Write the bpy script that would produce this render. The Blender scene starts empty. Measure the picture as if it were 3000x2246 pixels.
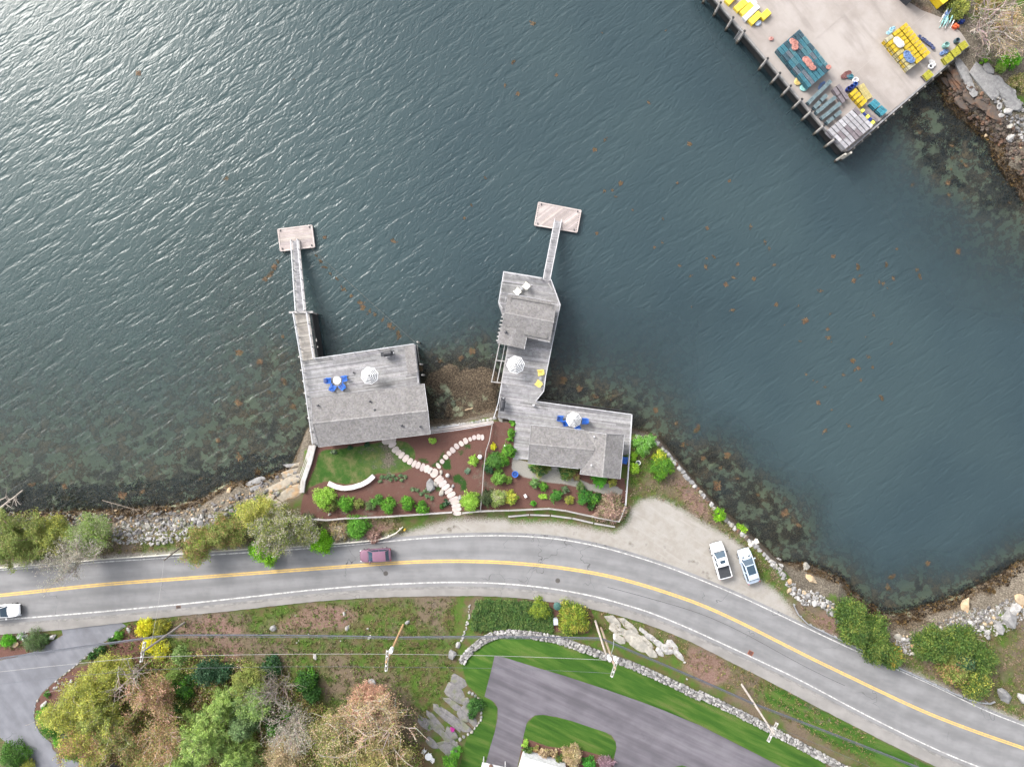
import bpy, bmesh, math, random
import numpy as np
from mathutils import Vector, Matrix

# ------------------------------------------------------------------ camera, sky, sun, exposure
SC = bpy.context.scene
CAM_H = 100.0            # drone height above the water in metres
K = 0.0005               # ground metres per photo pixel per metre of distance
rnd = random.Random(7)
cam_data = bpy.data.cameras.new("camera")
cam = bpy.data.objects.new("camera", cam_data)
SC.collection.objects.link(cam)
cam.location = (0, 0, CAM_H)
cam.rotation_euler = (0, 0, 0)
cam_data.sensor_fit = 'HORIZONTAL'
cam_data.angle_x = 2 * math.atan(1500 * K)
cam_data.clip_start = 1.0
cam_data.clip_end = 6000
SC.camera = cam

SUN_EL, SUN_AZ = math.radians(37.5), math.radians(-48)     # azimuth clockwise from +Y (image top)
world = bpy.data.worlds.new("World")
SC.world = world
world.use_nodes = True
wn = world.node_tree
wn.nodes.clear()
sky = wn.nodes.new('ShaderNodeTexSky')
sky.sky_type = 'NISHITA'
sky.sun_disc = False
sky.sun_elevation = SUN_EL
sky.sun_rotation = SUN_AZ
sky.air_density = 1.0
sky.dust_density = 4.0
hs = wn.nodes.new('ShaderNodeHueSaturation')
hs.inputs['Saturation'].default_value = 0.30       # thin high cloud greys the blue
bg = wn.nodes.new('ShaderNodeBackground')
bg.inputs['Strength'].default_value = 0.15
wo = wn.nodes.new('ShaderNodeOutputWorld')
wn.links.new(sky.outputs[0], hs.inputs['Color'])
wn.links.new(hs.outputs[0], bg.inputs['Color'])
wn.links.new(bg.outputs[0], wo.inputs['Surface'])
sun_d = bpy.data.lights.new("sun", 'SUN')
sun_d.energy = 1.15
sun_d.angle = math.radians(20)
sun_d.color = (1.0, 0.955, 0.90)
sun = bpy.data.objects.new("sun", sun_d)
SC.collection.objects.link(sun)
to_sun = Vector((math.sin(SUN_AZ) * math.cos(SUN_EL), math.cos(SUN_AZ) * math.cos(SUN_EL), math.sin(SUN_EL)))
sun.rotation_euler = to_sun.to_track_quat('Z', 'Y').to_euler()
SC.view_settings.view_transform = 'Standard'
SC.view_settings.look = 'None'
SC.view_settings.gamma = 1.0
SC.view_settings.use_curve_mapping = False
SC.view_settings.exposure = 1.48
SC.render.engine = 'CYCLES'
SC.cycles.use_denoising = True
SC.cycles.use_adaptive_sampling = True
SC.cycles.adaptive_threshold = 0.03
SC.cycles.max_bounces = 4
SC.cycles.diffuse_bounces = 2
SC.cycles.glossy_bounces = 2
SC.cycles.transparent_max_bounces = 6
SC.cycles.caustics_reflective = False
SC.cycles.caustics_refractive = False

# ------------------------------------------------------------------ helpers
def P(px, py, z=0.0):
    """photo pixel (3000 x 2246) of a point at height z -> world"""
    return Vector(((px - 1500) * K * (CAM_H - z), -(py - 1123) * K * (CAM_H - z), z))

def nth(n):
    return '%d%s' % (n, 'th' if 10 < n % 100 < 14 else {1: 'st', 2: 'nd', 3: 'rd'}.get(n % 10, 'th'))

def tag(o, label=None, cat=None, group=None, kind=None):
    if label: o['label'] = label
    if cat: o['category'] = cat
    if group: o['group'] = group
    if kind: o['kind'] = kind
    return o

def empty(name, loc, rz=0.0, label=None, cat=None, group=None):
    o = bpy.data.objects.new(name, None)
    o.empty_display_size = 0.2
    SC.collection.objects.link(o)
    o.location = loc
    o.rotation_euler = (0, 0, rz)
    return tag(o, label, cat, group)

def kids(o):
    return KIDS.get(o.name, [])
KIDS = {}

def link(o, parent=None):
    SC.collection.objects.link(o)
    if parent is not None:
        o.parent = parent
        KIDS.setdefault(parent.name, []).append(o)
    return o

def copy_tree(o, parent=None):
    c = o.copy()
    link(c, parent)
    for ch in list(kids(o)):
        copy_tree(ch, c)
    return c

class MB:
    """collects faces; build() makes ONE mesh object"""
    def __init__(s):
        s.v = []; s.f = []; s.c = []; s.m = []
    def face(s, pts, col=(1, 1, 1), mi=0):
        n = len(s.v)
        s.v.extend([tuple(p) for p in pts])
        s.f.append(tuple(range(n, n + len(pts)))); s.c.append(col); s.m.append(mi)
    def faces(s, verts, faces, col=(1, 1, 1), mi=0):
        n = len(s.v)
        s.v.extend([tuple(p) for p in verts])
        for f in faces:
            s.f.append(tuple(n + i for i in f)); s.c.append(col); s.m.append(mi)
    def box(s, c, size, rz=0.0, col=(1, 1, 1), mi=0, mat=None, bottom=True):
        sx, sy, sz = size[0] / 2, size[1] / 2, size[2] / 2
        vs = [Vector((x, y, z)) for z in (-sz, sz) for x, y in ((-sx, -sy), (sx, -sy), (sx, sy), (-sx, sy))]
        M = mat if mat is not None else Matrix.Rotation(rz, 3, 'Z')
        c = Vector(c)
        vs = [M @ v + c for v in vs]
        fs = [(4, 5, 6, 7), (0, 1, 5, 4), (1, 2, 6, 5), (2, 3, 7, 6), (3, 0, 4, 7)]
        if bottom: fs.append((3, 2, 1, 0))
        s.faces(vs, fs, col, mi)
    def bar(s, a, b, w, t, col=(1, 1, 1), mi=0, up=(0, 0, 1)):
        """box from a to b, w wide (sideways), t thick (up)"""
        a, b = Vector(a), Vector(b)
        d = b - a
        L = d.length
        if L < 1e-6: return
        x = d / L
        y = Vector(up).cross(x)
        if y.length < 1e-4: y = Vector((0, 1, 0)).cross(x)
        y.normalize()
        z = x.cross(y)
        M = Matrix((x, y, z)).transposed()
        s.box((a + b) / 2, (L, w, t), col=col, mi=mi, mat=M)
    def prism(s, poly, z0, z1, col=(1, 1, 1), mi=0, top=None, bottom=False):
        n = len(poly)
        area = sum(poly[i][0] * poly[(i + 1) % n][1] - poly[(i + 1) % n][0] * poly[i][1] for i in range(n))
        if area < 0: poly = poly[::-1]
        tp = top if top else poly
        if top and area < 0: tp = top[::-1]
        vs = [(p[0], p[1], z0) for p in poly] + [(p[0], p[1], z1) for p in tp]
        fs = [(i, (i + 1) % n, n + (i + 1) % n, n + i) for i in range(n)] + [tuple(range(n, 2 * n))]
        if bottom: fs.append(tuple(range(n - 1, -1, -1)))
        s.faces(vs, fs, col, mi)
    def tube(s, a, b, r0, r1=None, n=6, col=(1, 1, 1), mi=0, cap=True):
        r1 = r0 if r1 is None else r1
        a, b = Vector(a), Vector(b)
        d = (b - a)
        if d.length < 1e-6: return
        d.normalize()
        u = d.orthogonal().normalized(); w = d.cross(u)
        vs = []
        for p, r in ((a, r0), (b, r1)):
            for i in range(n):
                t = 2 * math.pi * i / n
                vs.append(p + (u * math.cos(t) + w * math.sin(t)) * r)
        fs = [(i, (i + 1) % n, n + (i + 1) % n, n + i) for i in range(n)]
        if cap: fs += [tuple(range(n, 2 * n)), tuple(range(n - 1, -1, -1))]
        s.faces(vs, fs, col, mi)
    def lathe(s, c, prof, n=16, col=(1, 1, 1), mi=0):
        """prof: list of (r, z); closed at r=0 ends"""
        c = Vector(c)
        base = len(s.v)
        for r, z in prof:
            for i in range(n):
                t = 2 * math.pi * i / n
                s.v.append(tuple(c + Vector((r * math.cos(t), r * math.sin(t), z))))
        for k in range(len(prof) - 1):
            for i in range(n):
                j = (i + 1) % n
                s.f.append((base + k * n + i, base + k * n + j, base + (k + 1) * n + j, base + (k + 1) * n + i))
                s.c.append(col); s.m.append(mi)
    def mesh(s, name, mats, smooth=False):
        me = bpy.data.meshes.new(name)
        me.from_pydata(s.v, [], s.f)
        for m in (mats if isinstance(mats, (list, tuple)) else [mats]):
            me.materials.append(m)
        if any(s.m): me.polygons.foreach_set('material_index', s.m)
        ca = me.color_attributes.new('Col', 'FLOAT_COLOR', 'CORNER')
        arr = np.empty((sum(len(f) for f in s.f), 4), np.float32)
        arr[:, 3] = 1
        lens = np.fromiter((len(f) for f in s.f), int, len(s.f))
        arr[:, :3] = np.repeat(np.array(s.c, np.float32).reshape(-1, 3), lens, axis=0)
        ca.data.foreach_set('color', arr.ravel())
        if smooth: me.polygons.foreach_set('use_smooth', [True] * len(s.f))
        me.update()
        return me
    def build(s, name, mats, parent=None, smooth=False, loc=None, **kw):
        o = bpy.data.objects.new(name, s.mesh(name, mats, smooth))
        link(o, parent)
        if loc is not None: o.location = loc
        return tag(o, **kw)

def rgb(h, g=1.0):
    """sRGB hex -> linear tuple"""
    h = h.lstrip('#')
    out = []
    for i in (0, 2, 4):
        c = int(h[i:i + 2], 16) / 255
        out.append((c / 12.92 if c <= .04045 else ((c + .055) / 1.055) ** 2.4) * g)
    return tuple(out)

# ------------------------------------------------------------------ node helpers
def nn(nt, t, **kw):
    n = nt.nodes.new(t)
    for k, v in kw.items():
        if k in n.inputs: n.inputs[k].default_value = v
        else: setattr(n, k, v)
    return n

def noise_node(nt, vec, scale, detail=3, rough=0.55, dist=0.0):
    n = nn(nt, 'ShaderNodeTexNoise')
    n.inputs['Scale'].default_value = scale
    n.inputs['Detail'].default_value = detail
    n.inputs['Roughness'].default_value = rough
    n.inputs['Distortion'].default_value = dist
    if vec is not None: nt.links.new(vec, n.inputs['Vector'])
    return n.outputs['Fac']

def ramp(nt, fac, stops, interp='LINEAR'):
    r = nn(nt, 'ShaderNodeValToRGB')
    r.color_ramp.interpolation = interp
    el = r.color_ramp.elements
    while len(el) < len(stops): el.new(0.5)
    for e, (p, c) in zip(el, stops):
        e.position = p
        e.color = (*c, 1) if len(c) == 3 else c
    nt.links.new(fac, r.inputs['Fac'])
    return r.outputs['Color']

def mixc(nt, fac, a, b, blend='MIX'):
    m = nn(nt, 'ShaderNodeMix', data_type='RGBA', blend_type=blend)
    for sock, v in ((m.inputs[0], fac), (m.inputs[6], a), (m.inputs[7], b)):
        if isinstance(v, (int, float)): sock.default_value = v
        elif isinstance(v, tuple): sock.default_value = (*v, 1) if len(v) == 3 else v
        else: nt.links.new(v, sock)
    return m.outputs[2]

def mth(nt, op, a, b=None, c=None, clamp=False):
    m = nn(nt, 'ShaderNodeMath', operation=op)
    m.use_clamp = clamp
    for i, v in enumerate((a, b, c)):
        if v is None: continue
        if isinstance(v, (int, float)): m.inputs[i].default_value = v
        else: nt.links.new(v, m.inputs[i])
    return m.outputs[0]

def smooth(nt, v, lo, hi):
    m = nn(nt, 'ShaderNodeMapRange', interpolation_type='SMOOTHSTEP')
    nt.links.new(v, m.inputs['Value'])
    m.inputs['From Min'].default_value = lo
    m.inputs['From Max'].default_value = hi
    return m.outputs['Result']

def new_mat(name):
    m = bpy.data.materials.new(name)
    m.use_nodes = True
    nt = m.node_tree
    return m, nt, nt.nodes['Principled BSDF']

def bump(nt, bsdf, height, strength=0.4, dist=0.02):
    b = nn(nt, 'ShaderNodeBump')
    b.inputs['Strength'].default_value = strength
    b.inputs['Distance'].default_value = dist
    nt.links.new(height, b.inputs['Height'])
    nt.links.new(b.outputs['Normal'], bsdf.inputs['Normal'])
    return b

def coords(nt, kind='Object', scale=None, rot=0.0):
    tc = nn(nt, 'ShaderNodeTexCoord')
    out = tc.outputs[kind] if kind != 'World' else nn(nt, 'ShaderNodeNewGeometry').outputs['Position']
    if scale is not None or rot:
        mp = nn(nt, 'ShaderNodeMapping', vector_type='TEXTURE')      # turn first, then stretch along the turned axes
        mp.inputs['Rotation'].default_value = (0, 0, rot)
        mp.inputs['Scale'].default_value = tuple(1 / q for q in (scale or (1, 1, 1)))
        nt.links.new(out, mp.inputs['Vector'])
        out = mp.outputs['Vector']
    return out

def simple(name, c1, c2=None, scale=3.0, rough=0.7, metal=0.0, bmp=0.0, attr=False, spec=0.5, fine=0.12, world=False, coat=0.0, transl=0.0, bscale=None):
    """two-tone noise material, optional face tint, fine grain and bump"""
    m, nt, b = new_mat(name)
    c2 = c2 or tuple(x * 0.75 for x in c1)
    vec = coords(nt, 'World' if world else 'Object')
    n1 = noise_node(nt, vec, scale, 4, 0.6)
    col = mixc(nt, smooth(nt, n1, 0.35, 0.65), c1, c2)
    if fine:
        n2 = noise_node(nt, vec, scale * 9 + 6, 2, 0.7)
        g = nn(nt, 'ShaderNodeMapRange')
        nt.links.new(n2, g.inputs['Value'])
        g.inputs['From Min'].default_value = 0.25; g.inputs['From Max'].default_value = 0.75
        g.inputs['To Min'].default_value = 1 - fine; g.inputs['To Max'].default_value = 1 + fine
        cc = nn(nt, 'ShaderNodeCombineColor')
        for i in range(3): nt.links.new(g.outputs[0], cc.inputs[i])
        col = mixc(nt, 1.0, col, cc.outputs[0], 'MULTIPLY')
    if attr:
        a = nn(nt, 'ShaderNodeAttribute', attribute_name='Col')
        col = mixc(nt, 1.0, col, a.outputs['Color'], 'MULTIPLY')
    nt.links.new(col, b.inputs['Base Color'])
    b.inputs['Roughness'].default_value = rough
    b.inputs['Metallic'].default_value = metal
    b.inputs['Specular IOR Level'].default_value = spec
    if coat: b.inputs['Coat Weight'].default_value = coat
    if bmp: bump(nt, b, noise_node(nt, vec, bscale or scale * 4, 4, 0.65), bmp, 0.03)
    if transl:
        tr = nn(nt, 'ShaderNodeBsdfTranslucent')
        nt.links.new(col, tr.inputs['Color'])
        mx = nn(nt, 'ShaderNodeMixShader')
        mx.inputs[0].default_value = transl
        nt.links.new(b.outputs[0], mx.inputs[1]); nt.links.new(tr.outputs[0], mx.inputs[2])
        nt.links.new(mx.outputs[0], nt.nodes['Material Output'].inputs['Surface'])
    return m

# ------------------------------------------------------------------ numpy noise and signed distance
def vnoise(X, Y, scale, seed=0):
    x, y = X * scale + seed * 17.13, Y * scale - seed * 9.71
    xi, yi = np.floor(x), np.floor(y)
    fx, fy = x - xi, y - yi
    fx, fy = fx * fx * (3 - 2 * fx), fy * fy * (3 - 2 * fy)
    def hsh(a, b):
        v = np.sin(a * 127.1 + b * 311.7 + seed * 74.7) * 43758.5453
        return v - np.floor(v)
    return (hsh(xi, yi) * (1 - fx) + hsh(xi + 1, yi) * fx) * (1 - fy) + (hsh(xi, yi + 1) * (1 - fx) + hsh(xi + 1, yi + 1) * fx) * fy

def fbm(X, Y, scale, octv=4, seed=0):
    t = 0; a = 0.5
    for o in range(octv):
        t = t + a * vnoise(X, Y, scale * 2 ** o, seed + o); a *= 0.5
    return t / (1 - 0.5 ** octv) - 0.5

def sdf(poly, X, Y):
    """signed distance, positive inside"""
    d2 = np.full(X.shape, 1e12); ins = np.zeros(X.shape, bool)
    n = len(poly)
    for i in range(n):
        ax, ay = poly[i][0], poly[i][1]
        bx, by = poly[(i + 1) % n][0], poly[(i + 1) % n][1]
        ex, ey = bx - ax, by - ay
        wx, wy = X - ax, Y - ay
        t = np.clip((wx * ex + wy * ey) / (ex * ex + ey * ey + 1e-12), 0, 1)
        d2 = np.minimum(d2, (wx - ex * t) ** 2 + (wy - ey * t) ** 2)
        if ay != by:
            c = ((ay <= Y) & (by > Y)) | ((by <= Y) & (ay > Y))
            xx = ax + (Y - ay) / (by - ay) * ex
            ins ^= c & (X < xx)
    return np.where(ins, 1, -1) * np.sqrt(d2)

def inside(poly, x, y):
    r = False
    n = len(poly)
    for i in range(n):
        ax, ay = poly[i][0], poly[i][1]; bx, by = poly[(i + 1) % n][0], poly[(i + 1) % n][1]
        if (ay > y) != (by > y) and x < (bx - ax) * (y - ay) / (by - ay) + ax: r = not r
    return r

def sstep(a, b, x):
    t = np.clip((x - a) / (b - a), 0, 1)
    return t * t * (3 - 2 * t)
# ------------------------------------------------------------------ terrain
LAND_S = [(-400, 1620), (0, 1594), (150, 1592), (330, 1582), (480, 1570), (600, 1545), (660, 1508), (740, 1478), (800, 1446), (880, 1410),
          (902, 1350), (932, 1300), (1050, 1288), (1252, 1262), (1445, 1226), (1470, 1236), (1560, 1250), (1700, 1262), (1840, 1276), (1862, 1278), (1925, 1296),
          (2012, 1398), (2100, 1498), (2182, 1572), (2262, 1642), (2318, 1700), (2356, 1742), (2440, 1778), (2520, 1850), (2600, 1898),
          (2680, 1902), (2790, 1868), (2880, 1838), (2960, 1800), (3060, 1740), (3500, 1640), (3500, 2700), (-400, 2700)]
LAND_N = [(2470, -160), (2560, 10), (2700, 120), (2790, 150), (2842, 175), (2860, 250), (2925, 305), (2975, 352), (3010, 420), (3080, 520), (3500, 700), (3500, -400), (2470, -400)]
WALK_S = [(-400, 1905), (0, 1857), (180, 1844), (353, 1823), (500, 1805), (700, 1786), (900, 1762), (1083, 1749), (1300, 1744), (1450, 1744), (1537, 1751),
          (1707, 1775), (1843, 1809), (1995, 1863), (2127, 1931), (2266, 2001), (2425, 2086), (2650, 2200), (2800, 2272), (3400, 2500)]
LINE_N = [(-400, 1701), (0, 1669), (272, 1647), (500, 1632), (853, 1609), (1040, 1595), (1200, 1578), (1340, 1569), (1505, 1567), (1644, 1577),
          (1780, 1604), (1961, 1660), (2167, 1744), (2330, 1822), (2488, 1897), (2650, 1970), (2725, 2001), (2894, 2085), (3000, 2124), (3400, 2270)]
LINE_C = [(-400, 1785), (0, 1743), (299, 1711), (600, 1689), (799, 1674), (1100, 1652), (1221, 1644), (1356, 1642), (1492, 1647), (1627, 1659),
          (1780, 1684), (1890, 1714), (2050, 1767), (2184, 1829), (2361, 1920), (2520, 1996), (2650, 2058), (2725, 2092), (2874, 2148), (3000, 2190), (3400, 2340)]
LINE_S = [(-400, 1850), (0, 1815), (250, 1795), (500, 1772), (700, 1751), (900, 1728), (1100, 1712), (1300, 1704), (1450, 1706), (1595, 1719),
          (1741, 1744), (1910, 1793), (2050, 1853), (2187, 1917), (2330, 1983), (2520, 2085), (2670, 2160), (2760, 2203), (2880, 2250), (3400, 2450)]

def curve(pts):
    xs = np.arange(-380, 3380, 10.0)
    ys = np.interp(xs, [p[0] for p in pts], [p[1] for p in pts])
    k = np.exp(-0.5 * (np.arange(-12, 13) / 5.0) ** 2); k /= k.sum()
    pad = np.concatenate([ys[0] + (np.arange(-12, 0)) * (ys[1] - ys[0]), ys, ys[-1] + np.arange(1, 13) * (ys[-1] - ys[-2])])
    ys = np.convolve(pad, k, 'valid')
    return lambda x: float(np.interp(x, xs, ys))
fN, fC, fS, fW = curve(LINE_N), curve(LINE_C), curve(LINE_S), curve(WALK_S)

def w3(poly, z=3.0): return [tuple(P(a, b, z)[:2]) for a, b in poly]
RES = 0.4
GX = np.arange(-92, 92.01, RES); GY = np.arange(-72, 68.01, RES)
XX, YY = np.meshgrid(GX, GY)
dS = sdf(w3(LAND_S), XX, YY); dN = sdf(w3(LAND_N, 2.3), XX, YY)
PXX = XX / (K * 97) + 1500; PYY = 1123 - YY / (K * 97)
wS = 4.2 - 3.2 * sstep(870, 930, PXX) * (1 - sstep(2290, 2420, PXX)) - 1.4 * sstep(640, 760, PXX) * (1 - sstep(860, 900, PXX))
south = [(a, b) for a, b in WALK_S] + [(3400, 3000), (-400, 3000)]
dH = sdf(w3(south, 3.2), XX, YY)
rough_n = fbm(XX, YY, 0.35, 4, 3)
hill = 0.11 * np.clip(dH - 0.6, 0, 26) * sstep(0, 3, dH)
# the house drive and its lawns lie on a graded terrace
TERR = [(1385, 1960), (1450, 1900), (1700, 1905), (2000, 2010), (2500, 2250), (2500, 2700), (1340, 2700), (1340, 2150)]
tS = sstep(-3, 1.5, sdf(w3(TERR, 4.5), XX, YY))
hill = hill * (1 - tS) + tS * 1.5
BED = 0.11 - 0.055 * (1 - sstep(700, 1000, PXX)) + 0.22 * sstep(1850, 2300, PXX) * sstep(900, 1200, PYY)
def shore(d, w, top, nz):
    t = np.clip((d + w) / w, 0, 1)
    up = -0.25 + (top + 0.25) * (t ** 0.85)
    dn = -0.25 - BED * np.clip(-d - w, 0, 60) - 0.35 * nz * np.clip((-d - w) * 0.4, 0, 1)
    r = np.where(d >= 0, top, np.where(d > -w, up + nz * 1.7 * np.sin(np.pi * t) * np.clip(w / 3, 0.2, 1), dn))
    return np.maximum(r, -6.0)
hSouth = shore(dS, wS, 3.0, rough_n) + np.where(dS > 0, hill, 0)
hNorth = shore(dN, 3.6, 2.25, rough_n) + np.where(dN > 1, 0.03 * np.clip(dN - 1, 0, 30), 0)
def shoal(px, py, r, top):
    c = P(px, py, 0)
    q = np.sqrt((XX - c.x) ** 2 + (YY - c.y) ** 2) / (r * 0.05)
    return np.where(q < 1.6, top - 1.4 * q ** 1.5 + rough_n * 0.7, -9)
HH = np.maximum(hSouth, hNorth)
for a, b, r, t in ((2215, 1490, 55, -0.15), (2165, 1440, 45, -0.3), (2290, 1560, 50, -0.25), (2250, 1520, 60, -0.2), (1340, 1140, 115, 0.02), (1310, 1190, 100, 0.22), (1390, 1170, 60, 0.15), (1620, 1130, 50, -0.3),
                   (790, 1100, 60, -0.7), (840, 1200, 60, -0.45), (2950, 520, 70, -0.15), (2860, 430, 80, -0.25), (2700, 360, 60, -0.9), (2080, 1390, 80, -0.5), (760, 1380, 50, 0.0), (700, 1430, 60, -0.1),
                   (1430, 1070, 40, -0.5), (2780, 480, 90, -0.7), (2900, 600, 80, -0.5), (2700, 300, 60, -0.5), (2640, 1770, 45, -0.3), (2760, 1760, 50, -0.3), (560, 1420, 80, -0.6), (640, 1380, 70, -0.4), (420, 1440, 80, -0.4), (2990, 1760, 30, 0.35), (1720, 1190, 60, -0.55)):
    HH = np.maximum(HH, shoal(a, b, r, t))
for poly, top in (([(1240, 1120), (1290, 1085), (1400, 1060), (1440, 1100), (1448, 1222), (1262, 1258)], .14), ([(560, 1290), (700, 1150), (800, 1030), (870, 1040), (910, 1290), (860, 1390), (640, 1430)], -.6),
                  ([(2000, 1380), (2080, 1330), (2170, 1390), (2330, 1520), (2350, 1570), (2270, 1590), (2180, 1540)], -.3), ([(2640, 330), (2760, 230), (2860, 330), (2990, 450), (3010, 620), (2900, 600), (2760, 520)], -.4),
                  ([(1600, 1110), (1700, 1130), (1850, 1190), (1940, 1280), (1860, 1220), (1580, 1180)], -.35), ([(60, 1430), (420, 1420), (640, 1400), (640, 1470), (300, 1500), (60, 1500)], -.4), ([(2560, 1760), (2700, 1720), (2800, 1740), (2780, 1800), (2640, 1850)], -.5)):
    HH = np.maximum(HH, np.where((dS < 0) & (dN < 0), top + rough_n * .9 - .30 * np.clip(-sdf(w3(poly, 0), XX, YY), 0, 99), -9))
def hq(x, y):
    i = min(max((x - GX[0]) / RES, 0), len(GX) - 1.001); j = min(max((y - GY[0]) / RES, 0), len(GY) - 1.001)
    a, b = int(i), int(j); fx, fy = i - a, j - b
    return float((HH[b, a] * (1 - fx) + HH[b, a + 1] * fx) * (1 - fy) + (HH[b + 1, a] * (1 - fx) + HH[b + 1, a + 1] * fx) * fy)
def G(px, py, dz=0.0):
    z = 3.0
    for _ in range(4):
        p = P(px, py, z); z = hq(p.x, p.y)
    p = P(px, py, z); p.z = hq(p.x, p.y) + dz
    return p
def g2(poly): return [tuple(G(a, b)[:2]) for a, b in poly]

# outlines of the laid surfaces (photo pixels)
xs_r = list(range(-360, 3361, 12))
ROAD = [(x, fN(x) - 9) for x in xs_r] + [(x, fS(x) + 12) for x in xs_r[::-1]]
def zz(ox, oy, s, pts): return [(ox + a / s, oy + b / s) for a, b in pts]
DRIVE_W = zz(0, 1750, 3.338, [(600, 305), (1180, 238), (1235, 275), (1130, 350), (1035, 425), (850, 570), (700, 690), (520, 830), (410, 930), (350, 1030), (330, 1150), (345, 1235), (400, 1330), (500, 1420), (515, 1480), (600, 1570), (700, 1585), (850, 1635), (900, 1800), (360, 1800), (300, 1656), (230, 1580), (100, 1450), (-60, 1310), (-250, 1200), (-250, 680), (0, 612), (160, 580), (230, 555), (400, 500), (500, 430), (615, 365)])
DRIVE_H = zz(1300, 1720, 2.949, [(440, 590), (520, 602), (800, 690), (1050, 765), (1400, 880), (1700, 985), (1900, 1060), (2212, 1190), (2480, 1325), (2925, 1551), (3300, 1750), (2300, 1750), (2150, 1560), (2060, 1535), (1985, 1550), (1800, 1750), (1455, 1750), (1462, 1551), (1470, 1480), (1493, 1380), (1485, 1330), (1450, 1275), (1400, 1250), (1100, 1150), (980, 1118), (860, 1098), (790, 1102), (745, 1130), (716, 1170), (690, 1280), (660, 1440), (635, 1551), (600, 1750), (350, 1750), (368, 1500), (400, 1380), (440, 1250), (465, 1130), (466, 1040), (445, 1000), (410, 970), (352, 942), (375, 850), (415, 700)])
carve = np.zeros_like(HH)
sheets = [np.array(g2(ROAD)), g2(DRIVE_W), g2(DRIVE_H), g2([(x, fS(x) + 10) for x in xs_r] + [(x, fW(x)) for x in xs_r[::-1]])]
for poly in sheets:
    carve = np.maximum(carve, sstep(-0.1, 0.5, sdf(poly, XX, YY)))
HM = HH - 0.09 * carve
onland = sstep(0.3, 1.5, np.maximum(dS, dN))
HM = HM + onland * (1 - carve) * rough_n * 0.05

# ------------------------------------------------------------------ ground zones (signed distance per vertex, metres)
zones = {}
def zone(name, *polys):
    d = np.full(HH.shape, -9.0)
    for p in polys: d = np.maximum(d, sdf(g2(p), XX, YY))
    zones[name] = np.clip(d, -4, 4)
GARDEN1 = [(926, 1305), (1262, 1268), (1440, 1240), (1436, 1290), (1424, 1320), (1414, 1400), (1408, 1492), (1320, 1500), (1118, 1512), (960, 1520), (878, 1513), (884, 1470), (905, 1380)]
GARDEN2 = [(1440, 1236), (1512, 1228), (1506, 1300), (1500, 1350), (1540, 1350), (1552, 1372), (1700, 1380), (1830, 1400), (1836, 1470), (1810, 1524), (1720, 1506), (1608, 1486), (1410, 1494), (1416, 1400), (1426, 1320)]
zone('mulch', GARDEN1, GARDEN2,
     zz(1300, 1720, 2.949, [(670, 1300), (760, 1320), (900, 1370), (1020, 1385), (1100, 1375), (1300, 1430), (1465, 1480), (1465, 1560), (1000, 1600), (650, 1600)]),
     zz(0, 1750, 3.338, [(1250, 260), (1340, 270), (1400, 400), (1400, 640), (1250, 700), (900, 800), (700, 900), (560, 1020), (480, 1100), (360, 1240), (335, 1150), (350, 1030), (410, 940), (520, 840), (700, 700), (1000, 620), (1020, 460), (1180, 420)]),
     zz(1300, 1720, 2.949, [(900, 100), (1250, 150), (1300, 260), (1250, 400), (960, 380), (930, 250)]),
     zz(0, 1750, 3.338, [(-100, 480), (200, 420), (400, 500), (160, 580), (-100, 620)]))
zone('garden_lawn', zz(860, 1250, 3.687, [(270, 290), (330, 250), (480, 240), (700, 210), (940, 165), (1130, 150), (1230, 170), (1300, 240), (1320, 310), (1290, 380), (1290, 440), (1180, 490), (1020, 510), (920, 500), (860, 520), (720, 600), (560, 620), (400, 590), (330, 590), (180, 650), (120, 720), (90, 740), (160, 600), (240, 420)]))
zone('creeper', *[zz(860, 1250, 3.687, q) for q in (
    [(1590, 370), (1690, 340), (1705, 460), (1620, 460)], [(1480, 420), (1560, 370), (1580, 330), (1620, 240), (1630, 290), (1560, 440)],
    [(1720, 520), (1790, 510), (1870, 590), (1870, 690), (1800, 690), (1810, 620), (1730, 600)], [(1330, 330), (1440, 350), (1470, 390), (1380, 390)], [(1780, 260), (1840, 260), (1830, 300), (1790, 300)],
    [(1840, 200), (1910, 180), (1920, 240), (1850, 230)], [(1530, 640), (1590, 640), (1590, 700), (1540, 690)])])
lotN = [(1181, 1560), (1330, 1520), (1480, 1520), (1500, 1530), (1620, 1530), (1720, 1545), (1800, 1560), (1838, 1530), (1850, 1490), (1880, 1462), (1925, 1458), (1975, 1475), (2030, 1512), (2080, 1540), (2140, 1575), (2175, 1600),
        (2180, 1640), (2210, 1690), (2260, 1720), (2290, 1745), (2325, 1790), (2360, 1835)]
shoulder = [(x, fN(x) - 14) for x in range(2500, -360, -12)]
zone('gravel', lotN + [(2400, 1845), (2470, 1880), (2500, 1896)] + [(x, fN(x) + 4) for x in range(2480, 1180, -12)],
     [(x, fN(x) - 17) for x in range(-380, 1220, 12)] + [(x, fN(x) + 4) for x in range(1220, -380, -12)],
     [(x, fN(x) - 15) for x in range(2440, 3300, 12)] + [(x, fN(x) + 4) for x in range(3300, 2440, -12)])
zone('path', zz(1380, 1080, 4.14, [(500, 1085), (700, 1130), (720, 1180), (770, 1240), (950, 1230), (960, 1190), (1070, 1190), (1080, 1230), (1170, 1310), (1300, 1330), (1450, 1400), (1700, 1390), (1840, 1470), (1820, 1540), (1700, 1540), (1500, 1490), (1350, 1450), (1150, 1400), (880, 1370), (640, 1310), (560, 1270), (490, 1220)]))
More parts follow.
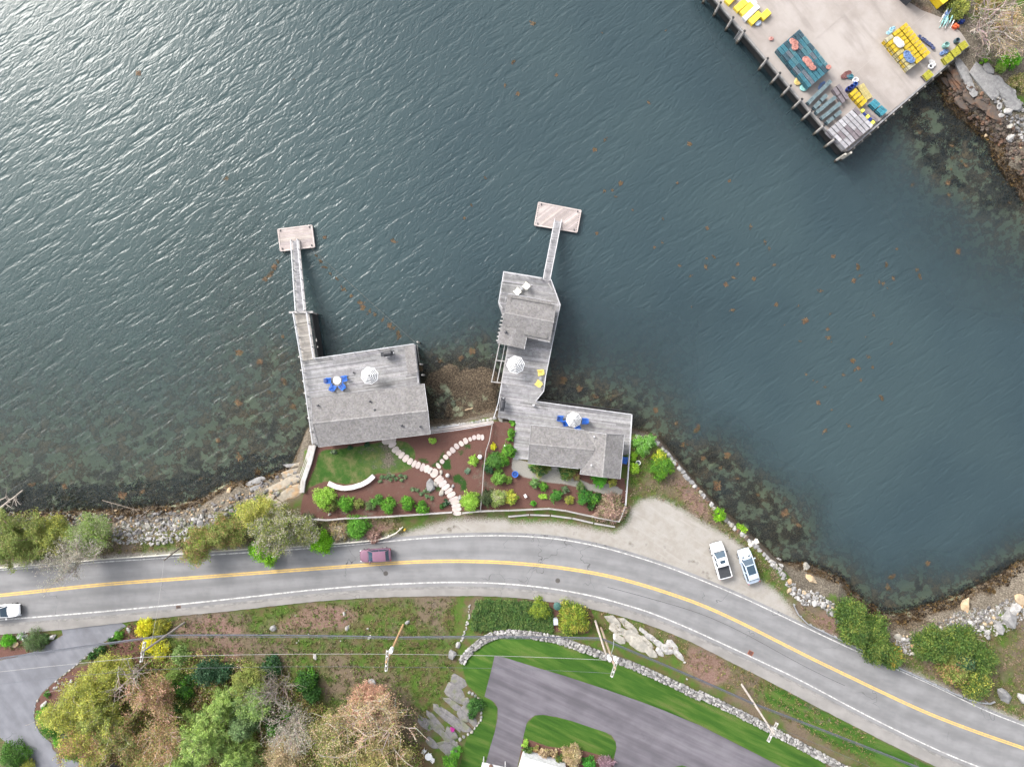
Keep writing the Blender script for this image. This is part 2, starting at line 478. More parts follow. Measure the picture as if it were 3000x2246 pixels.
zone('lawn', zz(1300, 1720, 2.949, [(160, 640), (280, 500), (420, 440), (600, 415), (800, 440), (1000, 480), (1250, 570), (1500, 650), (1700, 730), (1900, 820), (2212, 960), (2600, 1130), (3000, 1330), (3300, 1500), (3300, 1750), (2925, 1551), (2212, 1190), (1700, 985), (1050, 765), (440, 590), (415, 700), (352, 942), (410, 970), (466, 1040), (440, 1250), (370, 1500), (340, 1700), (100, 1700), (200, 1290), (330, 1130), (325, 960), (210, 850), (170, 720)]),
     zz(1300, 1720, 2.949, [(716, 1170), (790, 1102), (860, 1098), (1100, 1150), (1400, 1250), (1485, 1330), (1493, 1380), (1470, 1480), (1290, 1430), (1100, 1375), (1020, 1385), (900, 1370), (760, 1320), (672, 1300), (690, 1250)]),
     zz(1300, 1720, 2.949, [(1985, 1551), (2060, 1535), (2150, 1560), (2200, 1640), (1900, 1640)]))
zone('verge_lawn', zz(1950, 1750, 3.16, [(960, 790), (1300, 960), (1700, 1170), (2212, 1430), (2600, 1640), (2300, 1700), (2000, 1567), (1650, 1400), (1350, 1260), (1150, 1080), (920, 960), (910, 860)]))
zone('woods', [(300, 1990), (420, 1920), (560, 1900), (700, 1940), (860, 2010), (960, 2080), (1000, 2160), (1100, 2260), (1240, 2180), (1260, 2300), (1200, 2500), (200, 2500), (240, 2240), (200, 2100)])
zone('rusty', zz(1780, 1240, 3.311, [(640, 560), (720, 540), (820, 640), (900, 740), (1000, 850), (1000, 930), (900, 900), (780, 790), (660, 680)]), [(1010, 1575), (1100, 1530), (1180, 1535), (1090, 1580)],
     zz(2250, 1600, 2.949, [(340, 640), (500, 560), (620, 560), (640, 720), (600, 780), (420, 690)]), zz(2250, 1600, 2.949, [(1400, 1030), (1560, 1060), (1680, 1180), (1640, 1250), (1500, 1180)]),
     [(905, 1770), (1010, 1775), (1060, 1800), (1010, 1840), (900, 1850), (780, 1850), (860, 1800)], [(2020, 1890), (2120, 1930), (2150, 1990), (2080, 2010), (2000, 1960)], [(2600, 10), (2700, 40), (2790, 70), (2830, 110), (2780, 60), (2700, 0)], [(480, 1830), (640, 1800), (720, 1850), (640, 1880), (520, 1870)], [(560, 1900), (700, 1880), (720, 1920), (640, 1960)])
zone('wharf_yard', [(2200, -60), (2560, 12), (2640, 36), (2700, 52), (2770, 80), (2828, 125), (2780, 190), (2450, 350), (2200, 100)])

verts = np.stack([XX.ravel(), YY.ravel(), HM.ravel()], 1)
ny, nx = HH.shape
idx = np.arange(ny * nx).reshape(ny, nx)
quads = np.stack([idx[:-1, :-1], idx[:-1, 1:], idx[1:, 1:], idx[1:, :-1]], -1).reshape(-1, 4)
me = bpy.data.meshes.new('ground')
me.vertices.add(len(verts)); me.vertices.foreach_set('co', verts.ravel().astype(np.float32))
me.loops.add(quads.size); me.loops.foreach_set('vertex_index', quads.ravel().astype(np.int32))
me.polygons.add(len(quads)); me.polygons.foreach_set('loop_start', np.arange(0, quads.size, 4, dtype=np.int32))
me.update(calc_edges=True)
me.polygons.foreach_set('use_smooth', [True] * len(quads))
for nme, arr in zones.items():
    a = me.attributes.new('z_' + nme, 'FLOAT', 'POINT')
    a.data.foreach_set('value', arr.ravel().astype(np.float32))
ground = bpy.data.objects.new('ground', me)
link(ground); tag(ground, kind='structure')

m, nt, b = new_mat('ground_soil')
vec = coords(nt, 'World')
n_big = noise_node(nt, vec, 0.16, 3, 0.6)
n_mid = noise_node(nt, vec, 0.8, 3, 0.65)
n_fine = noise_node(nt, vec, 5.0, 3, 0.7)
n_xf = noise_node(nt, vec, 16.0, 2, 0.75)
def az(name): return nn(nt, 'ShaderNodeAttribute', attribute_name='z_' + name).outputs['Fac']
def zmask(name, amp=0.5, soft=0.15, n=None):
    v = mth(nt, 'ADD', az(name), mth(nt, 'MULTIPLY', mth(nt, 'SUBTRACT', n or n_fine, 0.5), amp))
    return smooth(nt, v, -soft, soft)
grass = ramp(nt, n_mid, [(0.28, (.085, .058, .034)), (0.40, (.085, .074, .030)), (0.50, (.066, .085, .020)), (0.62, (.048, .095, .013)), (0.8, (.085, .13, .022))])
dead = ramp(nt, n_fine, [(0.3, (.075, .054, .040)), (0.55, (.135, .105, .072)), (0.75, (.07, .062, .034))])
col = mixc(nt, smooth(nt, n_big, 0.38, 0.56), dead, grass)
woods = ramp(nt, n_fine, [(0.3, (.055, .03, .02)), (0.5, (.11, .062, .038)), (0.7, (.16, .10, .06))])
col = mixc(nt, zmask('woods', 1.5, 0.9), col, woods)
rusty = ramp(nt, n_fine, [(0.3, (.10, .05, .04)), (0.5, (.165, .10, .085)), (0.72, (.23, .165, .13))])
col = mixc(nt, mth(nt, 'MULTIPLY', zmask('rusty', 1.4, 0.7, n_mid), 0.85), col, rusty)
mulch = ramp(nt, n_xf, [(0.25, (.056, .027, .021)), (0.5, (.105, .053, .042)), (0.78, (.155, .086, .07))])
col = mixc(nt, zmask('mulch', 0.3, 0.06), col, mulch)
glawn = ramp(nt, mth(nt, 'ADD', mth(nt, 'MULTIPLY', n_mid, 0.6), mth(nt, 'MULTIPLY', n_xf, 0.4)), [(0.34, (.018, .060, .007)), (0.48, (.036, .084, .014)), (0.56, (.085, .100, .034)), (0.72, (.15, .135, .062))])
col = mixc(nt, zmask('garden_lawn', 0.5, 0.12), col, glawn)
creep = ramp(nt, n_xf, [(0.3, (.009, .032, .005)), (0.6, (.022, .06, .01)), (0.8, (.045, .085, .02))])
col = mixc(nt, zmask('creeper', 0.9, 0.15), col, creep)
vec2 = coords(nt, 'World', (0.16, 1.3, 1), math.radians(-25))
stripes = noise_node(nt, vec2, 0.85, 3, 0.6)
vlawn = mixc(nt, smooth(nt, n_xf, 0.3, 0.75), ramp(nt, stripes, [(0.34, (.016, .052, .006)), (0.46, (.030, .080, .009)), (0.56, (.064, .115, .019)), (0.68, (.11, .12, .038))]), (.034, .082, .010))
col = mixc(nt, zmask('lawn', 0.3, 0.08), col, vlawn)
col = mixc(nt, zmask('verge_lawn', 0.9, 0.25), col, vlawn)
gravel = mixc(nt, smooth(nt, n_mid, 0.35, 0.7), ramp(nt, n_xf, [(0.25, (.235, .22, .20)), (0.5, (.285, .268, .245)), (0.78, (.325, .31, .285))]), (.245, .225, .20))
vec3 = coords(nt, 'World', (0.25, 2.0, 1), math.radians(-32))
gravel = mixc(nt, mth(nt, 'MULTIPLY', smooth(nt, noise_node(nt, vec3, 1.2, 3), 0.52, 0.72), 0.4), gravel, (.33, .315, .29))
col = mixc(nt, zmask('gravel', 2.0, 0.6), col, gravel)
col = mixc(nt, zmask('path', 0.4, 0.1), col, ramp(nt, n_xf, [(0.25, (.13, .125, .11)), (0.5, (.23, .22, .195)), (0.78, (.34, .33, .30))]))
col = mixc(nt, zmask('wharf_yard', 0.8, 0.3), col, (.23, .20, .18))
# the tidal zone: bare ledge, then rockweed below the high-water mark, sand and weed under water
pos = nn(nt, 'ShaderNodeNewGeometry').outputs['Position']
sep = nn(nt, 'ShaderNodeSeparateXYZ'); nt.links.new(pos, sep.inputs[0])
zt = mth(nt, 'ADD', sep.outputs[2], mth(nt, 'ADD', mth(nt, 'MULTIPLY', mth(nt, 'SUBTRACT', n_mid, 0.5), 1.9), mth(nt, 'MULTIPLY', mth(nt, 'SUBTRACT', n_big, 0.5), 2.4)))
ledge = ramp(nt, n_fine, [(0.3, (.04, .034, .028)), (0.5, (.10, .085, .066)), (0.7, (.20, .175, .14))])
col = mixc(nt, smooth(nt, zt, 2.75, 2.2), col, ledge)
weed = ramp(nt, n_fine, [(0.32, (.016, .013, .010)), (0.46, (.046, .035, .024)), (0.58, (.095, .072, .048)), (0.72, (.155, .125, .088))])
col = mixc(nt, smooth(nt, zt, 1.15, 0.6), col, weed)
sand = ramp(nt, n_mid, [(0.3, (.20, .23, .15)), (0.6, (.30, .32, .22))])
patch = smooth(nt, n_mid, 0.42, 0.54)
weed2 = mixc(nt, smooth(nt, mth(nt, 'ADD', mth(nt, 'MULTIPLY', n_mid, 0.65), mth(nt, 'MULTIPLY', n_fine, 0.35)), 0.46, 0.66), (.070, .052, .036), (.30, .20, .105))
bed = mixc(nt, patch, sand, weed2)
col = mixc(nt, smooth(nt, zt, -0.05, -0.6), col, bed)
nt.links.new(col, b.inputs['Base Color'])
b.inputs['Roughness'].default_value = 0.92
b.inputs['Specular IOR Level'].default_value = 0.2
bump(nt, b, mth(nt, 'ADD', mth(nt, 'MULTIPLY', n_fine, 0.7), mth(nt, 'MULTIPLY', n_xf, 0.3)), 0.55, 0.09)
me.materials.append(m)

# ------------------------------------------------------------------ water
WX = np.arange(-92, 92.01, 1.0); WY = np.arange(-72, 68.01, 1.0)
WXX, WYY = np.meshgrid(WX, WY)
dep = np.empty(WXX.shape)
for j in range(WXX.shape[0]):
    for i in range(WXX.shape[1]):
        dep[j, i] = -hq(WX[i], WY[j])
wv = [(x, y, 0.0) for y in WY for x in WX]
nyw, nxw = WXX.shape
wf = [(j * nxw + i, j * nxw + i + 1, (j + 1) * nxw + i + 1, (j + 1) * nxw + i) for j in range(nyw - 1) for i in range(nxw - 1) if max(dep[j, i], dep[j, i + 1], dep[j + 1, i], dep[j + 1, i + 1]) > -1.2]
dl = list(dep.ravel())
n0 = len(wv)
B = 3000
wv += [(-B, -B, 0), (B, -B, 0), (B, B, 0), (-B, B, 0), (-92, -72, 0), (92, -72, 0), (92, 68, 0), (-92, 68, 0)]
dl += [9] * 8
wf += [(n0, n0 + 1, n0 + 5, n0 + 4), (n0 + 1, n0 + 2, n0 + 6, n0 + 5), (n0 + 2, n0 + 3, n0 + 7, n0 + 6), (n0 + 3, n0, n0 + 4, n0 + 7)]
me = bpy.data.meshes.new('water')
me.from_pydata(wv, [], wf)
a = me.attributes.new('depth', 'FLOAT', 'POINT'); a.data.foreach_set('value', np.array(dl, np.float32))
water = bpy.data.objects.new('water', me); link(water); tag(water, kind='structure')
m, nt, b = new_mat('sea_water')
vec = coords(nt, 'World')
nt.nodes.remove(b)
dpt = nn(nt, 'ShaderNodeAttribute', attribute_name='depth').outputs['Fac']
# wind-ruffled areas and slicks
calm = noise_node(nt, vec, 0.05, 2, 0.5)
spx = nn(nt, 'ShaderNodeSeparateXYZ'); nt.links.new(vec, spx.inputs[0])
wind = mth(nt, 'ADD', mth(nt, 'MULTIPLY', mth(nt, 'ADD', spx.outputs[0], mth(nt, 'MULTIPLY', spx.outputs[1], -0.8)), -0.0065), mth(nt, 'MULTIPLY', calm, 1.5))
amp = nn(nt, 'ShaderNodeMapRange'); nt.links.new(wind, amp.inputs['Value'])
amp.inputs['From Min'].default_value = 0.25; amp.inputs['From Max'].default_value = 1.25
amp.inputs['To Min'].default_value = 0.78; amp.inputs['To Max'].default_value = 1.0
def wave(rot, sx, sy, scale, det, dist=0.0, warp=None):
    return noise_node(nt, coords(nt, 'World', (sx, sy, 1), math.radians(rot)), scale, det, 0.6, dist)
w1 = wave(33, 0.26, 1.0, 0.80, 2, 0.0)
w2 = wave(45, 0.34, 1.0, 1.7, 2, 0.0)
w3_ = wave(72, 0.35, 1.0, 2.8, 2, 0.0)
def crest(n):     # peaked wave crests
    return mth(nt, 'POWER', mth(nt, 'SUBTRACT', 1.0, mth(nt, 'MULTIPLY', mth(nt, 'ABSOLUTE', mth(nt, 'SUBTRACT', n, 0.5)), 2.6), clamp=True), 1.7)
w1, w2 = mth(nt, 'ADD', mth(nt, 'MULTIPLY', w1, 0.5), mth(nt, 'MULTIPLY', crest(w1), 0.19)), mth(nt, 'ADD', mth(nt, 'MULTIPLY', w2, 0.5), mth(nt, 'MULTIPLY', crest(w2), 0.17))
hgt = mth(nt, 'ADD', mth(nt, 'ADD', mth(nt, 'MULTIPLY', w1, 0.50), mth(nt, 'MULTIPLY', w2, 0.24)), mth(nt, 'MULTIPLY', w3_, 0.08))
hgt = mth(nt, 'MULTIPLY', hgt, amp.outputs[0])
bp = nn(nt, 'ShaderNodeBump'); bp.inputs['Strength'].default_value = 1.0; bp.inputs['Distance'].default_value = 0.46
nt.links.new(hgt, bp.inputs['Height'])
deep = mixc(nt, smooth(nt, noise_node(nt, vec, 0.03, 3), 0.35, 0.65), (.027, .045, .053), (.034, .054, .060))
deep = mixc(nt, smooth(nt, spx.outputs[0], 10.0, -62.0), deep, (.042, .066, .067))
dif = nn(nt, 'ShaderNodeBsdfDiffuse'); nt.links.new(deep, dif.inputs['Color']); nt.links.new(bp.outputs[0], dif.inputs['Normal'])
tr = nn(nt, 'ShaderNodeBsdfTransparent'); tr.inputs['Color'].default_value = (.88, .92, .86, 1)
clear = mth(nt, 'POWER', 2.718, mth(nt, 'MULTIPLY', mth(nt, 'POWER', mth(nt, 'MAXIMUM', dpt, 0.0), 1.5), -0.55))
clear = mth(nt, 'MULTIPLY', mth(nt, 'SUBTRACT', clear, 0.05, clamp=True), 0.97)
ms = nn(nt, 'ShaderNodeMixShader'); nt.links.new(clear, ms.inputs[0]); nt.links.new(dif.outputs[0], ms.inputs[1]); nt.links.new(tr.outputs[0], ms.inputs[2])
gl = nn(nt, 'ShaderNodeBsdfGlossy'); gl.inputs['Roughness'].default_value = 0.23; nt.links.new(bp.outputs[0], gl.inputs['Normal'])
fr = nn(nt, 'ShaderNodeFresnel'); fr.inputs['IOR'].default_value = 1.34; nt.links.new(bp.outputs[0], fr.inputs['Normal'])
mg = nn(nt, 'ShaderNodeMixShader'); nt.links.new(fr.outputs[0], mg.inputs[0]); nt.links.new(ms.outputs[0], mg.inputs[1]); nt.links.new(gl.outputs[0], mg.inputs[2])
nt.links.new(mg.outputs[0], nt.nodes['Material Output'].inputs['Surface'])
me.materials.append(m)

# ------------------------------------------------------------------ laid sheets: road, markings, sidewalk, drives
def ribbon(name, f0, f1, x0, x1, dz, mat, step=12, nseg=3, kind='structure', parent=None, jag=0.0):
    mb = MB()
    rows = []
    xs = list(np.arange(x0, x1 + 1, step))
    for x in xs:
        y0, y1 = f0(x), f1(x)
        if jag: y0 += rnd.uniform(-jag, jag); y1 += rnd.uniform(-jag, jag)
        rows.append([G(x, y0 + (y1 - y0) * k / nseg, dz) for k in range(nseg + 1)])
    for i in range(len(rows) - 1):
        for k in range(nseg):
            mb.face([rows[i][k], rows[i][k + 1], rows[i + 1][k + 1], rows[i + 1][k]])
    o = mb.build(name, mat, parent, kind=kind)
    at = o.data.attributes.new('across', 'FLOAT', 'POINT')
    at.data.foreach_set('value', np.array([q / nseg for _ in range(len(rows) - 1) for k in range(nseg) for q in (k, k + 1, k + 1, k)], np.float32))
    return o

def drape(name, poly, dz, mat, step=2.0, kind='structure', parent=None):
    pts = g2(poly)
    bm = bmesh.new()
    vs = [bm.verts.new((x, y, 0)) for x, y in pts]
    bm.faces.new(vs)
    xs = [p[0] for p in pts]; ys = [p[1] for p in pts]
    for a0, a1, n in ((min(xs), max(xs), (1, 0, 0)), (min(ys), max(ys), (0, 1, 0))):
        t = a0 + step
        while t < a1:
            bmesh.ops.bisect_plane(bm, geom=bm.verts[:] + bm.edges[:] + bm.faces[:], plane_co=Vector(n) * t, plane_no=n)
            t += step
    bmesh.ops.triangulate(bm, faces=bm.faces[:])
    for v in bm.verts: v.co.z = hq(v.co.x, v.co.y) + dz
    bmesh.ops.recalc_face_normals(bm, faces=bm.faces[:])
    me = bpy.data.meshes.new(name); bm.to_mesh(me); bm.free()
    if me.polygons and sum(p.normal.z for p in me.polygons) < 0: me.flip_normals()
    me.materials.append(mat)
    o = bpy.data.objects.new(name, me); link(o, parent)
    return tag(o, kind=kind)

def asphalt(name, c, rot, streak=0.3, warm=None, crack=0.5, along=(0.10, 1.4, 1), tracks=False):
    m, nt, b = new_mat(name)
    vec = coords(nt, 'World')
    n1 = noise_node(nt, vec, 0.5, 4); n2 = noise_node(nt, vec, 22, 2, 0.8)
    lo, hi = tuple(x * .86 for x in c), tuple(x * 1.12 for x in c)
    col = mixc(nt, smooth(nt, n1, .3, .7), lo, hi)
    st = noise_node(nt, coords(nt, 'World', along, rot), 0.6, 3)
    col = mixc(nt, mth(nt, 'MULTIPLY', smooth(nt, st, .42, .68), streak), col, tuple(x * .62 for x in c))
    col = mixc(nt, mth(nt, 'MULTIPLY', smooth(nt, st, .5, .25), streak * .6), col, warm or tuple(x * 1.35 for x in c))
    col = mixc(nt, mth(nt, 'MULTIPLY', smooth(nt, n2, .35, .75), .12), col, tuple(x * 1.5 for x in c))
    vor = nn(nt, 'ShaderNodeTexVoronoi', feature='DISTANCE_TO_EDGE'); vor.inputs['Scale'].default_value = 0.14
    wv_ = nn(nt, 'ShaderNodeVectorMath', operation='ADD')
    nz = nn(nt, 'ShaderNodeTexNoise'); nz.inputs['Scale'].default_value = 0.5; nt.links.new(vec, nz.inputs['Vector'])
    sc = nn(nt, 'ShaderNodeVectorMath', operation='SCALE'); sc.inputs['Scale'].default_value = 3.5; nt.links.new(nz.outputs['Color'], sc.inputs[0])
    nt.links.new(vec, wv_.inputs[0]); nt.links.new(sc.outputs[0], wv_.inputs[1]); nt.links.new(wv_.outputs[0], vor.inputs['Vector'])
    ck = mth(nt, 'MULTIPLY', smooth(nt, vor.outputs['Distance'], .006, .002), smooth(nt, noise_node(nt, vec, .11, 2), .5, .6))
    col = mixc(nt, mth(nt, 'MULTIPLY', ck, crack), col, tuple(x * .35 for x in c))
    if tracks:      # tyre-polished wheel paths and an oil-dark strip down each lane
        acr = nn(nt, 'ShaderNodeAttribute', attribute_name='across').outputs['Fac']
        s_ = mth(nt, 'SINE', mth(nt, 'ADD', mth(nt, 'MULTIPLY', acr, 4 * math.pi * 2), -1.2))
        col = mixc(nt, mth(nt, 'MULTIPLY', smooth(nt, mth(nt, 'ADD', s_, mth(nt, 'MULTIPLY', n1, .8)), .5, 1.5), .34), col, tuple(x * .66 for x in c))
        col = mixc(nt, mth(nt, 'MULTIPLY', smooth(nt, mth(nt, 'SUBTRACT', n1, s_), .9, 1.6), .25), col, tuple(x * 1.25 for x in c))
    nt.links.new(col, b.inputs['Base Color'])
    b.inputs['Roughness'].default_value = 0.88
    bump(nt, b, n2, 0.2, 0.02)
    return m
road_m = asphalt('road_asphalt', (.172, .171, .174), math.radians(-6), .30, crack=.9, tracks=True)
road = ribbon('road', lambda x: fN(x) - 9, lambda x: fS(x) + 12, -360, 3360, 0.0, road_m, nseg=6)
# darker wheel paths are wear in the asphalt itself
wear_m = simple('road_wear', (.118, .116, .124), (.138, .136, .144), 0.8, .85, world=True, fine=.2)
paint_w = simple('road_paint_white', (.52, .51, .49), (.27, .265, .26), 2.8, .6, world=True, fine=.15)
paint_y = simple('road_paint_yellow', (.56, .37, .10), (.42, .29, .11), 2.4, .6, world=True, fine=.12)
for nme, f0, f1, x0, x1, mt in (
        ('road_marking', lambda x: fN(x) - 1.2, lambda x: fN(x) + 1.9, -360, 3360, paint_w),
        ('road_marking', lambda x: fS(x) - 1.9, lambda x: fS(x) + 2.0, -360, 3360, paint_w),
        ('road_marking', lambda x: fC(x) - 4.9, lambda x: fC(x) - 0.8, -360, 3360, paint_y),
        ('road_marking', lambda x: fC(x) + 0.8, lambda x: fC(x) + 4.9, -360, 3360, paint_y)):
    ribbon(nme, f0, f1, x0, x1, 0.008, mt, nseg=1)
ribbon('tar_seam', lambda x: fC(x) + 29 + 4 * math.sin(x / 90), lambda x: fC(x) + 30.4 + 4 * math.sin(x / 90), 1780, 2480, 0.005, simple('tar', (.06, .058, .062)), nseg=1)
walk_m = asphalt('sidewalk_concrete', (.205, .195, .185), math.radians(-8), .25, crack=.6)
ribbon('sidewalk', lambda x: fS(x) + 18, lambda x: fW(x), -360, 3360, 0.11, walk_m, nseg=4, jag=0.7)
mb = MB()     # the low kerb between road and sidewalk
prev = None
for x in np.arange(-360, 3361, 12):
    a0, a1 = G(x, fS(x) + 12, 0), G(x, fS(x) + 18, 0)
    sec = [a0 + Vector((0, 0, -.05)), a0 + Vector((0, 0, .10)), a1 + Vector((0, 0, .115)), a1 + Vector((0, 0, -.05))]
    if prev:
        for k in range(3): mb.face([prev[k], prev[k + 1], sec[k + 1], sec[k]])
    prev = sec
mb.build('kerb', simple('kerb_granite', (.22, .21, .20), (.15, .145, .14), 1.5, .8, world=True), kind='structure')
drape('driveway', DRIVE_W, 0.012, asphalt('old_asphalt', (.135, .138, .156), math.radians(-50), .45, crack=.9, along=(.3, 1.2, 1)))
drape('driveway', DRIVE_H, 0.012, asphalt('new_asphalt', (.100, .092, .106), math.radians(-25), .8, warm=(.18, .17, .185), crack=.15, along=(.12, 1.4, 1)))
# ------------------------------------------------------------------ shared materials
wood_grey = simple('weathered_wood', (.285, .28, .285), (.22, .215, .218), 1.6, .85, attr=True, world=True, fine=.12)
wood_pale = simple('pale_wood', (.36, .345, .335), (.28, .265, .255), 2.0, .8, attr=True, fine=.1, world=True)
wood_pink = simple('new_cedar', (.36, .312, .295), (.30, .258, .243), 1.2, .8, attr=True, world=True, fine=.12)
trim_white = simple('white_trim', (.44, .44, .455), (.36, .36, .37), 2.0, .6)
shingle_m = simple('cedar_shingle', (.188, .181, .178), (.158, .151, .148), .9, .9, attr=True, world=True, fine=.15)
wall_m = simple('shingle_wall', (.17, .165, .16), (.12, .115, .11), 4, .9)
dark_m = simple('black_iron', (.02, .022, .026), (.03, .03, .035), 3, .45)
glass_m, _nt, _b = new_mat('window_glass'); _b.inputs['Base Color'].default_value = (.02, .03, .04, 1); _b.inputs['Roughness'].default_value = .05
pile_m = simple('piling_wood', (.40, .38, .35), (.28, .26, .24), 2, .85, attr=True)
conc_m = simple('concrete', (.34, .33, .31), (.27, .26, .24), .8, .9, world=True, bmp=.2)
rope_m = simple('rope', (.17, .16, .14), (.10, .09, .075), 8, .9)

def vary(a, b):
    t = rnd.uniform(a, b)
    return (t, t * rnd.uniform(.985, 1.01), t * rnd.uniform(.97, 1.02))

def boards(name, poly, z, ang, w, parent, mat, th=.05, tint=(.80, 1.15), gap=.014, lmax=4.5):
    """deck boards laid at angle ang inside poly (world xy); z number or function"""
    c, s = math.cos(ang), math.sin(ang)
    q = [(x * c + y * s, -x * s + y * c) for x, y in poly]
    lo, hi = min(p[1] for p in q), max(p[1] for p in q)
    mb = MB()
    zf = z if callable(z) else (lambda x, y: z)
    t = lo + w / 2
    n = len(q)
    while t < hi:
        xs = sorted(q[i][0] + (t - q[i][1]) / (q[(i + 1) % n][1] - q[i][1]) * (q[(i + 1) % n][0] - q[i][0])
                    for i in range(n) if (q[i][1] > t) != (q[(i + 1) % n][1] > t))
        rowt = rnd.uniform(-.20, .16)
        for a0, a1 in zip(xs[::2], xs[1::2]):
            u = a0
            while u < a1 - .02:
                e = min(a1, u + rnd.uniform(lmax * .6, lmax))
                if a1 - e < .6: e = a1
                m_ = rnd.uniform(*tint) + rowt
                if rnd.random() < .06: m_ *= .8
                col = (m_, m_ * rnd.uniform(.985, 1.015), m_ * rnd.uniform(.97, 1.03))
                cx, cy = (u + e) / 2, t
                wx, wy = cx * c - cy * s, cx * s + cy * c
                mb.box((wx, wy, zf(wx, wy) - th / 2 + rnd.uniform(-.004, .004)), (e - u - .01, w - gap, th), ang, col, bottom=False)
                u = e
        t += w
    return mb.build(name, mat, parent, kind='stuff')

def wl(pts, z):   # photo pixels at height z -> world
    return [P(a, b, z) for a, b in pts]

def railing(parent, pts, h=1.0, step=1.8, rail=trim_white, mids=2, name='railing'):
    """posts and rails along a 3D polyline; posts are sub-parts"""
    mb = MB()
    for a, b in zip(pts[:-1], pts[1:]):
        up = Vector((0, 0, h))
        mb.bar(a + up, b + up, .11, .05)
        for k in range(mids):
            u2 = Vector((0, 0, h * (k + 1) / (mids + 1)))
            mb.bar(a + u2, b + u2, .04, .07)
    r = mb.build(name, rail, parent)
    for a, b in zip(pts[:-1], pts[1:]):
        n = max(1, round((b - a).length / step))
        for i in range(n):
            p = a + (b - a) * (i / n)
            q = MB(); q.box((0, 0, h / 2 - .05), (.09, .09, h + .08), math.atan2(b.y - a.y, b.x - a.x))
            q.build('post', rail, r, loc=p)
    p = pts[-1]
    q = MB(); q.box((0, 0, h / 2 - .05), (.09, .09, h + .08)); q.build('post', rail, r, loc=p)
    return r

def pilings(parent, pts, ztop, r=.15, zbot=-3.0, lean=0.0):
    for p in pts:
        mb = MB()
        x, y = p[0], p[1]
        zt = ztop + rnd.uniform(-.1, .1)
        mb.tube((0, 0, zbot), (0, 0, 1.0), r * 1.05, r, 8, (.13, .11, .085))
        mb.tube((0, 0, 1.0), (0, 0, zt), r, r * .92, 8, (1, 1, 1))
        mb.build('piling', pile_m, parent, loc=(x, y, 0))

def shingles(parent, e0, e1, r0, r1, expo=.18):
    """one roof plane: eave e0->e1, top edge r0->r1; slab + shingle courses"""
    nrm = (e1 - e0).cross(r0 - e0).normalized()
    if nrm.z < 0: nrm = -nrm
    H_ = ((r0 - e0).length + (r1 - e1).length) / 2
    rows = max(2, int(H_ / expo))
    mb = MB()
    for j in range(rows):
        v0, v1 = j / rows, min(1, (j + 1.25) / rows)
        a, b = e0.lerp(r0, v0), e1.lerp(r1, v0)
        c, d = e0.lerp(r0, v1), e1.lerp(r1, v1)
        L = max((b - a).length, .01)
        u = -rnd.uniform(0, .2)
        while u < L:
            w = rnd.uniform(.12, .28)
            u0, u1 = max(0, u) / L, min(L, u + w - .012) / L
            if u1 > u0 + .005:
                dv = nrm * rnd.uniform(.022, .042)
                jog = (c - a) * rnd.uniform(-.10, .06)
                p0, p1 = a.lerp(b, u0) + dv - jog * .6, a.lerp(b, u1) + dv - jog * .6
                p2, p3 = c.lerp(d, u1) + nrm * .006, c.lerp(d, u0) + nrm * .006
                m_ = rnd.uniform(.80, 1.20)
                col = (m_, m_ * rnd.uniform(.98, 1.01), m_ * rnd.uniform(.96, 1.03))
                mb.face([p0, p1, p2, p3], col)
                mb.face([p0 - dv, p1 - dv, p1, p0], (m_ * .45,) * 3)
            u += w
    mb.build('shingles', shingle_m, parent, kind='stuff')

def roof_plane(thing, e0, e1, r0, r1, name='roof', sh=True):
    nrm = (e1 - e0).cross(r0 - e0).normalized()
    if nrm.z < 0: nrm = -nrm
    mb = MB()
    t = nrm * .10
    vs = [e0, e1, r1, r0, e0 - t, e1 - t, r1 - t, r0 - t]
    mb.faces(vs, [(0, 1, 2, 3), (7, 6, 5, 4), (0, 4, 5, 1), (1, 5, 6, 2), (2, 6, 7, 3), (3, 7, 4, 0)], (.8, .8, .8))
    r = mb.build(name, shingle_m, thing)
    if sh: shingles(r, e0, e1, r0, r1)
    return r

def ridge_cap(r, a, b):
    mb = MB()
    n = int((b - a).length / .28)
    for i in range(n):
        p, q = a.lerp(b, i / n), a.lerp(b, (i + 1.15) / n)
        m_ = rnd.uniform(.95, 1.35)
        side = (b - a).cross(Vector((0, 0, 1))).normalized() * .14
        up = Vector((0, 0, .07)); dn = Vector((0, 0, .015))
        mb.face([p + up, q + up * .8, q + side + dn, p + side + dn], (m_,) * 3)
        mb.face([q + up * .8, p + up, p - side + dn, q - side + dn], (m_,) * 3)
    mb.build('ridge_cap', shingle_m, r, kind='stuff')

def fascia(thing, a, b, m=None, w=.05, hgt=.20, dz=-.02):
    mb = MB(); mb.bar(a + Vector((0, 0, dz)), b + Vector((0, 0, dz)), w, hgt)
    return mb.build('fascia', m or trim_white, thing)

def vent(thing, p, h=.35, r=.07, m=None):
    mb = MB(); mb.tube((0, 0, -.3), (0, 0, h), r, r, 8); mb.lathe((0, 0, h), [(0, .08), (r * 1.8, .02), (r * 1.8, 0), (0, -.02)], 8)
    mb.build('vent_pipe', m or dark_m, thing, loc=p)

def wall_box(thing, poly, z0, z1, m=wall_m, name='wall'):
    for i in range(len(poly)):
        a, b = Vector((*poly[i][:2], 0)), Vector((*poly[(i + 1) % len(poly)][:2], 0))
        mb = MB()
        mb.bar(a + Vector((0, 0, (z0 + z1) / 2)), b + Vector((0, 0, (z0 + z1) / 2)), .14, z1 - z0)
        mb.build(name, m, thing)

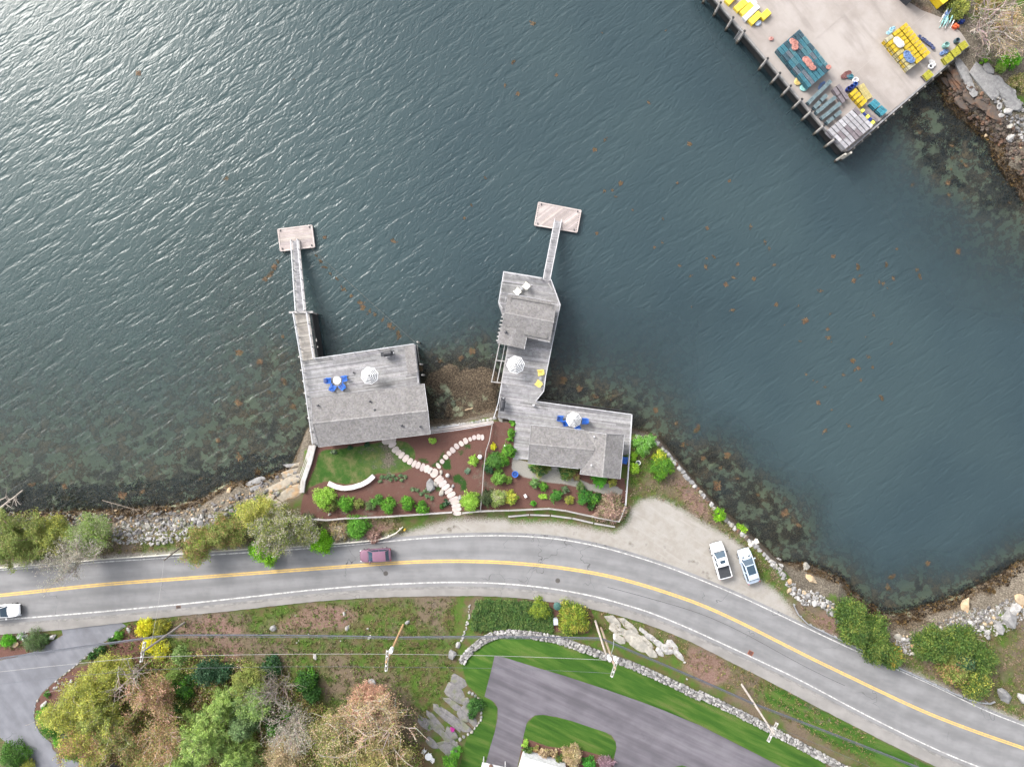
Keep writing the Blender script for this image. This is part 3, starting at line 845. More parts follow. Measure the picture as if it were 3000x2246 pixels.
def window_on(thing, a, b, t, zc, w=.9, h=1.1, name='window', out=None):
    """window set on the wall line a-b at fraction t"""
    p = a.lerp(b, t); d = (b - a).normalized()
    n = Vector((d.y, -d.x, 0)) * (1 if out is None else out)
    mb = MB(); c = Vector((p.x, p.y, zc)) + n * .09
    mb.box(c, (w, .06, h), math.atan2(d.y, d.x))
    f = mb.build(name, trim_white, thing)
    mb = MB(); mb.box(c + n * .035, (w - .16, .02, h - .16), math.atan2(d.y, d.x))
    mb.build('pane', glass_m, f)

# ------------------------------------------------------------------ west cottage, its deck and pier
DZ = 3.1
d1 = empty('timber_deck', P(900, 1300, 0), 0, 'long grey plank deck on pilings under the west cottage, with a blue chair set', 'deck')
d1.location = (0, 0, 0)
poly1 = wl([(887, 1057), (924, 1051), (1216, 1008), (1229, 1123), (1262, 1270), (935, 1309), (921, 1300)], DZ)
ang1 = math.atan2(P(1216, 1008).y - P(924, 1051).y, P(1216, 1008).x - P(924, 1051).x)
boards('deck_boards', [p[:2] for p in poly1], DZ, ang1, .21, d1, wood_grey)
mb = MB()
for a, b in zip(poly1, poly1[1:] + poly1[:1]): mb.bar(a - Vector((0, 0, .2)), b - Vector((0, 0, .2)), .08, .28)
mb.build('rim_joist', wood_grey, d1)
poly1p = wl([(862, 915), (905, 914), (924, 1051), (887, 1057)], DZ)
boards('walkway_boards', [p[:2] for p in poly1p], DZ - .003, ang1 + .02, .2, d1, simple('walk_planks', (.30, .275, .245), (.24, .22, .20), 1.2, .85, attr=True, world=True), tint=(.8, 1.2))
mb = MB()
for a, b in zip(poly1p, poly1p[1:] + poly1p[:1]): mb.bar(a - Vector((0, 0, .22)), b - Vector((0, 0, .22)), .08, .3)
mb.build('rim_joist', wood_grey, d1)
railing(d1, wl([(864, 917), (888, 1057), (921, 1298)], DZ))
railing(d1, wl([(903, 916), (923, 1049)], DZ))
railing(d1, wl([(925, 1051), (965, 1045), (1007, 1039), (1040, 1034), (1072, 1029.5), (1108, 1024), (1142, 1019), (1183, 1013), (1215, 1008.5)], DZ), 1.05, 9, mids=1)
railing(d1, wl([(1215, 1008.5), (1228, 1121)], DZ))
mb = MB(); mb.bar(P(847, 915, DZ + .1), P(917, 914, DZ + .1), .28, .28); mb.build('cross_beam', wood_pale, d1)
pl = [P(a, b, DZ) for a, b in ((876, 1045), (882, 1084), (888, 1116), (892, 1151), (898, 1182), (903, 1224), (909, 1261), (866, 960), (852, 915), (914, 915))]
pilings(d1, pl, DZ + .15, .12)
pilings(d1, [P(a, b, DZ) for a, b in ((1222, 1001), (1231, 1066), (1236, 1098), (1000, 1047), (1070, 1036), (1140, 1026), (1000, 1120), (1100, 1110), (1180, 1100), (912, 965))], DZ - .1, .14)
for a, b in ((908, 985, ), (921, 1025), ):
    pass
mb = MB(); mb.tube(P(921, 972, 1.0), P(928, 1000, 3.4), .07, .07, 6); mb.build('brace', pile_m, d1)
mb = MB(); mb.tube(P(929, 1030, 1.0), P(931, 1015, 3.2), .07, .07, 6); mb.build('brace', pile_m, d1)
mb = MB(); mb.tube(P(1222, 1010, 3.3), P(1228, 1060, 1.2), .06, .06, 6); mb.build('brace', pile_m, d1)

c1 = empty('cottage', (0, 0, 0), 0, 'west cottage with a broad grey cedar shingle roof beside the mulched garden', 'house')
ZE, ZR = 5.6, 6.35
A, B_, C_, D_ = P(912, 1164, ZE), P(1243, 1124, ZE), P(1261, 1271, ZE), P(935, 1309, ZE)
R1, R2 = P(915, 1240, ZR), P(1254, 1203, ZR)
rf = roof_plane(c1, A, B_, R1, R2)
roof_plane(c1, C_, D_, R2, R1)
ridge_cap(rf, R1, R2)
fascia(c1, A, B_, wood_grey); fascia(c1, C_, D_, wood_grey); fascia(c1, B_, R2); fascia(c1, R2, C_); fascia(c1, A, R1, wood_grey); fascia(c1, R1, D_, wood_grey)
def inset(poly, d):
    c = sum((Vector(p[:2]) for p in poly), Vector((0, 0))) / len(poly)
    out = []
    for p in poly:
        v = Vector(p[:2]) - c; out.append(tuple(c + v * (1 - d / v.length)))
    return out
wp = inset([A, B_, C_, D_], .75)
wall_box(c1, wp, DZ, ZE - .02)
for g_, (i, j), rr in (('gable', (0, 3), R1), ('gable', (1, 2), R2)):
    a, b = Vector((*wp[i], ZE - .05)), Vector((*wp[j], ZE - .05))
    mb = MB(); top = Vector(((a.x + b.x) / 2, (a.y + b.y) / 2, ZR - .25))
    n = (b - a).cross(Vector((0, 0, 1))).normalized() * .07
    mb.faces([a + n, b + n, top + n, a - n, b - n, top - n], [(0, 1, 2), (5, 4, 3), (0, 3, 4, 1), (1, 4, 5, 2), (2, 5, 3, 0)])
    mb.build('gable', wall_m, c1)
wa, wb = Vector((*wp[0], 0)), Vector((*wp[1], 0))
for t in (.12, .28, .62, .84): window_on(c1, wa, wb, t, 4.4, 1.1, 1.3, out=-1)
window_on(c1, wa, wb, .45, 4.1, 1.6, 2.0, 'door', out=-1)
wa, wb = Vector((*wp[3], 0)), Vector((*wp[2], 0))
for t in (.2, .5, .86): window_on(c1, wa, wb, t, 4.4, .9, 1.1)
window_on(c1, wa, wb, .64, 4.1, .95, 2.0, 'door')
for a, b in ((932, 1187), (1085, 1175), (1099, 1200), (933, 1227), (1178, 1246), (1232, 1249)): vent(c1, P(a, b, 6.0) - Vector((0, 0, .1)), .3, .1)
for i in range(0):
    pass
lt = empty('deck_shelter', (0, 0, 0), 0, 'narrow shingled shelter roof standing on the east edge of the west deck', 'shelter')
e0, e1, r0, r1 = P(1184, 1017, 4.9), P(1195, 1095, 4.9), P(1214, 1009, 5.35), P(1224, 1090, 5.35)
roof_plane(lt, e0, e1, r0, r1)
for p in (e0, e1, r0, r1):
    mb = MB(); q = p.lerp((e0 + r1) / 2, .12); mb.box((q.x, q.y, (DZ + 4.85) / 2), (.1, .1, 4.85 - DZ)); mb.build('post', wood_grey, lt)
mb = MB(); mb.bar(P(1216, 1010, 4.5), P(1226, 1121, 4.5), .06, .12); mb.build('side_rail', trim_white, lt)

def float_dock(pts, z, label, ang, w, pale):
    t = empty('floating_dock', (0, 0, 0), 0, label, 'dock', 'floating docks at the pier ends')
    q = wl(pts, z)
    boards('deck_boards', [p[:2] for p in inset(q, .12)], z, ang, w, t, pale, tint=(.9, 1.12), lmax=7)
    mb = MB()
    for a, b in zip(q, q[1:] + q[:1]): mb.bar(a - Vector((0, 0, .13)), b - Vector((0, 0, .13)), .17, .34, (1.25,) * 3)
    mb.build('frame', pale, t)
    c = sum(q, Vector()) / 4
    mb = MB(); mb.prism([tuple(c + (p - c) * .9)[:2] for p in q], -.3, z - .12, (.1, .1, .1), bottom=True); mb.build('pontoon', dark_m, t)
    for p in q:
        mb = MB(); mb.box((0, 0, .06), (.12, .3, .1)); mb.build('cleat', dark_m, t, loc=c + (p - c) * .86 + Vector((0, 0, 0)))
    return t
f1a = math.atan2(P(913, 660).y - P(814, 672).y, P(913, 660).x - P(814, 672).x)
float_dock([(814, 672), (913, 660), (921, 723), (822, 735)], .5, 'pale square floating dock at the end of the west pier', f1a, .24, wood_pink)
f2a = math.atan2(P(1702, 617).y - P(1578, 593).y, P(1702, 617).x - P(1578, 593).x)
float_dock([(1578, 593), (1702, 617), (1690, 680), (1566, 659)], .5, 'pinkish floating dock with diagonal boards at the end of the centre pier', f2a + math.radians(48), .24, wood_pink)

def gangway(a0, a1, z0, b0, b1, z1, label):
    t = empty('gangway', (0, 0, 0), 0, label, 'gangway', 'gangways down to the floating docks')
    p0, p1, q0, q1 = P(*a0, z0), P(*a1, z0), P(*b0, z1), P(*b1, z1)
    mb = MB()
    n = int(((p0 + p1) / 2 - (q0 + q1) / 2).length / .2)
    for i in range(n):
        u0, u1 = i / n, (i + .93) / n
        m_ = rnd.uniform(.75, 1.12)
        a, b, c, d = p0.lerp(q0, u0), p1.lerp(q1, u0), p1.lerp(q1, u1), p0.lerp(q0, u1)
        mb.face([a, b, c, d] if (b - a).cross(d - a).z > 0 else [d, c, b, a], (m_, m_, m_ * 1.02))
    mb.build('tread_boards', wood_grey, t, kind='stuff')
    for a, b in ((p0, q0), (p1, q1)):
        mb = MB(); mb.bar(a - Vector((0, 0, .1)), b - Vector((0, 0, .1)), .07, .25); mb.build('stringer', wood_pale, t)
        railing(t, [a, b], .95, 1.5, mids=1, rail=trim_white)
    return t
gangway((871, 912), (896, 910), DZ + .02, (857, 706), (876, 704), .72, 'weathered gangway leading to the square dock of the west pier')
gangway((1590, 820), (1610, 823), DZ + .02, (1624, 646), (1644, 648), .72, 'weathered gangway leading to the diagonal board dock of the centre pier')

# ------------------------------------------------------------------ centre pier deck, boathouse and east cottage
d2 = empty('timber_deck', (0, 0, 0), 0, 'L-shaped grey plank deck on pilings joining the boathouse and the east cottage', 'deck')
pts2 = [(1475, 798), (1616, 822), (1641, 895), (1599, 1100), (1593, 1145), (1568, 1175), (1849, 1213), (1842, 1330), (1700, 1345), (1503, 1345), (1511, 1231), (1459, 1222), (1471, 1120), (1490, 1010), (1474, 930), (1460, 888)]
poly2 = wl(pts2, DZ)
ang2 = math.atan2(P(1849, 1213).y - P(1568, 1175).y, P(1849, 1213).x - P(1568, 1175).x)
boards('deck_boards', [p[:2] for p in poly2], DZ, ang2, .21, d2, wood_grey)
mb = MB()
for a, b in zip(poly2, poly2[1:] + poly2[:1]): mb.bar(a - Vector((0, 0, .2)), b - Vector((0, 0, .2)), .08, .28)
mb.build('rim_joist', wood_grey, d2)
railing(d2, wl([(1472, 905), (1461, 888), (1476, 799), (1586, 817)], DZ))
railing(d2, wl([(1613, 822), (1640, 895), (1598, 1100), (1592, 1145), (1570, 1173)], DZ))
railing(d2, wl([(1570, 1175), (1848, 1213)], DZ), .35, 1.8, mids=0, name='low_kerb_rail')
railing(d2, wl([(1848, 1213), (1841, 1330), (1836, 1400), (1830, 1476)], DZ), 1.05, 2)
railing(d2, wl([(1470, 1122), (1460, 1180), (1447, 1222)], DZ), 1.0, 1.5)
mb = MB(); mb.bar(P(1606, 829, DZ + .5), P(1619, 850, DZ + .5), .12, .08); mb.build('oar_rack', wood_pale, d2)
mb = MB(); mb.box((0, 0, .5), (.3, .25, 1.0)); mb.build('water_box', trim_white, d2, loc=P(1563, 1186, DZ), kind=None)
pilings(d2, [P(a, b, DZ) for a, b in ((1478, 802), (1540, 812), (1612, 824), (1637, 893), (1630, 940), (1621, 985), (1612, 1030), (1602, 1080), (1592, 1140), (1570, 1172), (1640, 1186), (1710, 1196), (1780, 1206), (1845, 1214), (1464, 890), (1478, 940), (1484, 990), (1488, 1040), (1478, 1090), (1466, 1150), (1455, 1200), (1550, 1060), (1540, 1130))], DZ - .15, .15)
for i in range(7):      # beam ends sticking out west of the boathouse
    a = P(1455 + (15 - i * 2.4) - 2, 928 + i * 11.5, 2.9)
    mb = MB(); mb.bar(a, a + Vector((1.0, -.06, 0)), .2, .2); mb.build('beam', wood_pale, d2)
sl = empty('boat_slip_frame', (0, 0, 0), 0, 'narrow pale timber boat slip frame over dark water beside the striped umbrella', 'frame')
q = wl([(1463, 1008), (1440, 1118), (1469, 1121), (1489, 1011)], 2.7)
for a, b in ((q[0], q[1]), (q[1], q[2]), (q[2], q[3]), (q[0].lerp(q[1], .43), q[3].lerp(q[2], .43)), (q[0].lerp(q[3], .6).lerp(q[1].lerp(q[2], .6), .45), q[1].lerp(q[2], .55))):
    mb = MB(); mb.bar(a, b, .13, .2); mb.build('beam', wood_pale, sl)
mb = MB(); mb.bar(q[0].lerp(q[3], .62), q[0].lerp(q[3], .62).lerp(q[1].lerp(q[2], .62), .42), .09, .16); mb.build('beam', wood_pale, sl)
pilings(sl, [q[0], q[1], q[0].lerp(q[1], .43)], 2.75, .12)

bh = empty('boathouse', (0, 0, 0), 0, 'square shingled boathouse with a small side gable on the centre pier', 'house')
zE, zR = 5.5, 6.0
a, b, c, d = P(1489, 860, zE), P(1632, 886, zE), P(1611, 1002, zE), P(1466, 975, zE)
m0, m1 = P(1478, 917, zR), P(1622, 944, zR)
rf = roof_plane(bh, a, b, m0, m1); roof_plane(bh, c, d, m1, m0)
ridge_cap(rf, m0, m1)
# side gable toward the deck
g0, g1 = P(1509, 962, zR - .1), P(1499, 1014, zR - .1)
roof_plane(bh, P(1467, 955, zE + .05), P(1458, 1006, zE + .05), g0, g1); roof_plane(bh, P(1536, 1023, zE + .05), P(1546, 975, zE + .05), g1, g0)
fascia(bh, a, b.lerp(a, .12)); fascia(bh, b.lerp(a, .12) + Vector((0, -.3, 0)), b + Vector((0, -.3, 0))); fascia(bh, P(1536, 1023, zE + .05), P(1543, 990, zE + .05)); fascia(bh, c, c.lerp(d, .24)); fascia(bh, P(1463, 975, zE), P(1458, 1006, zE))
fascia(bh, P(1482, 868, zE - .4), P(1479, 884, zE - .4))
wp = inset([a, b, c, d], .7)
wall_box(bh, wp, DZ, zE + .25)
wall_box(bh, inset([P(1467, 960, zE), P(1546, 974, zE), P(1536, 1022, zE), P(1459, 1005, zE)], .5), DZ, zE + .1)
wa, wb = Vector((*wp[0], 0)), Vector((*wp[1], 0))
for t in (.2, .8): window_on(bh, wa, wb, t, 4.4, 1.1, 1.3, out=-1)
window_on(bh, wa, wb, .5, 4.15, 1.6, 2.0, 'door', out=-1)
vent(bh, P(1482, 973, 5.8), .3, .12)

c2 = empty('cottage', (0, 0, 0), 0, 'east cottage with a grey shingle roof and darker east slope above the gravel path', 'house')
zE, zR, zT = 5.55, 6.1, 6.5
a, b = P(1556, 1244, zE), P(1722, 1263, zE)
c, d = P(1703, 1373, zE), P(1547, 1357, zE)
m0, m1 = P(1551, 1300, zR), P(1740, 1318, zR)
rf = roof_plane(c2, a, P(1740, 1264, zE), m0, m1); roof_plane(c2, P(1735, 1376, zE), d, m1, m0); ridge_cap(rf, m0, m1)
t0, t1 = P(1777, 1271, zT), P(1766, 1397, zT)
n0_, n1_ = P(1712, 1262, zE - .1), P(1699, 1388, zE - .1)
e0, e1 = P(1829, 1273, zE), P(1817, 1402, zE)
rf2 = roof_plane(c2, n1_, n0_, t1, t0); roof_plane(c2, e0, e1, t0, t1); ridge_cap(rf2, t0, t1)
fascia(c2, a, P(1711, 1259, zE)); fascia(c2, c.lerp(d, .05), d); fascia(c2, t0, t0.lerp(n0_, .8)); fascia(c2, e0, e1); fascia(c2, n1_, n1_.lerp(c, .9)); fascia(c2, t1, n1_, wood_grey); fascia(c2, t1, e1, wood_grey); fascia(c2, t0, e0, wood_grey)
fascia(c2, a, m0, wood_grey); fascia(c2, m0, d, wood_grey)
wp = inset([a, P(1740, 1265, zE), P(1735, 1376, zE), d], .7); wall_box(c2, wp, DZ - .3, zE + .05)
wp2 = inset([n0_, e0, e1, n1_], .7); wall_box(c2, wp2, DZ - .3, zE + .05)
wa, wb = Vector((*wp[0], 0)), Vector((*wp[1], 0))
for t in (.15, .4, .8): window_on(c2, wa, wb, t, 4.4, 1.1, 1.3, out=-1)
window_on(c2, wa, wb, .6, 4.1, 1.6, 2.0, 'door', out=-1)
wa, wb = Vector((*wp[3], 0)), Vector((*wp[2], 0))
for t in (.2, .75): window_on(c2, wa, wb, t, 4.4, 1.0, 1.2)
window_on(c2, wa, wb, .47, 4.0, .95, 2.0, 'door')
vent(c2, P(1740, 1278, 6.0), .45, .07, trim_white); vent(c2, P(1732, 1361, 6.0), .45, .07, trim_white)
mb = MB(); mb.prism([tuple(P(x, y, DZ)[:2]) for x, y in ((1612, 1366), (1632, 1368), (1631, 1375), (1611, 1374))], 2.9, 3.2); mb.build('doorstep', conc_m, c2)

# ------------------------------------------------------------------ wharf
wh = empty('wharf', (0, 0, 0), 0, 'large concrete fishing wharf on timber pilings stacked with lobster traps', 'wharf')
WZ = 2.45
WP = [(2050, -56), (2469, 441), (2482, 443), (2574, 357), (2709, 244), (2840, 132), (2815, 95), (2780, 60), (2700, 30), (2560, -60), (2480, -250)]
wm, nt, b = new_mat('wharf_concrete')
vec = coords(nt, 'World')
col = mixc(nt, smooth(nt, noise_node(nt, vec, .22, 5, .62), .32, .68), (.235, .205, .185), (.31, .28, .26))
col = mixc(nt, mth(nt, 'MULTIPLY', smooth(nt, noise_node(nt, coords(nt, 'World', (.25, 1.3, 1), math.radians(-51)), .55, 4), .46, .7), .75), col, (.20, .175, .16))
col = mixc(nt, mth(nt, 'MULTIPLY', smooth(nt, noise_node(nt, vec, 14, 3, .7), .45, .8), .25), col, (.37, .345, .325))
nt.links.new(col, b.inputs['Base Color']); b.inputs['Roughness'].default_value = .9
wpts = [tuple(P(x, y, WZ)[:2]) for x, y in WP]
# slab panels with joints
mb = MB(); mb.prism(wpts, WZ - .45, WZ - .012, bottom=True); mb.build('slab_base', simple('joint_pale', (.36, .33, .30)), wh)
bm = bmesh.new(); bm.faces.new([bm.verts.new((x, y, 0)) for x, y in wpts])
e_dir = (P(2469, 441) - P(2050, -56)).normalized(); nrm = Vector((e_dir.y, -e_dir.x, 0))
org = P(2469, 441, WZ); org.z = 0
for k in range(1, 9): bmesh.ops.bisect_plane(bm, geom=bm.verts[:] + bm.edges[:] + bm.faces[:], plane_co=org - e_dir * 7.3 * k, plane_no=e_dir)
for k in range(-5, 6):
    bmesh.ops.bisect_plane(bm, geom=bm.verts[:] + bm.edges[:] + bm.faces[:], plane_co=org + nrm * 6.4 * k, plane_no=nrm)
for f in bm.faces[:]:
    vs = [v.co.copy() for v in f.verts]
    cc = f.calc_center_median()
    if f.calc_area() < .6: continue
    mb = MB(); sh = [cc + (v - cc) * (1 - .02 / max((v - cc).length, .1)) for v in vs]
    mb.prism([tuple(v)[:2] for v in sh], WZ - .3, WZ + rnd.uniform(-.004, .004))
    mb.build('slab', wm, wh)
bm.free()
mb = MB(); mb.bar(P(2048, -56, WZ + .13), P(2468, 439, WZ + .13), .30, .26, (.62,) * 3); mb.build('cap_timber', wood_pale, wh)
mb = MB(); mb.bar(P(2050, -50, WZ - .35), P(2470, 444, WZ - .35), .2, .5, (.35,) * 3); mb.build('fender_timber', wood_grey, wh)
mb = MB(); mb.bar(P(2484, 442, WZ + .02), P(2838, 134, WZ + .02), .25, .3, (.8,) * 3); mb.build('cap_timber', wood_grey, wh)
for a, b in ((2121, 0), (2156, 45), (2189, 85), (2257, 165), (2289, 211), (2319, 250), (2352, 289), (2380, 324), (2415, 368), (2448, 407), (2090, -40)):
    p = P(a, b, 3.5)
    off = nrm * 0
    mb = MB()
    mb.tube((0, 0, -3), (.0, 0, .55), .2, .19, 8, (.09, .07, .05)); mb.tube((0, 0, .55), (0, 0, 1.1), .19, .18, 8, (.45, .42, .37)); mb.tube((0, 0, 1.1), (0, 0, 3.5), .18, .16, 8, (1, 1, 1.03))
    pp = p.copy(); pp.z = 0
    edge = (pp - org).dot(nrm)          # stand just outside the deck edge (nrm points seaward)
    pp = pp + nrm * (.32 - edge)
    mb.build('piling', pile_m, wh, loc=pp)
    mb = MB(); mb.tube((0, 0, 3.45), (0, 0, 3.52), .19, .17, 8, (.06, .06, .07)); mb.build('pile_cap', pile_m, kids(wh)[-1], loc=(0, 0, 0))
p = P(2480, 444, WZ)
for q in (p + Vector((.3, -.4, 0)), p + Vector((-.5, -.6, 0))):
    mb = MB(); mb.tube((0, 0, -3), (0, 0, .6), .2, .19, 8, (.09, .07, .05)); mb.tube((0, 0, .6), (0, 0, 3.2), .18, .16, 8, (1.05, 1.05, 1)); q.z = 0
    mb.build('piling', pile_m, wh, loc=q)
se0, se1 = P(2482, 443, WZ), P(2838, 134, WZ)
sn = (se1 - se0).normalized(); so = Vector((sn.y, -sn.x, 0))
for k in range(15):
    q = se0.lerp(se1, (k + .7) / 15.5) + so * .3; q.z = 0
    mb = MB(); mb.tube((0, 0, -2.5), (0, 0, WZ + .1), .17, .16, 8, (.5, .48, .45)); mb.build('piling', pile_m, wh, loc=q)
# back pilings, then a crib wall added to keep the underside dark
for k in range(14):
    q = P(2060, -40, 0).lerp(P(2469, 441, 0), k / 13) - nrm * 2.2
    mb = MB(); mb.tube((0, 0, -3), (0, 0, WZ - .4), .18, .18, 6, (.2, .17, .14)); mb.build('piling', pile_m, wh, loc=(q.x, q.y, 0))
def shade_skirt(parent, a, b, z0, z1, off, name='shade_crib_wall'):
    # dark weedy timbers along one edge, added and coloured to blacken the shade underneath
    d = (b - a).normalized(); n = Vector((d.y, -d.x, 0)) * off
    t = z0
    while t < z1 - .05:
        mb = MB(); h_ = rnd.uniform(.26, .36); mb.bar(Vector((a.x, a.y, t + h_ / 2)) + n, Vector((b.x, b.y, t + h_ / 2)) + n, .16, h_ - .02, vary(.03, .08)); mb.build('shade_crib_timber', wood_grey, parent)
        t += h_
shade_skirt(wh, P(2050, -56, WZ), P(2469, 441, WZ), -1.2, WZ - .45, -.45)
shade_skirt(wh, P(2482, 443, WZ), P(2838, 134, WZ), -1.2, WZ - .45, -.35)
ld = empty('wharf_ladder', (0, 0, 0), 0, 'short pale ladder hanging over the seaward edge of the wharf', 'ladder')
lp = P(2170, 90, WZ + .5); lp = lp + nrm * (.22 - (Vector((lp.x, lp.y, 0)) - org).dot(nrm))
for s in (-.22, .22):
    mb = MB(); mb.bar(Vector((lp.x, lp.y, -.3)) + e_dir * s, Vector((lp.x, lp.y, WZ + .9)) + e_dir * s, .05, .05); mb.build('stile', trim_white, ld)
for k in range(9):
    c = Vector((lp.x, lp.y, -.1 + k * .36)); mb = MB(); mb.bar(c - e_dir * .22, c + e_dir * .22, .05, .04); mb.build('rung', trim_white, ld)

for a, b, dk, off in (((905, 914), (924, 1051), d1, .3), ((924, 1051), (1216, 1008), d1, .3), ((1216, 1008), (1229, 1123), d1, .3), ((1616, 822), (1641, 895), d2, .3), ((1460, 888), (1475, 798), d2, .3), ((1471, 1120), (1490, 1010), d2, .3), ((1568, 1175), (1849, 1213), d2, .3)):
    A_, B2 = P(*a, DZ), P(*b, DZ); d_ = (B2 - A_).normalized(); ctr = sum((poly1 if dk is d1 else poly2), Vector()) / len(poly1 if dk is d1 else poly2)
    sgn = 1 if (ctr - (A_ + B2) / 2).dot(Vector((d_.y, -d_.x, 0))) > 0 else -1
    shade_skirt(dk, A_, B2, -1.2, DZ - .35, off * sgn)  # made-up walls under the deck edges, added so the shade there reads black
# ------------------------------------------------------------------ garden walls, fences, guard rails
def split_fence(pts, label, step=2.2, h=.95, rail_m=None, rails=2, group=None):
    t = empty('rail_fence', (0, 0, 0), 0, label, 'fence', group)
    W = [G(*p) for p in pts]
    rail_m = rail_m or wood_pale
    for a, b in zip(W[:-1], W[1:]):
        n = max(1, round((b - a).length / step))
        for i in range(n):
            p, q = a.lerp(b, i / n), a.lerp(b, (i + 1) / n)
            mb = MB(); mb.tube((0, 0, -.3), (0, 0, h + .1), .055, .05, 6); mb.build('post', rail_m, t, loc=p)
            for k in range(rails):
                z = h * (k + 1) / rails - .05
                mb = MB(); mb.bar(p + Vector((0, 0, z + rnd.uniform(-.02, .02))), q + Vector((0, 0, z + rnd.uniform(-.02, .02))), .085, .10, vary(.8, 1.1)); mb.build('rail', rail_m, t)
    return t
split_fence([(876, 1513), (960, 1520), (1011, 1515), (1118, 1511), (1326, 1497)], 'pale rail fence along the roadside of the west mulched garden', 2.6, 1.15, rails=3)
split_fence([(1356, 1500), (1403, 1494), (1490, 1492), (1560, 1489), (1608, 1487), (1656, 1493), (1720, 1507), (1811, 1524), (1829, 1479)], 'pale rail fence curving behind the east garden and its timber kerb', 2.6, 1.1, rails=3)
split_fence([(1443, 1238), (1434, 1290), (1424, 1320), (1417, 1380), (1413, 1440), (1408, 1494)], 'thin fence dividing the two mulched gardens', 2.2, .9)
split_fence([(1262, 1269), (1345, 1258), (1440, 1242)], 'white rail along the top of the cobbled wall between the cottages', 2.4, .5, trim_white, 1)
for i, (a, b) in enumerate((((1489, 1512), (1550, 1507)), ((1553, 1507), (1610, 1509)), ((1614, 1509), (1674, 1517)), ((1677, 1517), (1737, 1531)), ((1741, 1532), (1801, 1542)))):
    mb = MB(); p, q = G(*a), G(*b); mb.bar(p + Vector((0, 0, .12)), q + Vector((0, 0, .12)), .22, .24)
    mb.bar(p + Vector((0, 0, .25)), q + Vector((0, 0, .25)), .16, .03)
    mb.build('kerb_timber', wood_pale, label=('cream timber kerb beam in the row below the east garden fence, ' + ('west end', 'second from the west', 'middle of the row', 'second from the east', 'east end')[i]), cat='timber', group='timber kerb beams')

def guard_rail(pts, label, m, step=1.95, h=.55):
    t = empty('guard_rail', (0, 0, 0), 0, label, 'guard rail')
    W = [G(*p) for p in pts]
    mb = MB()
    prev = None
    for a, b in zip(W[:-1], W[1:]):
        d = (b - a); s = Vector((-d.y, d.x, 0)).normalized()
        for z, o in ((h, .0), (h - .1, .05), (h - .2, 0)):
            mb.bar(a + Vector((0, 0, z)) + s * o, b + Vector((0, 0, z)) + s * o, .07, .11)
    mb.build('beam', m, t)
    acc = 0
    for a, b in zip(W[:-1], W[1:]):
        L = (b - a).length
        while acc < L:
            p = a.lerp(b, acc / L); d = (b - a); s = Vector((-d.y, d.x, 0)).normalized()
            q = MB(); q.box((0, 0, h / 2 - .1), (.12, .14, h + .2), math.atan2(d.y, d.x)); q.build('post', m, t, loc=p + s * .14)
            acc += step
        acc -= L
steel = simple('galvanised_steel', (.46, .47, .49), (.38, .39, .41), 2, .4, metal=.6, world=True)
creamp = simple('cream_paint', (.55, .53, .46), (.45, .43, .38), 2, .6, world=True)
guard_rail([(-60, 1668), (0, 1661), (150, 1649), (300, 1636), (500, 1622), (731, 1606), (900, 1597), (1040, 1586), (1102, 1580), (1134, 1572), (1162, 1559), (1182, 1541)], 'long pale guard rail on the water side of the road at left', creamp)
guard_rail([(2321, 1769), (2335, 1797), (2362, 1824), (2386, 1836), (2457, 1870), (2520, 1901), (2589, 1934), (2691, 1981), (2759, 2013), (2826, 2042), (2858, 2052), (2894, 2056), (2908, 2050)], 'galvanised steel guard rail curving along the cove below the evergreens', steel)
# ------------------------------------------------------------------ vehicles
def paint(name, c, rough=.28):
    m, nt, b = new_mat(name)
    nz = noise_node(nt, coords(nt, 'Object'), 6, 3)
    nt.links.new(mixc(nt, smooth(nt, nz, .3, .8), c, tuple(x * .93 for x in c)), b.inputs['Base Color'])
    b.inputs['Roughness'].default_value = rough; b.inputs['Coat Weight'].default_value = .5
    return m
car_glass, _nt, _b = new_mat('car_glass'); _b.inputs['Base Color'].default_value = (.025, .05, .075, 1); _b.inputs['Roughness'].default_value = .06; _b.inputs['Coat Weight'].default_value = 1
tyre_m = simple('tyre_rubber', (.02, .02, .02), (.03, .03, .03), 8, .9)
rim_m = simple('alloy_rim', (.45, .46, .48), (.38, .39, .4), 6, .35, metal=.7)
lamp_m = simple('lamp_lens', (.75, .77, .8), (.65, .66, .7), 6, .15)
tail_m = simple('tail_lens', (.35, .02, .02), (.25, .015, .015), 6, .2)
blk_m = simple('black_plastic', (.035, .037, .042), (.028, .03, .034), 5, .6)

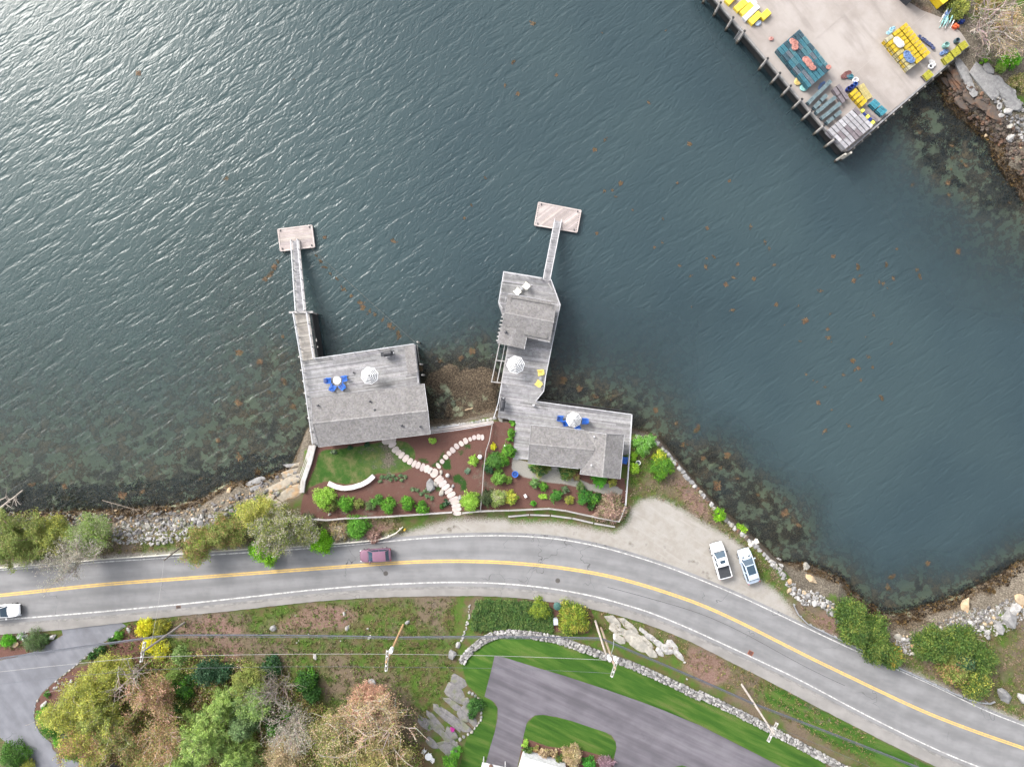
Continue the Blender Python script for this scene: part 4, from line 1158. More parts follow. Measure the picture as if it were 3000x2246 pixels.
def car(name, loc, rz, label, pm, spec):
    t = empty(name, loc, rz, label, spec.get('cat', 'car'))
    L, W = spec['L'] / 2, spec['W'] / 2
    mb = MB()
    rings = []
    for x, wf, zb, zt in spec['sec']:
        w = W * wf
        rings.append([Vector((x * L, y, z)) for y, z in ((-w * .93, zb), (-w, zb + .18), (-w, zb + .42 * (zt - zb) + .12), (-w * .985, zt - .13), (-w * .93, zt - .03), (-w * .55, zt + .025), (0, zt + .035), (w * .55, zt + .025), (w * .93, zt - .03), (w * .985, zt - .13), (w, zb + .42 * (zt - zb) + .12), (w, zb + .18), (w * .93, zb))])
    nr = len(rings[0])
    vs = [v for r in rings for v in r]; fs = []
    for i in range(len(rings) - 1):
        for k in range(nr - 1): fs.append((i * nr + k, (i + 1) * nr + k, (i + 1) * nr + k + 1, i * nr + k + 1))
        fs.append((i * nr + nr - 1, (i + 1) * nr + nr - 1, (i + 1) * nr, i * nr))
    fs.append(tuple(range(nr))); fs.append(tuple(range(len(vs) - 1, len(vs) - nr - 1, -1)))
    mb.faces(vs, fs)
    body = mb.build('body', pm, t, smooth=True)
    md = body.modifiers.new('edge', 'EDGE_SPLIT'); md.split_angle = math.radians(50)
    g = spec['cab']     # windshield base x, top x, roof rear x, rear glass base x, belt z, roof z, half width belt, half width roof
    wx0, wx1, rx1, rx0, zb, zr, wb, wr = g
    q = lambda x, y, z: Vector((x, y, z))
    def pane(nm, pts, m=car_glass, th=.02):
        mb = MB(); mb.face(pts); o = mb.build(nm, m, t)
        return o
    e = .012
    # dark cabin core so that every pane has depth behind it
    mb = MB(); mb.prism([(wx0 - .03, -wb + .05), (wx0 - .03, wb - .05), (rx0 + .03, wb - .05), (rx0 + .03, -wb + .05)], zb - .1, zr - .04, top=[(wx1 - .05, -wr + .05), (wx1 - .05, wr - .05), (rx1 + .05, wr - .05), (rx1 + .05, -wr + .05)]); mb.build('cabin', blk_m, t)
    pane('windshield', [q(wx0, wb * .92, zb), q(wx0 + .06, 0, zb), q(wx0, -wb * .92, zb), q(wx1, -wr * .92, zr), q(wx1 + .03, 0, zr), q(wx1, wr * .92, zr)][::-1])
    pane('rear_window', [q(rx0, -wb * .9, zb), q(rx0, wb * .9, zb), q(rx1, wr * .9, zr), q(rx1, -wr * .9, zr)][::-1])
    for s in (1, -1):
        pts = [q(wx0 - .12, s * wb, zb), q((wx0 + rx0) / 2, s * (wb + .01), zb), q((wx1 + rx1) / 2, s * (wr + .01), zr - .05), q(wx1 - .06, s * wr, zr - .05)]
        pane('side_window', pts if s < 0 else pts[::-1])
        pts = [q((wx0 + rx0) / 2 - .07, s * (wb + .01), zb), q(rx0 + .12, s * wb, zb), q(rx1 + .06, s * wr, zr - .05), q((wx1 + rx1) / 2 - .07, s * (wr + .01), zr - .05)]
        pane('side_window', pts if s < 0 else pts[::-1])
        for a, b in ((q(wx0, s * wb * .95, zb), q(wx1, s * wr * .97, zr)), (q(rx0, s * wb * .95, zb), q(rx1, s * wr * .97, zr))):
            mb = MB(); mb.bar(a, b, .085, .07); mb.build('pillar', pm, t)
        mb = MB(); mb.bar(q((wx0 + rx0) / 2 - .03, s * wb, zb), q((wx1 + rx1) / 2 - .03, s * wr, zr), .07, .04); mb.build('pillar', pm, t)
        # mirror
        mb = MB(); mb.box((wx0 - .18, s * (W + .09), zb + .06), (.14, .22, .15)); mb.build('mirror', blk_m if spec.get('dark_mirror') else pm, t)
        # lamps
        mb = MB(); mb.box((L * .93, s * W * .70, spec['sec'][-1][3] - .12), (.22, .34, .12), -s * .35); mb.build('headlight', lamp_m, t)
        mb = MB(); mb.box((-L * .985, s * W * .82, zb - .12), (.08, .2, .26)); mb.build('taillight', tail_m, t)
        for x in (spec['axle'][0], spec['axle'][1]):
            mb = MB(); mb.tube((0, -.11, 0), (0, .11, 0), .35, .35, 16); wv_ = mb.build('wheel', tyre_m, t, loc=(x, s * (W - .10), .35))
            mb = MB(); mb.tube((0, s * .10, 0), (0, s * .125, 0), .22, .22, 12); mb.build('rim', rim_m, wv_)
    # roof, gently crowned
    mb = MB()
    nx_, ny_ = 6, 6
    pts = []
    for i in range(nx_ + 1):
        for j in range(ny_ + 1):
            u, v = i / nx_, j / ny_ * 2 - 1
            x = wx1 + .02 + (rx1 - wx1 - .04) * u
            pts.append(q(x, v * (wr + .03), zr + .05 * (1 - v * v) + .02 * math.sin(math.pi * u) - (.03 if i in (0, nx_) else 0)))
    for i in range(nx_):
        for j in range(ny_):
            a = i * (ny_ + 1) + j
            mb.face([pts[a], pts[a + ny_ + 1], pts[a + ny_ + 2], pts[a + 1]][::-1])
    roof = mb.build('roof', pm, t, smooth=True)
    if 'sunroof' in spec:
        x0, x1, hw = spec['sunroof']
        mb = MB()
        for k in range(4):
            for i in range(3):
                def zc(v): return zr + .05 * (1 - (v / (wr + .03)) ** 2) + .032
                y0, y1 = hw * (-1 + 2 * k / 4), hw * (-1 + 2 * (k + 1) / 4)
                xa, xb = x0 + (x1 - x0) * i / 3, x0 + (x1 - x0) * (i + 1) / 3
                mb.face([q(xa, y0, zc(y0)), q(xa, y1, zc(y1)), q(xb, y1, zc(y1)), q(xb, y0, zc(y0))])
        mb.build('sunroof', car_glass, roof)
    if 'bed' in spec:
        x0, x1 = spec['bed']; zt = spec['bedz']
        mb = MB(); mb.box(((x0 + x1) / 2, 0, zt + .05), (abs(x1 - x0), W * 1.66, .05)); mb.build('bed_cover', blk_m, t)
        for s in (1, -1):
            mb = MB(); mb.box(((x0 + x1) / 2, s * W * .91, zt + .035), (abs(x1 - x0) + .1, .12, .08)); mb.build('bed_rail', pm, t)
        mb = MB(); mb.box((x1 - .06, 0, zt - .05), (.1, W * 1.8, .2)); mb.build('tailgate', pm, t)
    mb = MB(); mb.box((L * .985, 0, .48), (.10, W * 1.5, .22)); mb.build('grille', blk_m, t)
    mb = MB(); mb.box((wx0 + .05, 0, zb - .0), (.10, wb * 1.7, .03)); mb.build('wiper_cowl', blk_m, t)
    if spec.get('hood_vents'):
        for s in (1, -1):
            mb = MB(); mb.box((wx0 + .35, s * .42, zb + .02), (.16, .3, .03), -s * .25); mb.build('hood_vent', blk_m, t)
    return t

white_p = paint('white_paint', (.72, .72, .73)); silver_p = paint('pearl_paint', (.46, .53, .62)); maroon_p = paint('maroon_paint', (.17, .085, .125), .22)
SEC_T = [(-1, .93, .42, 1.08), (-.97, .97, .36, 1.12), (-.5, 1, .32, 1.12), (0, 1, .3, 1.12), (.30, 1, .3, 1.12), (.50, .99, .3, 1.10), (.75, .96, .32, 1.04), (.90, .88, .34, .96), (.97, .76, .36, .86), (1, .62, .42, .74)]
SEC_C = [(-1, .80, .42, .92), (-.95, .93, .36, 1.02), (-.6, 1, .3, 1.0), (0, 1, .26, .98), (.28, 1, .26, .98), (.45, .99, .26, .95), (.72, .96, .28, .86), (.88, .87, .3, .78), (.96, .74, .34, .70), (1, .58, .40, .60)]
def heading(a, b):   # photo points rear -> nose
    return math.atan2(-(b[1] - a[1]), b[0] - a[0])
def cpos(px, py): return G(px, py, .012)
car('pickup_truck', cpos(2106, 1636), heading((2121, 1684), (2094, 1585)), 'white pickup truck with black bed cover parked on the gravel', white_p,
    dict(L=5.15, W=1.95, sec=SEC_T, cab=(1.28, .58, -.62, -.75, 1.12, 1.74, .86, .72), axle=(1.65, -1.6), sunroof=(.25, -.20, .36), bed=(-.85, -2.42), bedz=1.10, dark_mirror=True, cat='pickup'))
car('parked_car', cpos(2187, 1652), heading((2204, 1699), (2174, 1604)), 'pearl white car with dark glass roof parked nearest the seawall', silver_p,
    dict(L=4.95, W=1.92, sec=[(a, b, c, d + .10) for a, b, c, d in SEC_C], cab=(1.05, .30, -1.75, -2.15, 1.06, 1.58, .86, .70), axle=(1.55, -1.5), sunroof=(.22, -1.05, .56), hood_vents=True))
car('moving_car', cpos(21, 1785), heading((0, 1788), (60, 1783)), 'white car cut by the left edge of the photo, driving right', white_p,
    dict(L=4.7, W=1.85, sec=SEC_C, cab=(.75, .02, -1.2, -1.75, .98, 1.44, .82, .64), axle=(1.45, -1.4)))
car('moving_car', cpos(1103, 1622), heading((1150, 1620), (1056, 1626)), 'dark mauve red car driving left beside the yellow line', maroon_p,
    dict(L=4.4, W=1.82, sec=[(a, b, c, d + .06) for a, b, c, d in SEC_C], cab=(.95, .25, -1.55, -2.0, 1.02, 1.60, .82, .68), axle=(1.35, -1.3)))

# ------------------------------------------------------------------ deck furniture
stripe_w = simple('canvas_white', (.70, .70, .70), (.64, .64, .64), 3, .9)
stripe_k = simple('canvas_black', (.05, .05, .055), (.035, .035, .04), 3, .9)
blue_m = simple('blue_paint', (.018, .125, .50), (.014, .10, .42), 4, .5)
yel_m = simple('yellow_paint', (.66, .53, .13), (.60, .47, .11), 4, .5)
crm_m = simple('ivory_paint', (.70, .69, .60), (.63, .62, .54), 4, .55)
def umbrella(px, py, d_px, label, zdeck=DZ, rz=0.2, table=True):
    zt = zdeck + 2.55
    c = P(px, py, zt)
    R = d_px * K * (CAM_H - zt) / 2
    t = empty('patio_umbrella', (c.x, c.y, zdeck), rz, label, 'umbrella', 'striped patio umbrellas')
    fr = [0, .07, .16, .26, .345, .45, .535, .63, .715, .81, .885, 1.0]
    mb = MB()
    def pt(r, k):
        a = k * math.pi / 4
        sag = 1.0
        return Vector((math.cos(a) * R * r, math.sin(a) * R * r, 2.62 - .50 * r ** 1.25))
    def mid(r, k):
        p = (pt(r, k) + pt(r, k + 1)) / 2
        return p * Vector((1, 1, 1)).x if r == 0 else Vector((p.x * .985, p.y * .985, p.z - .035 * r))
    for i in range(len(fr) - 1):
        for k in range(8):
            m_ = 1 if i % 2 else 0
            a, b = fr[i], fr[i + 1]
            mb.face([pt(a, k), pt(b, k), mid(b, k), mid(a, k)], mi=m_); mb.face([mid(a, k), mid(b, k), pt(b, k + 1), pt(a, k + 1)], mi=m_)
    cn = mb.build('canopy', [stripe_w, stripe_k], t)
    mb = MB()
    for k in range(8):
        a, b = pt(1, k), pt(1, k + 1); dn = Vector((0, 0, -.14)); mm = mid(1, k)
        mb.face([a, a + dn, mm + dn, mm]); mb.face([mm, mm + dn, b + dn, b])
    mb.build('valance', stripe_w, cn)
    mb = MB(); mb.tube((0, 0, 0), (0, 0, 2.7), .025, .025, 8); mb.build('pole', trim_white, t)
    mb = MB(); mb.lathe((0, 0, 2.62), [(0, .14), (.04, .08), (.03, 0), (.0, 0)], 8); mb.build('finial', dark_m, t)
    for k in range(8):
        mb = MB(); mb.bar(Vector((0, 0, 2.56)), pt(1, k) - Vector((0, 0, .02)), .02, .02); mb.build('rib', trim_white, t)
    mb = MB(); mb.lathe((0, 0, 0), [(.0, .10), (.16, .09), (.26, .02), (.26, 0), (0, 0)], 16); mb.build('base', dark_m, t)
    return t
umbrella(1081, 1100, 53, 'black and white striped umbrella on the west deck near the blue chairs', rz=.25)
umbrella(1511, 1068, 54, 'black and white striped umbrella on the deck south of the boathouse', rz=.1)
umbrella(1682, 1230, 46, 'black and white striped umbrella shading blue chairs by the east cottage', rz=.15)

def round_table(p, r, h, m, label, name='round_table', cat='table'):
    t = empty(name, p, 0, label, cat)
    mb = MB(); mb.lathe((0, 0, h), [(0, 0), (r * .98, 0), (r, -.015), (r, -.035), (r * .97, -.045), (0, -.045)], 24); mb.build('tabletop', m, t)
    mb = MB(); mb.tube((0, 0, .05), (0, 0, h - .04), .04, .04, 8); mb.build('pedestal', m, t)
    for k in range(4):
        a = k * math.pi / 2 + .4; mb = MB(); mb.bar((0, 0, .06), (math.cos(a) * r * .7, math.sin(a) * r * .7, .03), .06, .05); mb.build('foot', m, t)
    return t
def adirondack(name, m):
    t = empty(name, (0, 0, 0)); t['category'] = 'chair'
    mb = MB()
    for i in range(6):
        x = .30 - i * .095; mb.box((x, 0, .37 - i * .022), (.085, .54, .022), mat=Matrix.Rotation(.22, 3, 'Y'))
    mb.build('seat', m, t)
    mb = MB()
    for i in range(6):
        y = (i - 2.5) * .098; tp = Vector((-.52 - .01 * abs(i - 2.5), y * 1.18, 1.02 - .035 * (i - 2.5) ** 2 * .5)); mb.bar(Vector((-.20, y, .27)), tp, .085, .022, up=(1, 0, .3))
    mb.build('backrest', m, t)
    for s in (1, -1):
        mb = MB(); mb.box((.02, s * .36, .56), (.78, .14, .025)); mb.build('armrest', m, t)
        mb = MB(); mb.box((.33, s * .31, .27), (.10, .03, .56)); mb.build('leg', m, t)
        mb = MB(); mb.bar(Vector((.30, s * .28, .33)), Vector((-.55, s * .28, .03)), .03, .12); mb.build('leg', m, t)
    return t
proto = {}
def chair(px, py, face, m, label, group, z=DZ):
    key = m.name
    if key not in proto: o = proto[key] = adirondack('adirondack_chair', m)
    else: o = copy_tree(proto[key])
    p = P(px, py, z + .5)
    q = P(*face, z + .5)
    o.location = (p.x, p.y, z); o.rotation_euler = (0, 0, math.atan2(q.y - p.y, q.x - p.x))
    tag(o, label, 'chair', group)
T1 = (987, 1114)
for (a, b), l in (((962, 1115), 'blue adirondack chair on the left of the white round table'), ((1008, 1109), 'blue adirondack chair on the right of the white round table'), ((975, 1135), 'blue adirondack chair below left of the white round table'), ((1002, 1132), 'blue adirondack chair below right of the white round table')):
    chair(a, b, T1, blue_m, l, 'blue chairs around the white table')
p = P(*T1, DZ + .7); round_table((p.x, p.y, DZ), .55, .70, stripe_w, 'white round table among four blue chairs on the west deck')
T2 = (1682, 1232)
for (a, b), l in (((1642, 1226), 'blue adirondack chair farthest left of the umbrella by the east cottage'), ((1659, 1239), 'blue adirondack chair half hidden by the left rim of the east umbrella'), ((1713, 1233), 'blue adirondack chair right of the east cottage umbrella'), ((1691, 1250), 'blue adirondack chair half hidden under the lower rim of the east umbrella')):
    chair(a, b, T2, blue_m, l, 'blue chairs by the east cottage')
p = P(1678, 1228, DZ + .7); round_table((p.x + .5, p.y + .3, DZ), .5, .70, stripe_w, 'round white table beneath the east cottage umbrella')
chair(1583, 1091, (1520, 1100), yel_m, 'yellow adirondack chair nearer the boathouse by the deck rail', 'yellow chairs')
chair(1577, 1123, (1530, 1090), yel_m, 'yellow adirondack chair nearer the cottage by the deck rail', 'yellow chairs')
p = P(1583, 1107, DZ + .45); round_table((p.x, p.y, DZ), .22, .45, simple('grey_table', (.26, .26, .28)), 'small grey side table between the two yellow chairs', 'side_table')
chair(1541, 837, (1500, 800), crm_m, 'ivory adirondack chair at the end of the centre pier, nearer the gangway', 'ivory chairs')
chair(1515, 853, (1478, 815), crm_m, 'ivory adirondack chair at the end of the centre pier, beside the boathouse roof', 'ivory chairs')
p = P(1527, 845, DZ + .45); round_table((p.x, p.y, DZ), .24, .45, simple('grey_table2', (.30, .30, .31)), 'small grey side table between the two ivory chairs', 'side_table')
chair(1830, 1346, (1840, 1280), blue_m, 'blue chair tucked under the east eave of the east cottage', 'blue chair by the eave')

def grill(px, py, rz, label):
    p = P(px, py, DZ + .9)
    t = empty('barbecue_grill', (p.x, p.y, DZ), rz, label, 'grill', 'covered barbecue grills')
    mb = MB()
    prof = [(.0, .28), (.22, .26), (.36, .16), (.40, 0)]
    for i in range(8):
        a0, a1 = math.pi * i / 8, math.pi * (i + 1) / 8
        y0, z0, y1, z1 = .30 * math.cos(a0), .30 * math.sin(a0), .30 * math.cos(a1), .30 * math.sin(a1)
        mb.face([(-.42, y0, .9 + z0), (.42, y0, .9 + z0), (.42, y1, .9 + z1), (-.42, y1, .9 + z1)])
        mb.face([(.42, y0, .9 + z0), (.42, 0, .9), (.42, y1, .9 + z1)]); mb.face([(-.42, y1, .9 + z1), (-.42, 0, .9), (-.42, y0, .9 + z0)])
    lid = mb.build('lid', dark_m, t)
    mb = MB(); mb.tube((-.3, -.33, 1.0), (.3, -.33, 1.0), .02, .02, 6); mb.build('handle', steel, lid)
    mb = MB(); mb.box((0, 0, .5), (.8, .55, .75)); mb.build('cabinet', dark_m, t)
    for s in (1, -1): mb = MB(); mb.box((s * .62, 0, .86), (.38, .45, .04)); mb.build('side_shelf', dark_m, t)
    for a in (-.35, .35):
        for b in (-.22, .22): mb = MB(); mb.tube((a, b - .03, .06), (a, b + .03, .06), .06, .06, 8); mb.build('caster', dark_m, t)
    mb = MB(); mb.tube((.72, -.1, .89), (.72, .1, .89), .05, .05, 6); mb.build('side_burner', trim_white, t)
    t.scale = (1.2, 1.3, 1.1)
grill(1136, 1036, ang1, 'black barbecue grill by the north rail of the west deck')
grill(1473, 1184, math.radians(84), 'black barbecue grill by the boardwalk rail near the cobbled wall')
mb = MB(); mb.lathe((0, 0, 0), [(.0, .0), (.10, .0), (.13, .16), (.12, .19), (0, .18)], 10); p = P(1037, 1092, DZ); mb.build('flower_pot', dark_m, loc=p, label='tiny dark pot on the west deck boards left of the umbrella', cat='pot')

# ------------------------------------------------------------------ garden path, bench, ornaments
stone_p = simple('pink_flagstone', (.43, .37, .345), (.36, .31, .29), 1.3, .85, bmp=.2, attr=True, world=True)
stone_w = simple('white_stone', (.47, .45, .43), (.36, .345, .33), 1.6, .85, bmp=.3, attr=True)
def blob_poly(rx, ry, n=11, j=.12, sq=2.4):
    out = []
    for k in range(n):
        a = 2 * math.pi * k / n
        r = (abs(math.cos(a)) ** sq + abs(math.sin(a)) ** sq) ** (-1 / sq) * (1 + rnd.uniform(-j, j))
        out.append((rx * r * math.cos(a), ry * r * math.sin(a)))
    return out
gp = empty('garden_path', (0, 0, 0)); gp['kind'] = 'structure'
def flag(px, py, rx, ry, ang, th=.09, m=None, j=.08, sq=2.8, n=11):
    c = G(px, py)
    mb = MB(); q = blob_poly(rx, ry, n, j, sq)
    mb.prism(q, -.08, th * .7, vary(.9, 1.12)); mb.v[-len(q):]
    mb.prism([(x * .99, y * .99) for x, y in q], th * .7, th, vary(.95, 1.12), top=[(x * .93, y * .93) for x, y in q])
    o = mb.build('stone', m or stone_p, gp, loc=c); o.rotation_euler = (0, 0, ang)
def zp(x, y): return 860 + x / 3.687, 1250 + y / 3.687
U = .0485 / 3.687
path1 = [(1070, 192, 44, 27), (1100, 245, 41, 30), (1134, 277, 36, 22), (1166, 306, 42, 24), (1212, 341, 44, 30), (1259, 371, 40, 27), (1303, 397, 40, 21), (1346, 414, 40, 25), (1394, 436, 46, 24), (1438, 452, 44, 28), (1476, 472, 38, 24), (1520, 499, 50, 42)]
for i, (x, y, a, b) in enumerate(path1):
    nx_ = path1[min(i + 1, len(path1) - 1)]; pv = path1[max(i - 1, 0)]
    flag(*zp(x, y), a * U, b * U, math.atan2(-(nx_[1] - pv[1]), nx_[0] - pv[0]) + math.pi / 2)
for i, (x, y, a, b) in enumerate([(1565, 421, 36, 20), (1605, 373, 26, 23), (1645, 326, 30, 24), (1680, 286, 28, 22), (1718, 251, 34, 27), (1762, 211, 34, 25), (1812, 181, 33, 24), (1858, 151, 34, 26), (1908, 133, 23, 19), (1950, 115, 26, 22), (2000, 110, 32, 24), (2041, 113, 32, 19)]):
    flag(*zp(x, y), b * U, a * U, .7 if i < 7 else (.35 if i < 9 else .05))
flag(*zp(1030, 148), 82 * U, 38 * U, ang1, .12)
rect = [(1562, 556, 48, 20, -.62), (1585, 580, 48, 20, -.62), (1612, 612, 48, 26, -.60), (1645, 650, 48, 26, -.55), (1676, 690, 48, 22, -.50), (1705, 732, 48, 28, -.40), (1730, 778, 50, 22, -.30), (1745, 812, 50, 20, -.22), (1758, 850, 50, 22, -.15), (1764, 888, 50, 24, -.05)]
for x, y, a, b, ag in rect: flag(*zp(x, y), a * U * 1.02, b * U * .95, -ag + .08, .14, j=.02, sq=8, n=12)
flag(*zp(1768, 932), 46 * U, 26 * U, 0, .1)
cb = empty('curved_bench', (0, 0, 0), 0, 'curved pale stone bench at the edge of the garden lawn', 'bench')
arc = [(383, 602), (462, 640), (545, 658), (642, 648), (742, 618), (815, 578), (874, 524)]
for (x0, y0), (x1, y1) in zip(arc[:-1], arc[1:]):
    a, b = G(*zp(x0, y0)), G(*zp(x1, y1)); d = (b - a).normalized()
    mb = MB(); mb.bar(a + Vector((0, 0, .2)) + d * .005, b + Vector((0, 0, .2)) - d * .005, .52, .46, vary(1.0, 1.12)); mb.build('bench_block', stone_w, cb)
    mb = MB(); mb.bar(a + Vector((0, 0, .47)) + d * .01, b + Vector((0, 0, .47)) - d * .01, .66, .09, vary(1.25, 1.4)); mb.build('seat_slab', stone_w, cb)
def ball(px, py, r, m, label, name='garden_globe', cat='ornament'):
    p = G(px, py); t = empty(name, p, 0, label, cat)
    mb = MB(); mb.lathe((0, 0, r + .1), [(r * math.sin(a), -r * math.cos(a)) for a in [math.pi * k / 8 for k in range(9)]], 14); mb.build('globe', m, t, smooth=True)
    mb = MB(); mb.lathe((0, 0, 0), [(r * .5, 0), (r * .35, .14), (0, .14)], 10); mb.build('stand', conc_m, t)
ball(1406.5, 1337, .33, stripe_w, 'white globe ornament beside the thin fence between the gardens')
ball(1480, 1305, .20, stripe_w, 'small white globe at the edge of the deck by the east garden shrubs')
ball(1312, 1391, .30, stone_w, 'rounded white stone globe beside the path fork', 'stone_ball')
def pot(px, py, r, h, m, label, inner=None, name='planter_pot'):
    p = G(px, py); t = empty(name, p, 0, label, 'pot')
    mb = MB(); mb.lathe((0, 0, 0), [(0, 0), (r * .7, 0), (r * .95, h * .8), (r, h), (r * .82, h), (r * .78, h * .75)], 18); mb.build('rim_bowl', m, t, smooth=False)
    mb = MB(); mb.lathe((0, 0, h * .78), [(r * .8, 0), (0, .02)], 14); mb.build('soil', inner or dark_m, t)
pot(1868, 1355, .36, .4, stripe_w, 'white ring shaped pot with dark centre east of the cottage', simple('slate', (.04, .055, .075)))
pot(1509, 1387, .46, .6, blue_m, 'deep blue pot at the corner of the gravel path', simple('dark_blue', (.01, .05, .2)))
lb = empty('garden_lantern', G(1539, 1451), .5, 'small grey lantern in the east garden bed', 'lantern')
mb = MB(); mb.box((0, 0, .2), (.22, .22, .4)); mb.build('cage', steel, lb); mb = MB(); mb.box((0, 0, .44), (.34, .5, .05)); mb.build('cap', stripe_w, lb)
by = empty('marker_buoy', P(903, 1281, 1.2), .3, 'orange and white buoy hanging beside the west pier', 'buoy')
om = simple('orange_paint', (.62, .12, .05)); mb = MB(); mb.lathe((0, 0, 0), [(0, -.3), (.2, -.1), (.24, .1)], 10); mb.build('lower_cone', om, by); mb = MB(); mb.lathe((0, 0, 0), [(.24, .1), (.12, .35), (0, .4)], 10); mb.build('upper_cone', stripe_w, by)
by.location.z = .5
sb = empty('stone_bench', G(2204, 1588), math.atan2(18, 36) , 'pale stone bench on the grass in front of the parked cars', 'bench')
mb = MB(); mb.box((0, 0, .46), (1.55, .62, .14), col=(1.1, 1.08, 1.0)); mb.build('seat', stone_w, sb)
for s in (-.6, .6): mb = MB(); mb.box((s, 0, .19), (.25, .6, .4)); mb.build('support', stone_w, sb)
hy = empty('fire_hydrant', G(1187, 1550), .4, 'yellow hydrant at the end of the pale guard rail', 'hydrant')
hym = simple('hydrant_yellow', (.55, .36, .04)); mb = MB(); mb.lathe((0, 0, 0), [(.16, 0), (.16, .05), (.11, .06), (.11, .5), (.14, .52), (.13, .6), (.05, .68), (0, .7)], 12); mb.build('barrel', hym, hy)
for s in (1, -1): mb = MB(); mb.tube((0, 0, .4), (0, s * .2, .4), .06, .06, 8); mb.build('nozzle', hym, hy)
ub = empty('meter_box', G(1627, 1815), .05, 'grey metal box between the dark hedge and the big round bush', 'box')
mb = MB(); mb.box((0, 0, .45), (.55, .7, .9)); mb.build('body', simple('box_grey', (.40, .43, .48)), ub); mb = MB(); mb.box((0, 0, .93), (.62, .78, .05)); mb.build('lid', simple('box_lid', (.46, .5, .56)), ub)
tm = empty('green_drum', G(1632, 1772), 0, 'round dark green drum lid beside the sidewalk', 'drum')
gm = simple('drum_green', (.035, .10, .085), (.03, .085, .075), 3, .6); mb = MB(); mb.lathe((0, 0, 0), [(.5, 0), (.52, .5), (.54, .52)], 20); mb.build('drum', gm, tm); mb = MB(); mb.lathe((0, 0, .52), [(.56, 0), (.5, .06), (.2, .14), (0, .16)], 20); mb.build('lid', gm, tm)
iron = simple('cast_iron', (.075, .065, .06), (.055, .05, .045), 6, .7)
for a, b, l in ((1130, 1679, 'round iron manhole cover in the lane below the mauve car'), (1634, 1700, 'round iron manhole cover in the curve of the road above the drum')):
    c = G(a, b, .004); t = empty('manhole_cover', c, 0, l, 'manhole')
    mb = MB(); mb.lathe((0, 0, 0), [(.36, 0), (.36, .006), (.31, .006)], 20); mb.build('ring', simple('iron_ring', (.10, .09, .085)), t); mb = MB(); mb.lathe((0, 0, .004), [(.30, 0), (0, .004)], 20); mb.build('lid', iron, t)
def grate(a, b, l, m, rz=0.0, w=.6, h=.45):
    t = empty('drain_grate', G(a, b, .006), rz, l, 'drain')
    mb = MB()
    for x0, y0, sx, sy in ((0, h / 2, w, .06), (0, -h / 2, w, .06), (w / 2, 0, .06, h), (-w / 2, 0, .06, h)): mb.box((x0, y0, .006), (sx, sy, .012))
    mb.build('frame', m, t)
    for k in range(5): mb = MB(); mb.box((-w / 2 + w * (k + .5) / 5, 0, .004), (.04, h, .01)); mb.build('bar', m, t)
    mb = MB(); mb.box((0, 0, .001), (w, h, .002)); mb.build('pit', dark_m, t)
grate(523, 1778, 'rusty drain grate at the kerb near the yellow bush', simple('rust', (.13, .07, .045)), .06)
grate(2199, 1912, 'bright rusty drain grate at the kerb of the curve', simple('rust_red', (.28, .085, .04)), -.5, .7, .6)

# ------------------------------------------------------------------ utility poles and wires
pole_m = simple('pole_wood', (.30, .265, .23), (.22, .195, .17), 2, .85, attr=True)
arm_m = simple('crossarm', (.32, .30, .28), (.25, .24, .22), 3, .8)
ins_m = simple('porcelain', (.66, .67, .69), (.58, .59, .6), 5, .3)
wire_m = simple('cable', (.075, .08, .10), (.06, .065, .08), 3, .6)
wire_l = simple('bare_wire', (.26, .255, .25), (.22, .215, .21), 3, .5)
poles = {}
def pole(key, base, top_px, label, col=(1, 1, 1), arm=None, arm_dz=.5, trans=(), lean=True, r=.16, name='utility_pole'):
    b = G(*base)
    rb = math.hypot(base[0] - 1500, base[1] - 1123); rt = math.hypot(top_px[0] - 1500, top_px[1] - 1123)
    zt = min(CAM_H - (CAM_H - b.z) * rb / rt, b.z + 13)
    tp = P(*top_px, zt)
    t = empty(name, b, 0, label, 'pole', 'utility poles along the sidewalk')
    T = tp - b
    if T.xy.length > .8: T = Vector((T.x * .8 / T.xy.length, T.y * .8 / T.xy.length, T.z))
    mb = MB()
    for i in range(6): mb.tube(T * (i / 6) - Vector((0, 0, .5 if i == 0 else 0)), T * ((i + 1) / 6), r * (1 - .045 * i), r * (1 - .045 * (i + 1)), 8, col)
    mb.build('shaft', pole_m, t)
    if arm is not None:
        d = Vector((math.cos(arm), math.sin(arm), 0))
        side = Vector((-d.y, d.x, 0))
        for s in (.13, -.13):
            c = T * .96 + side * s
            mb = MB(); mb.bar(c - d * 1.3, c + d * 1.3, .11, .13); mb.build('crossarm', arm_m, t)
        for k in (-1.2, -.6, .6, 1.2):
            mb = MB(); mb.lathe(T * .96 + d * k + Vector((0, 0, .06)), [(.06, 0), (.09, .06), (.05, .12), (.08, .18), (.0, .24)], 8); mb.build('insulator', ins_m, t)
    for f, ang in trans:
        c = T * f + Vector((math.cos(ang), math.sin(ang), 0)) * .42
        mb = MB(); mb.lathe(c, [(0, -.5), (.26, -.5), (.28, .45), (.24, .55), (.0, .6)], 14); mb.build('transformer', ins_m, t, smooth=False)
    poles[key] = (b, T)
    return t
pole('A', (542, 1822), (413, 1912), 'brown utility pole with double crossarm beside the yellow forsythia', (.95, .95, 1), math.radians(80))
pole('B', (1181, 1830), (1131, 1939), 'orange brown utility pole standing in the rough grass bank', (1.5, 1.05, .65), math.radians(86), trans=((.78, 1.2),))
pole('C1', (1744, 1818), (1775, 1915), 'shorter grey pole of the pair beside the pale rock outcrop', (1.3, 1.3, 1.35))
pole('C2', (1761, 1838), (1803, 1958), 'taller pole of the pair carrying white transformers beside the rock outcrop', (1.25, 1.1, .95), math.radians(72), trans=((.80, 2.6), (.83, .5)))
pole('D', (2173, 2004), (2268, 2150), 'pale grey utility pole on the mown bank at lower right', (1.25, 1.28, 1.35), math.radians(64))
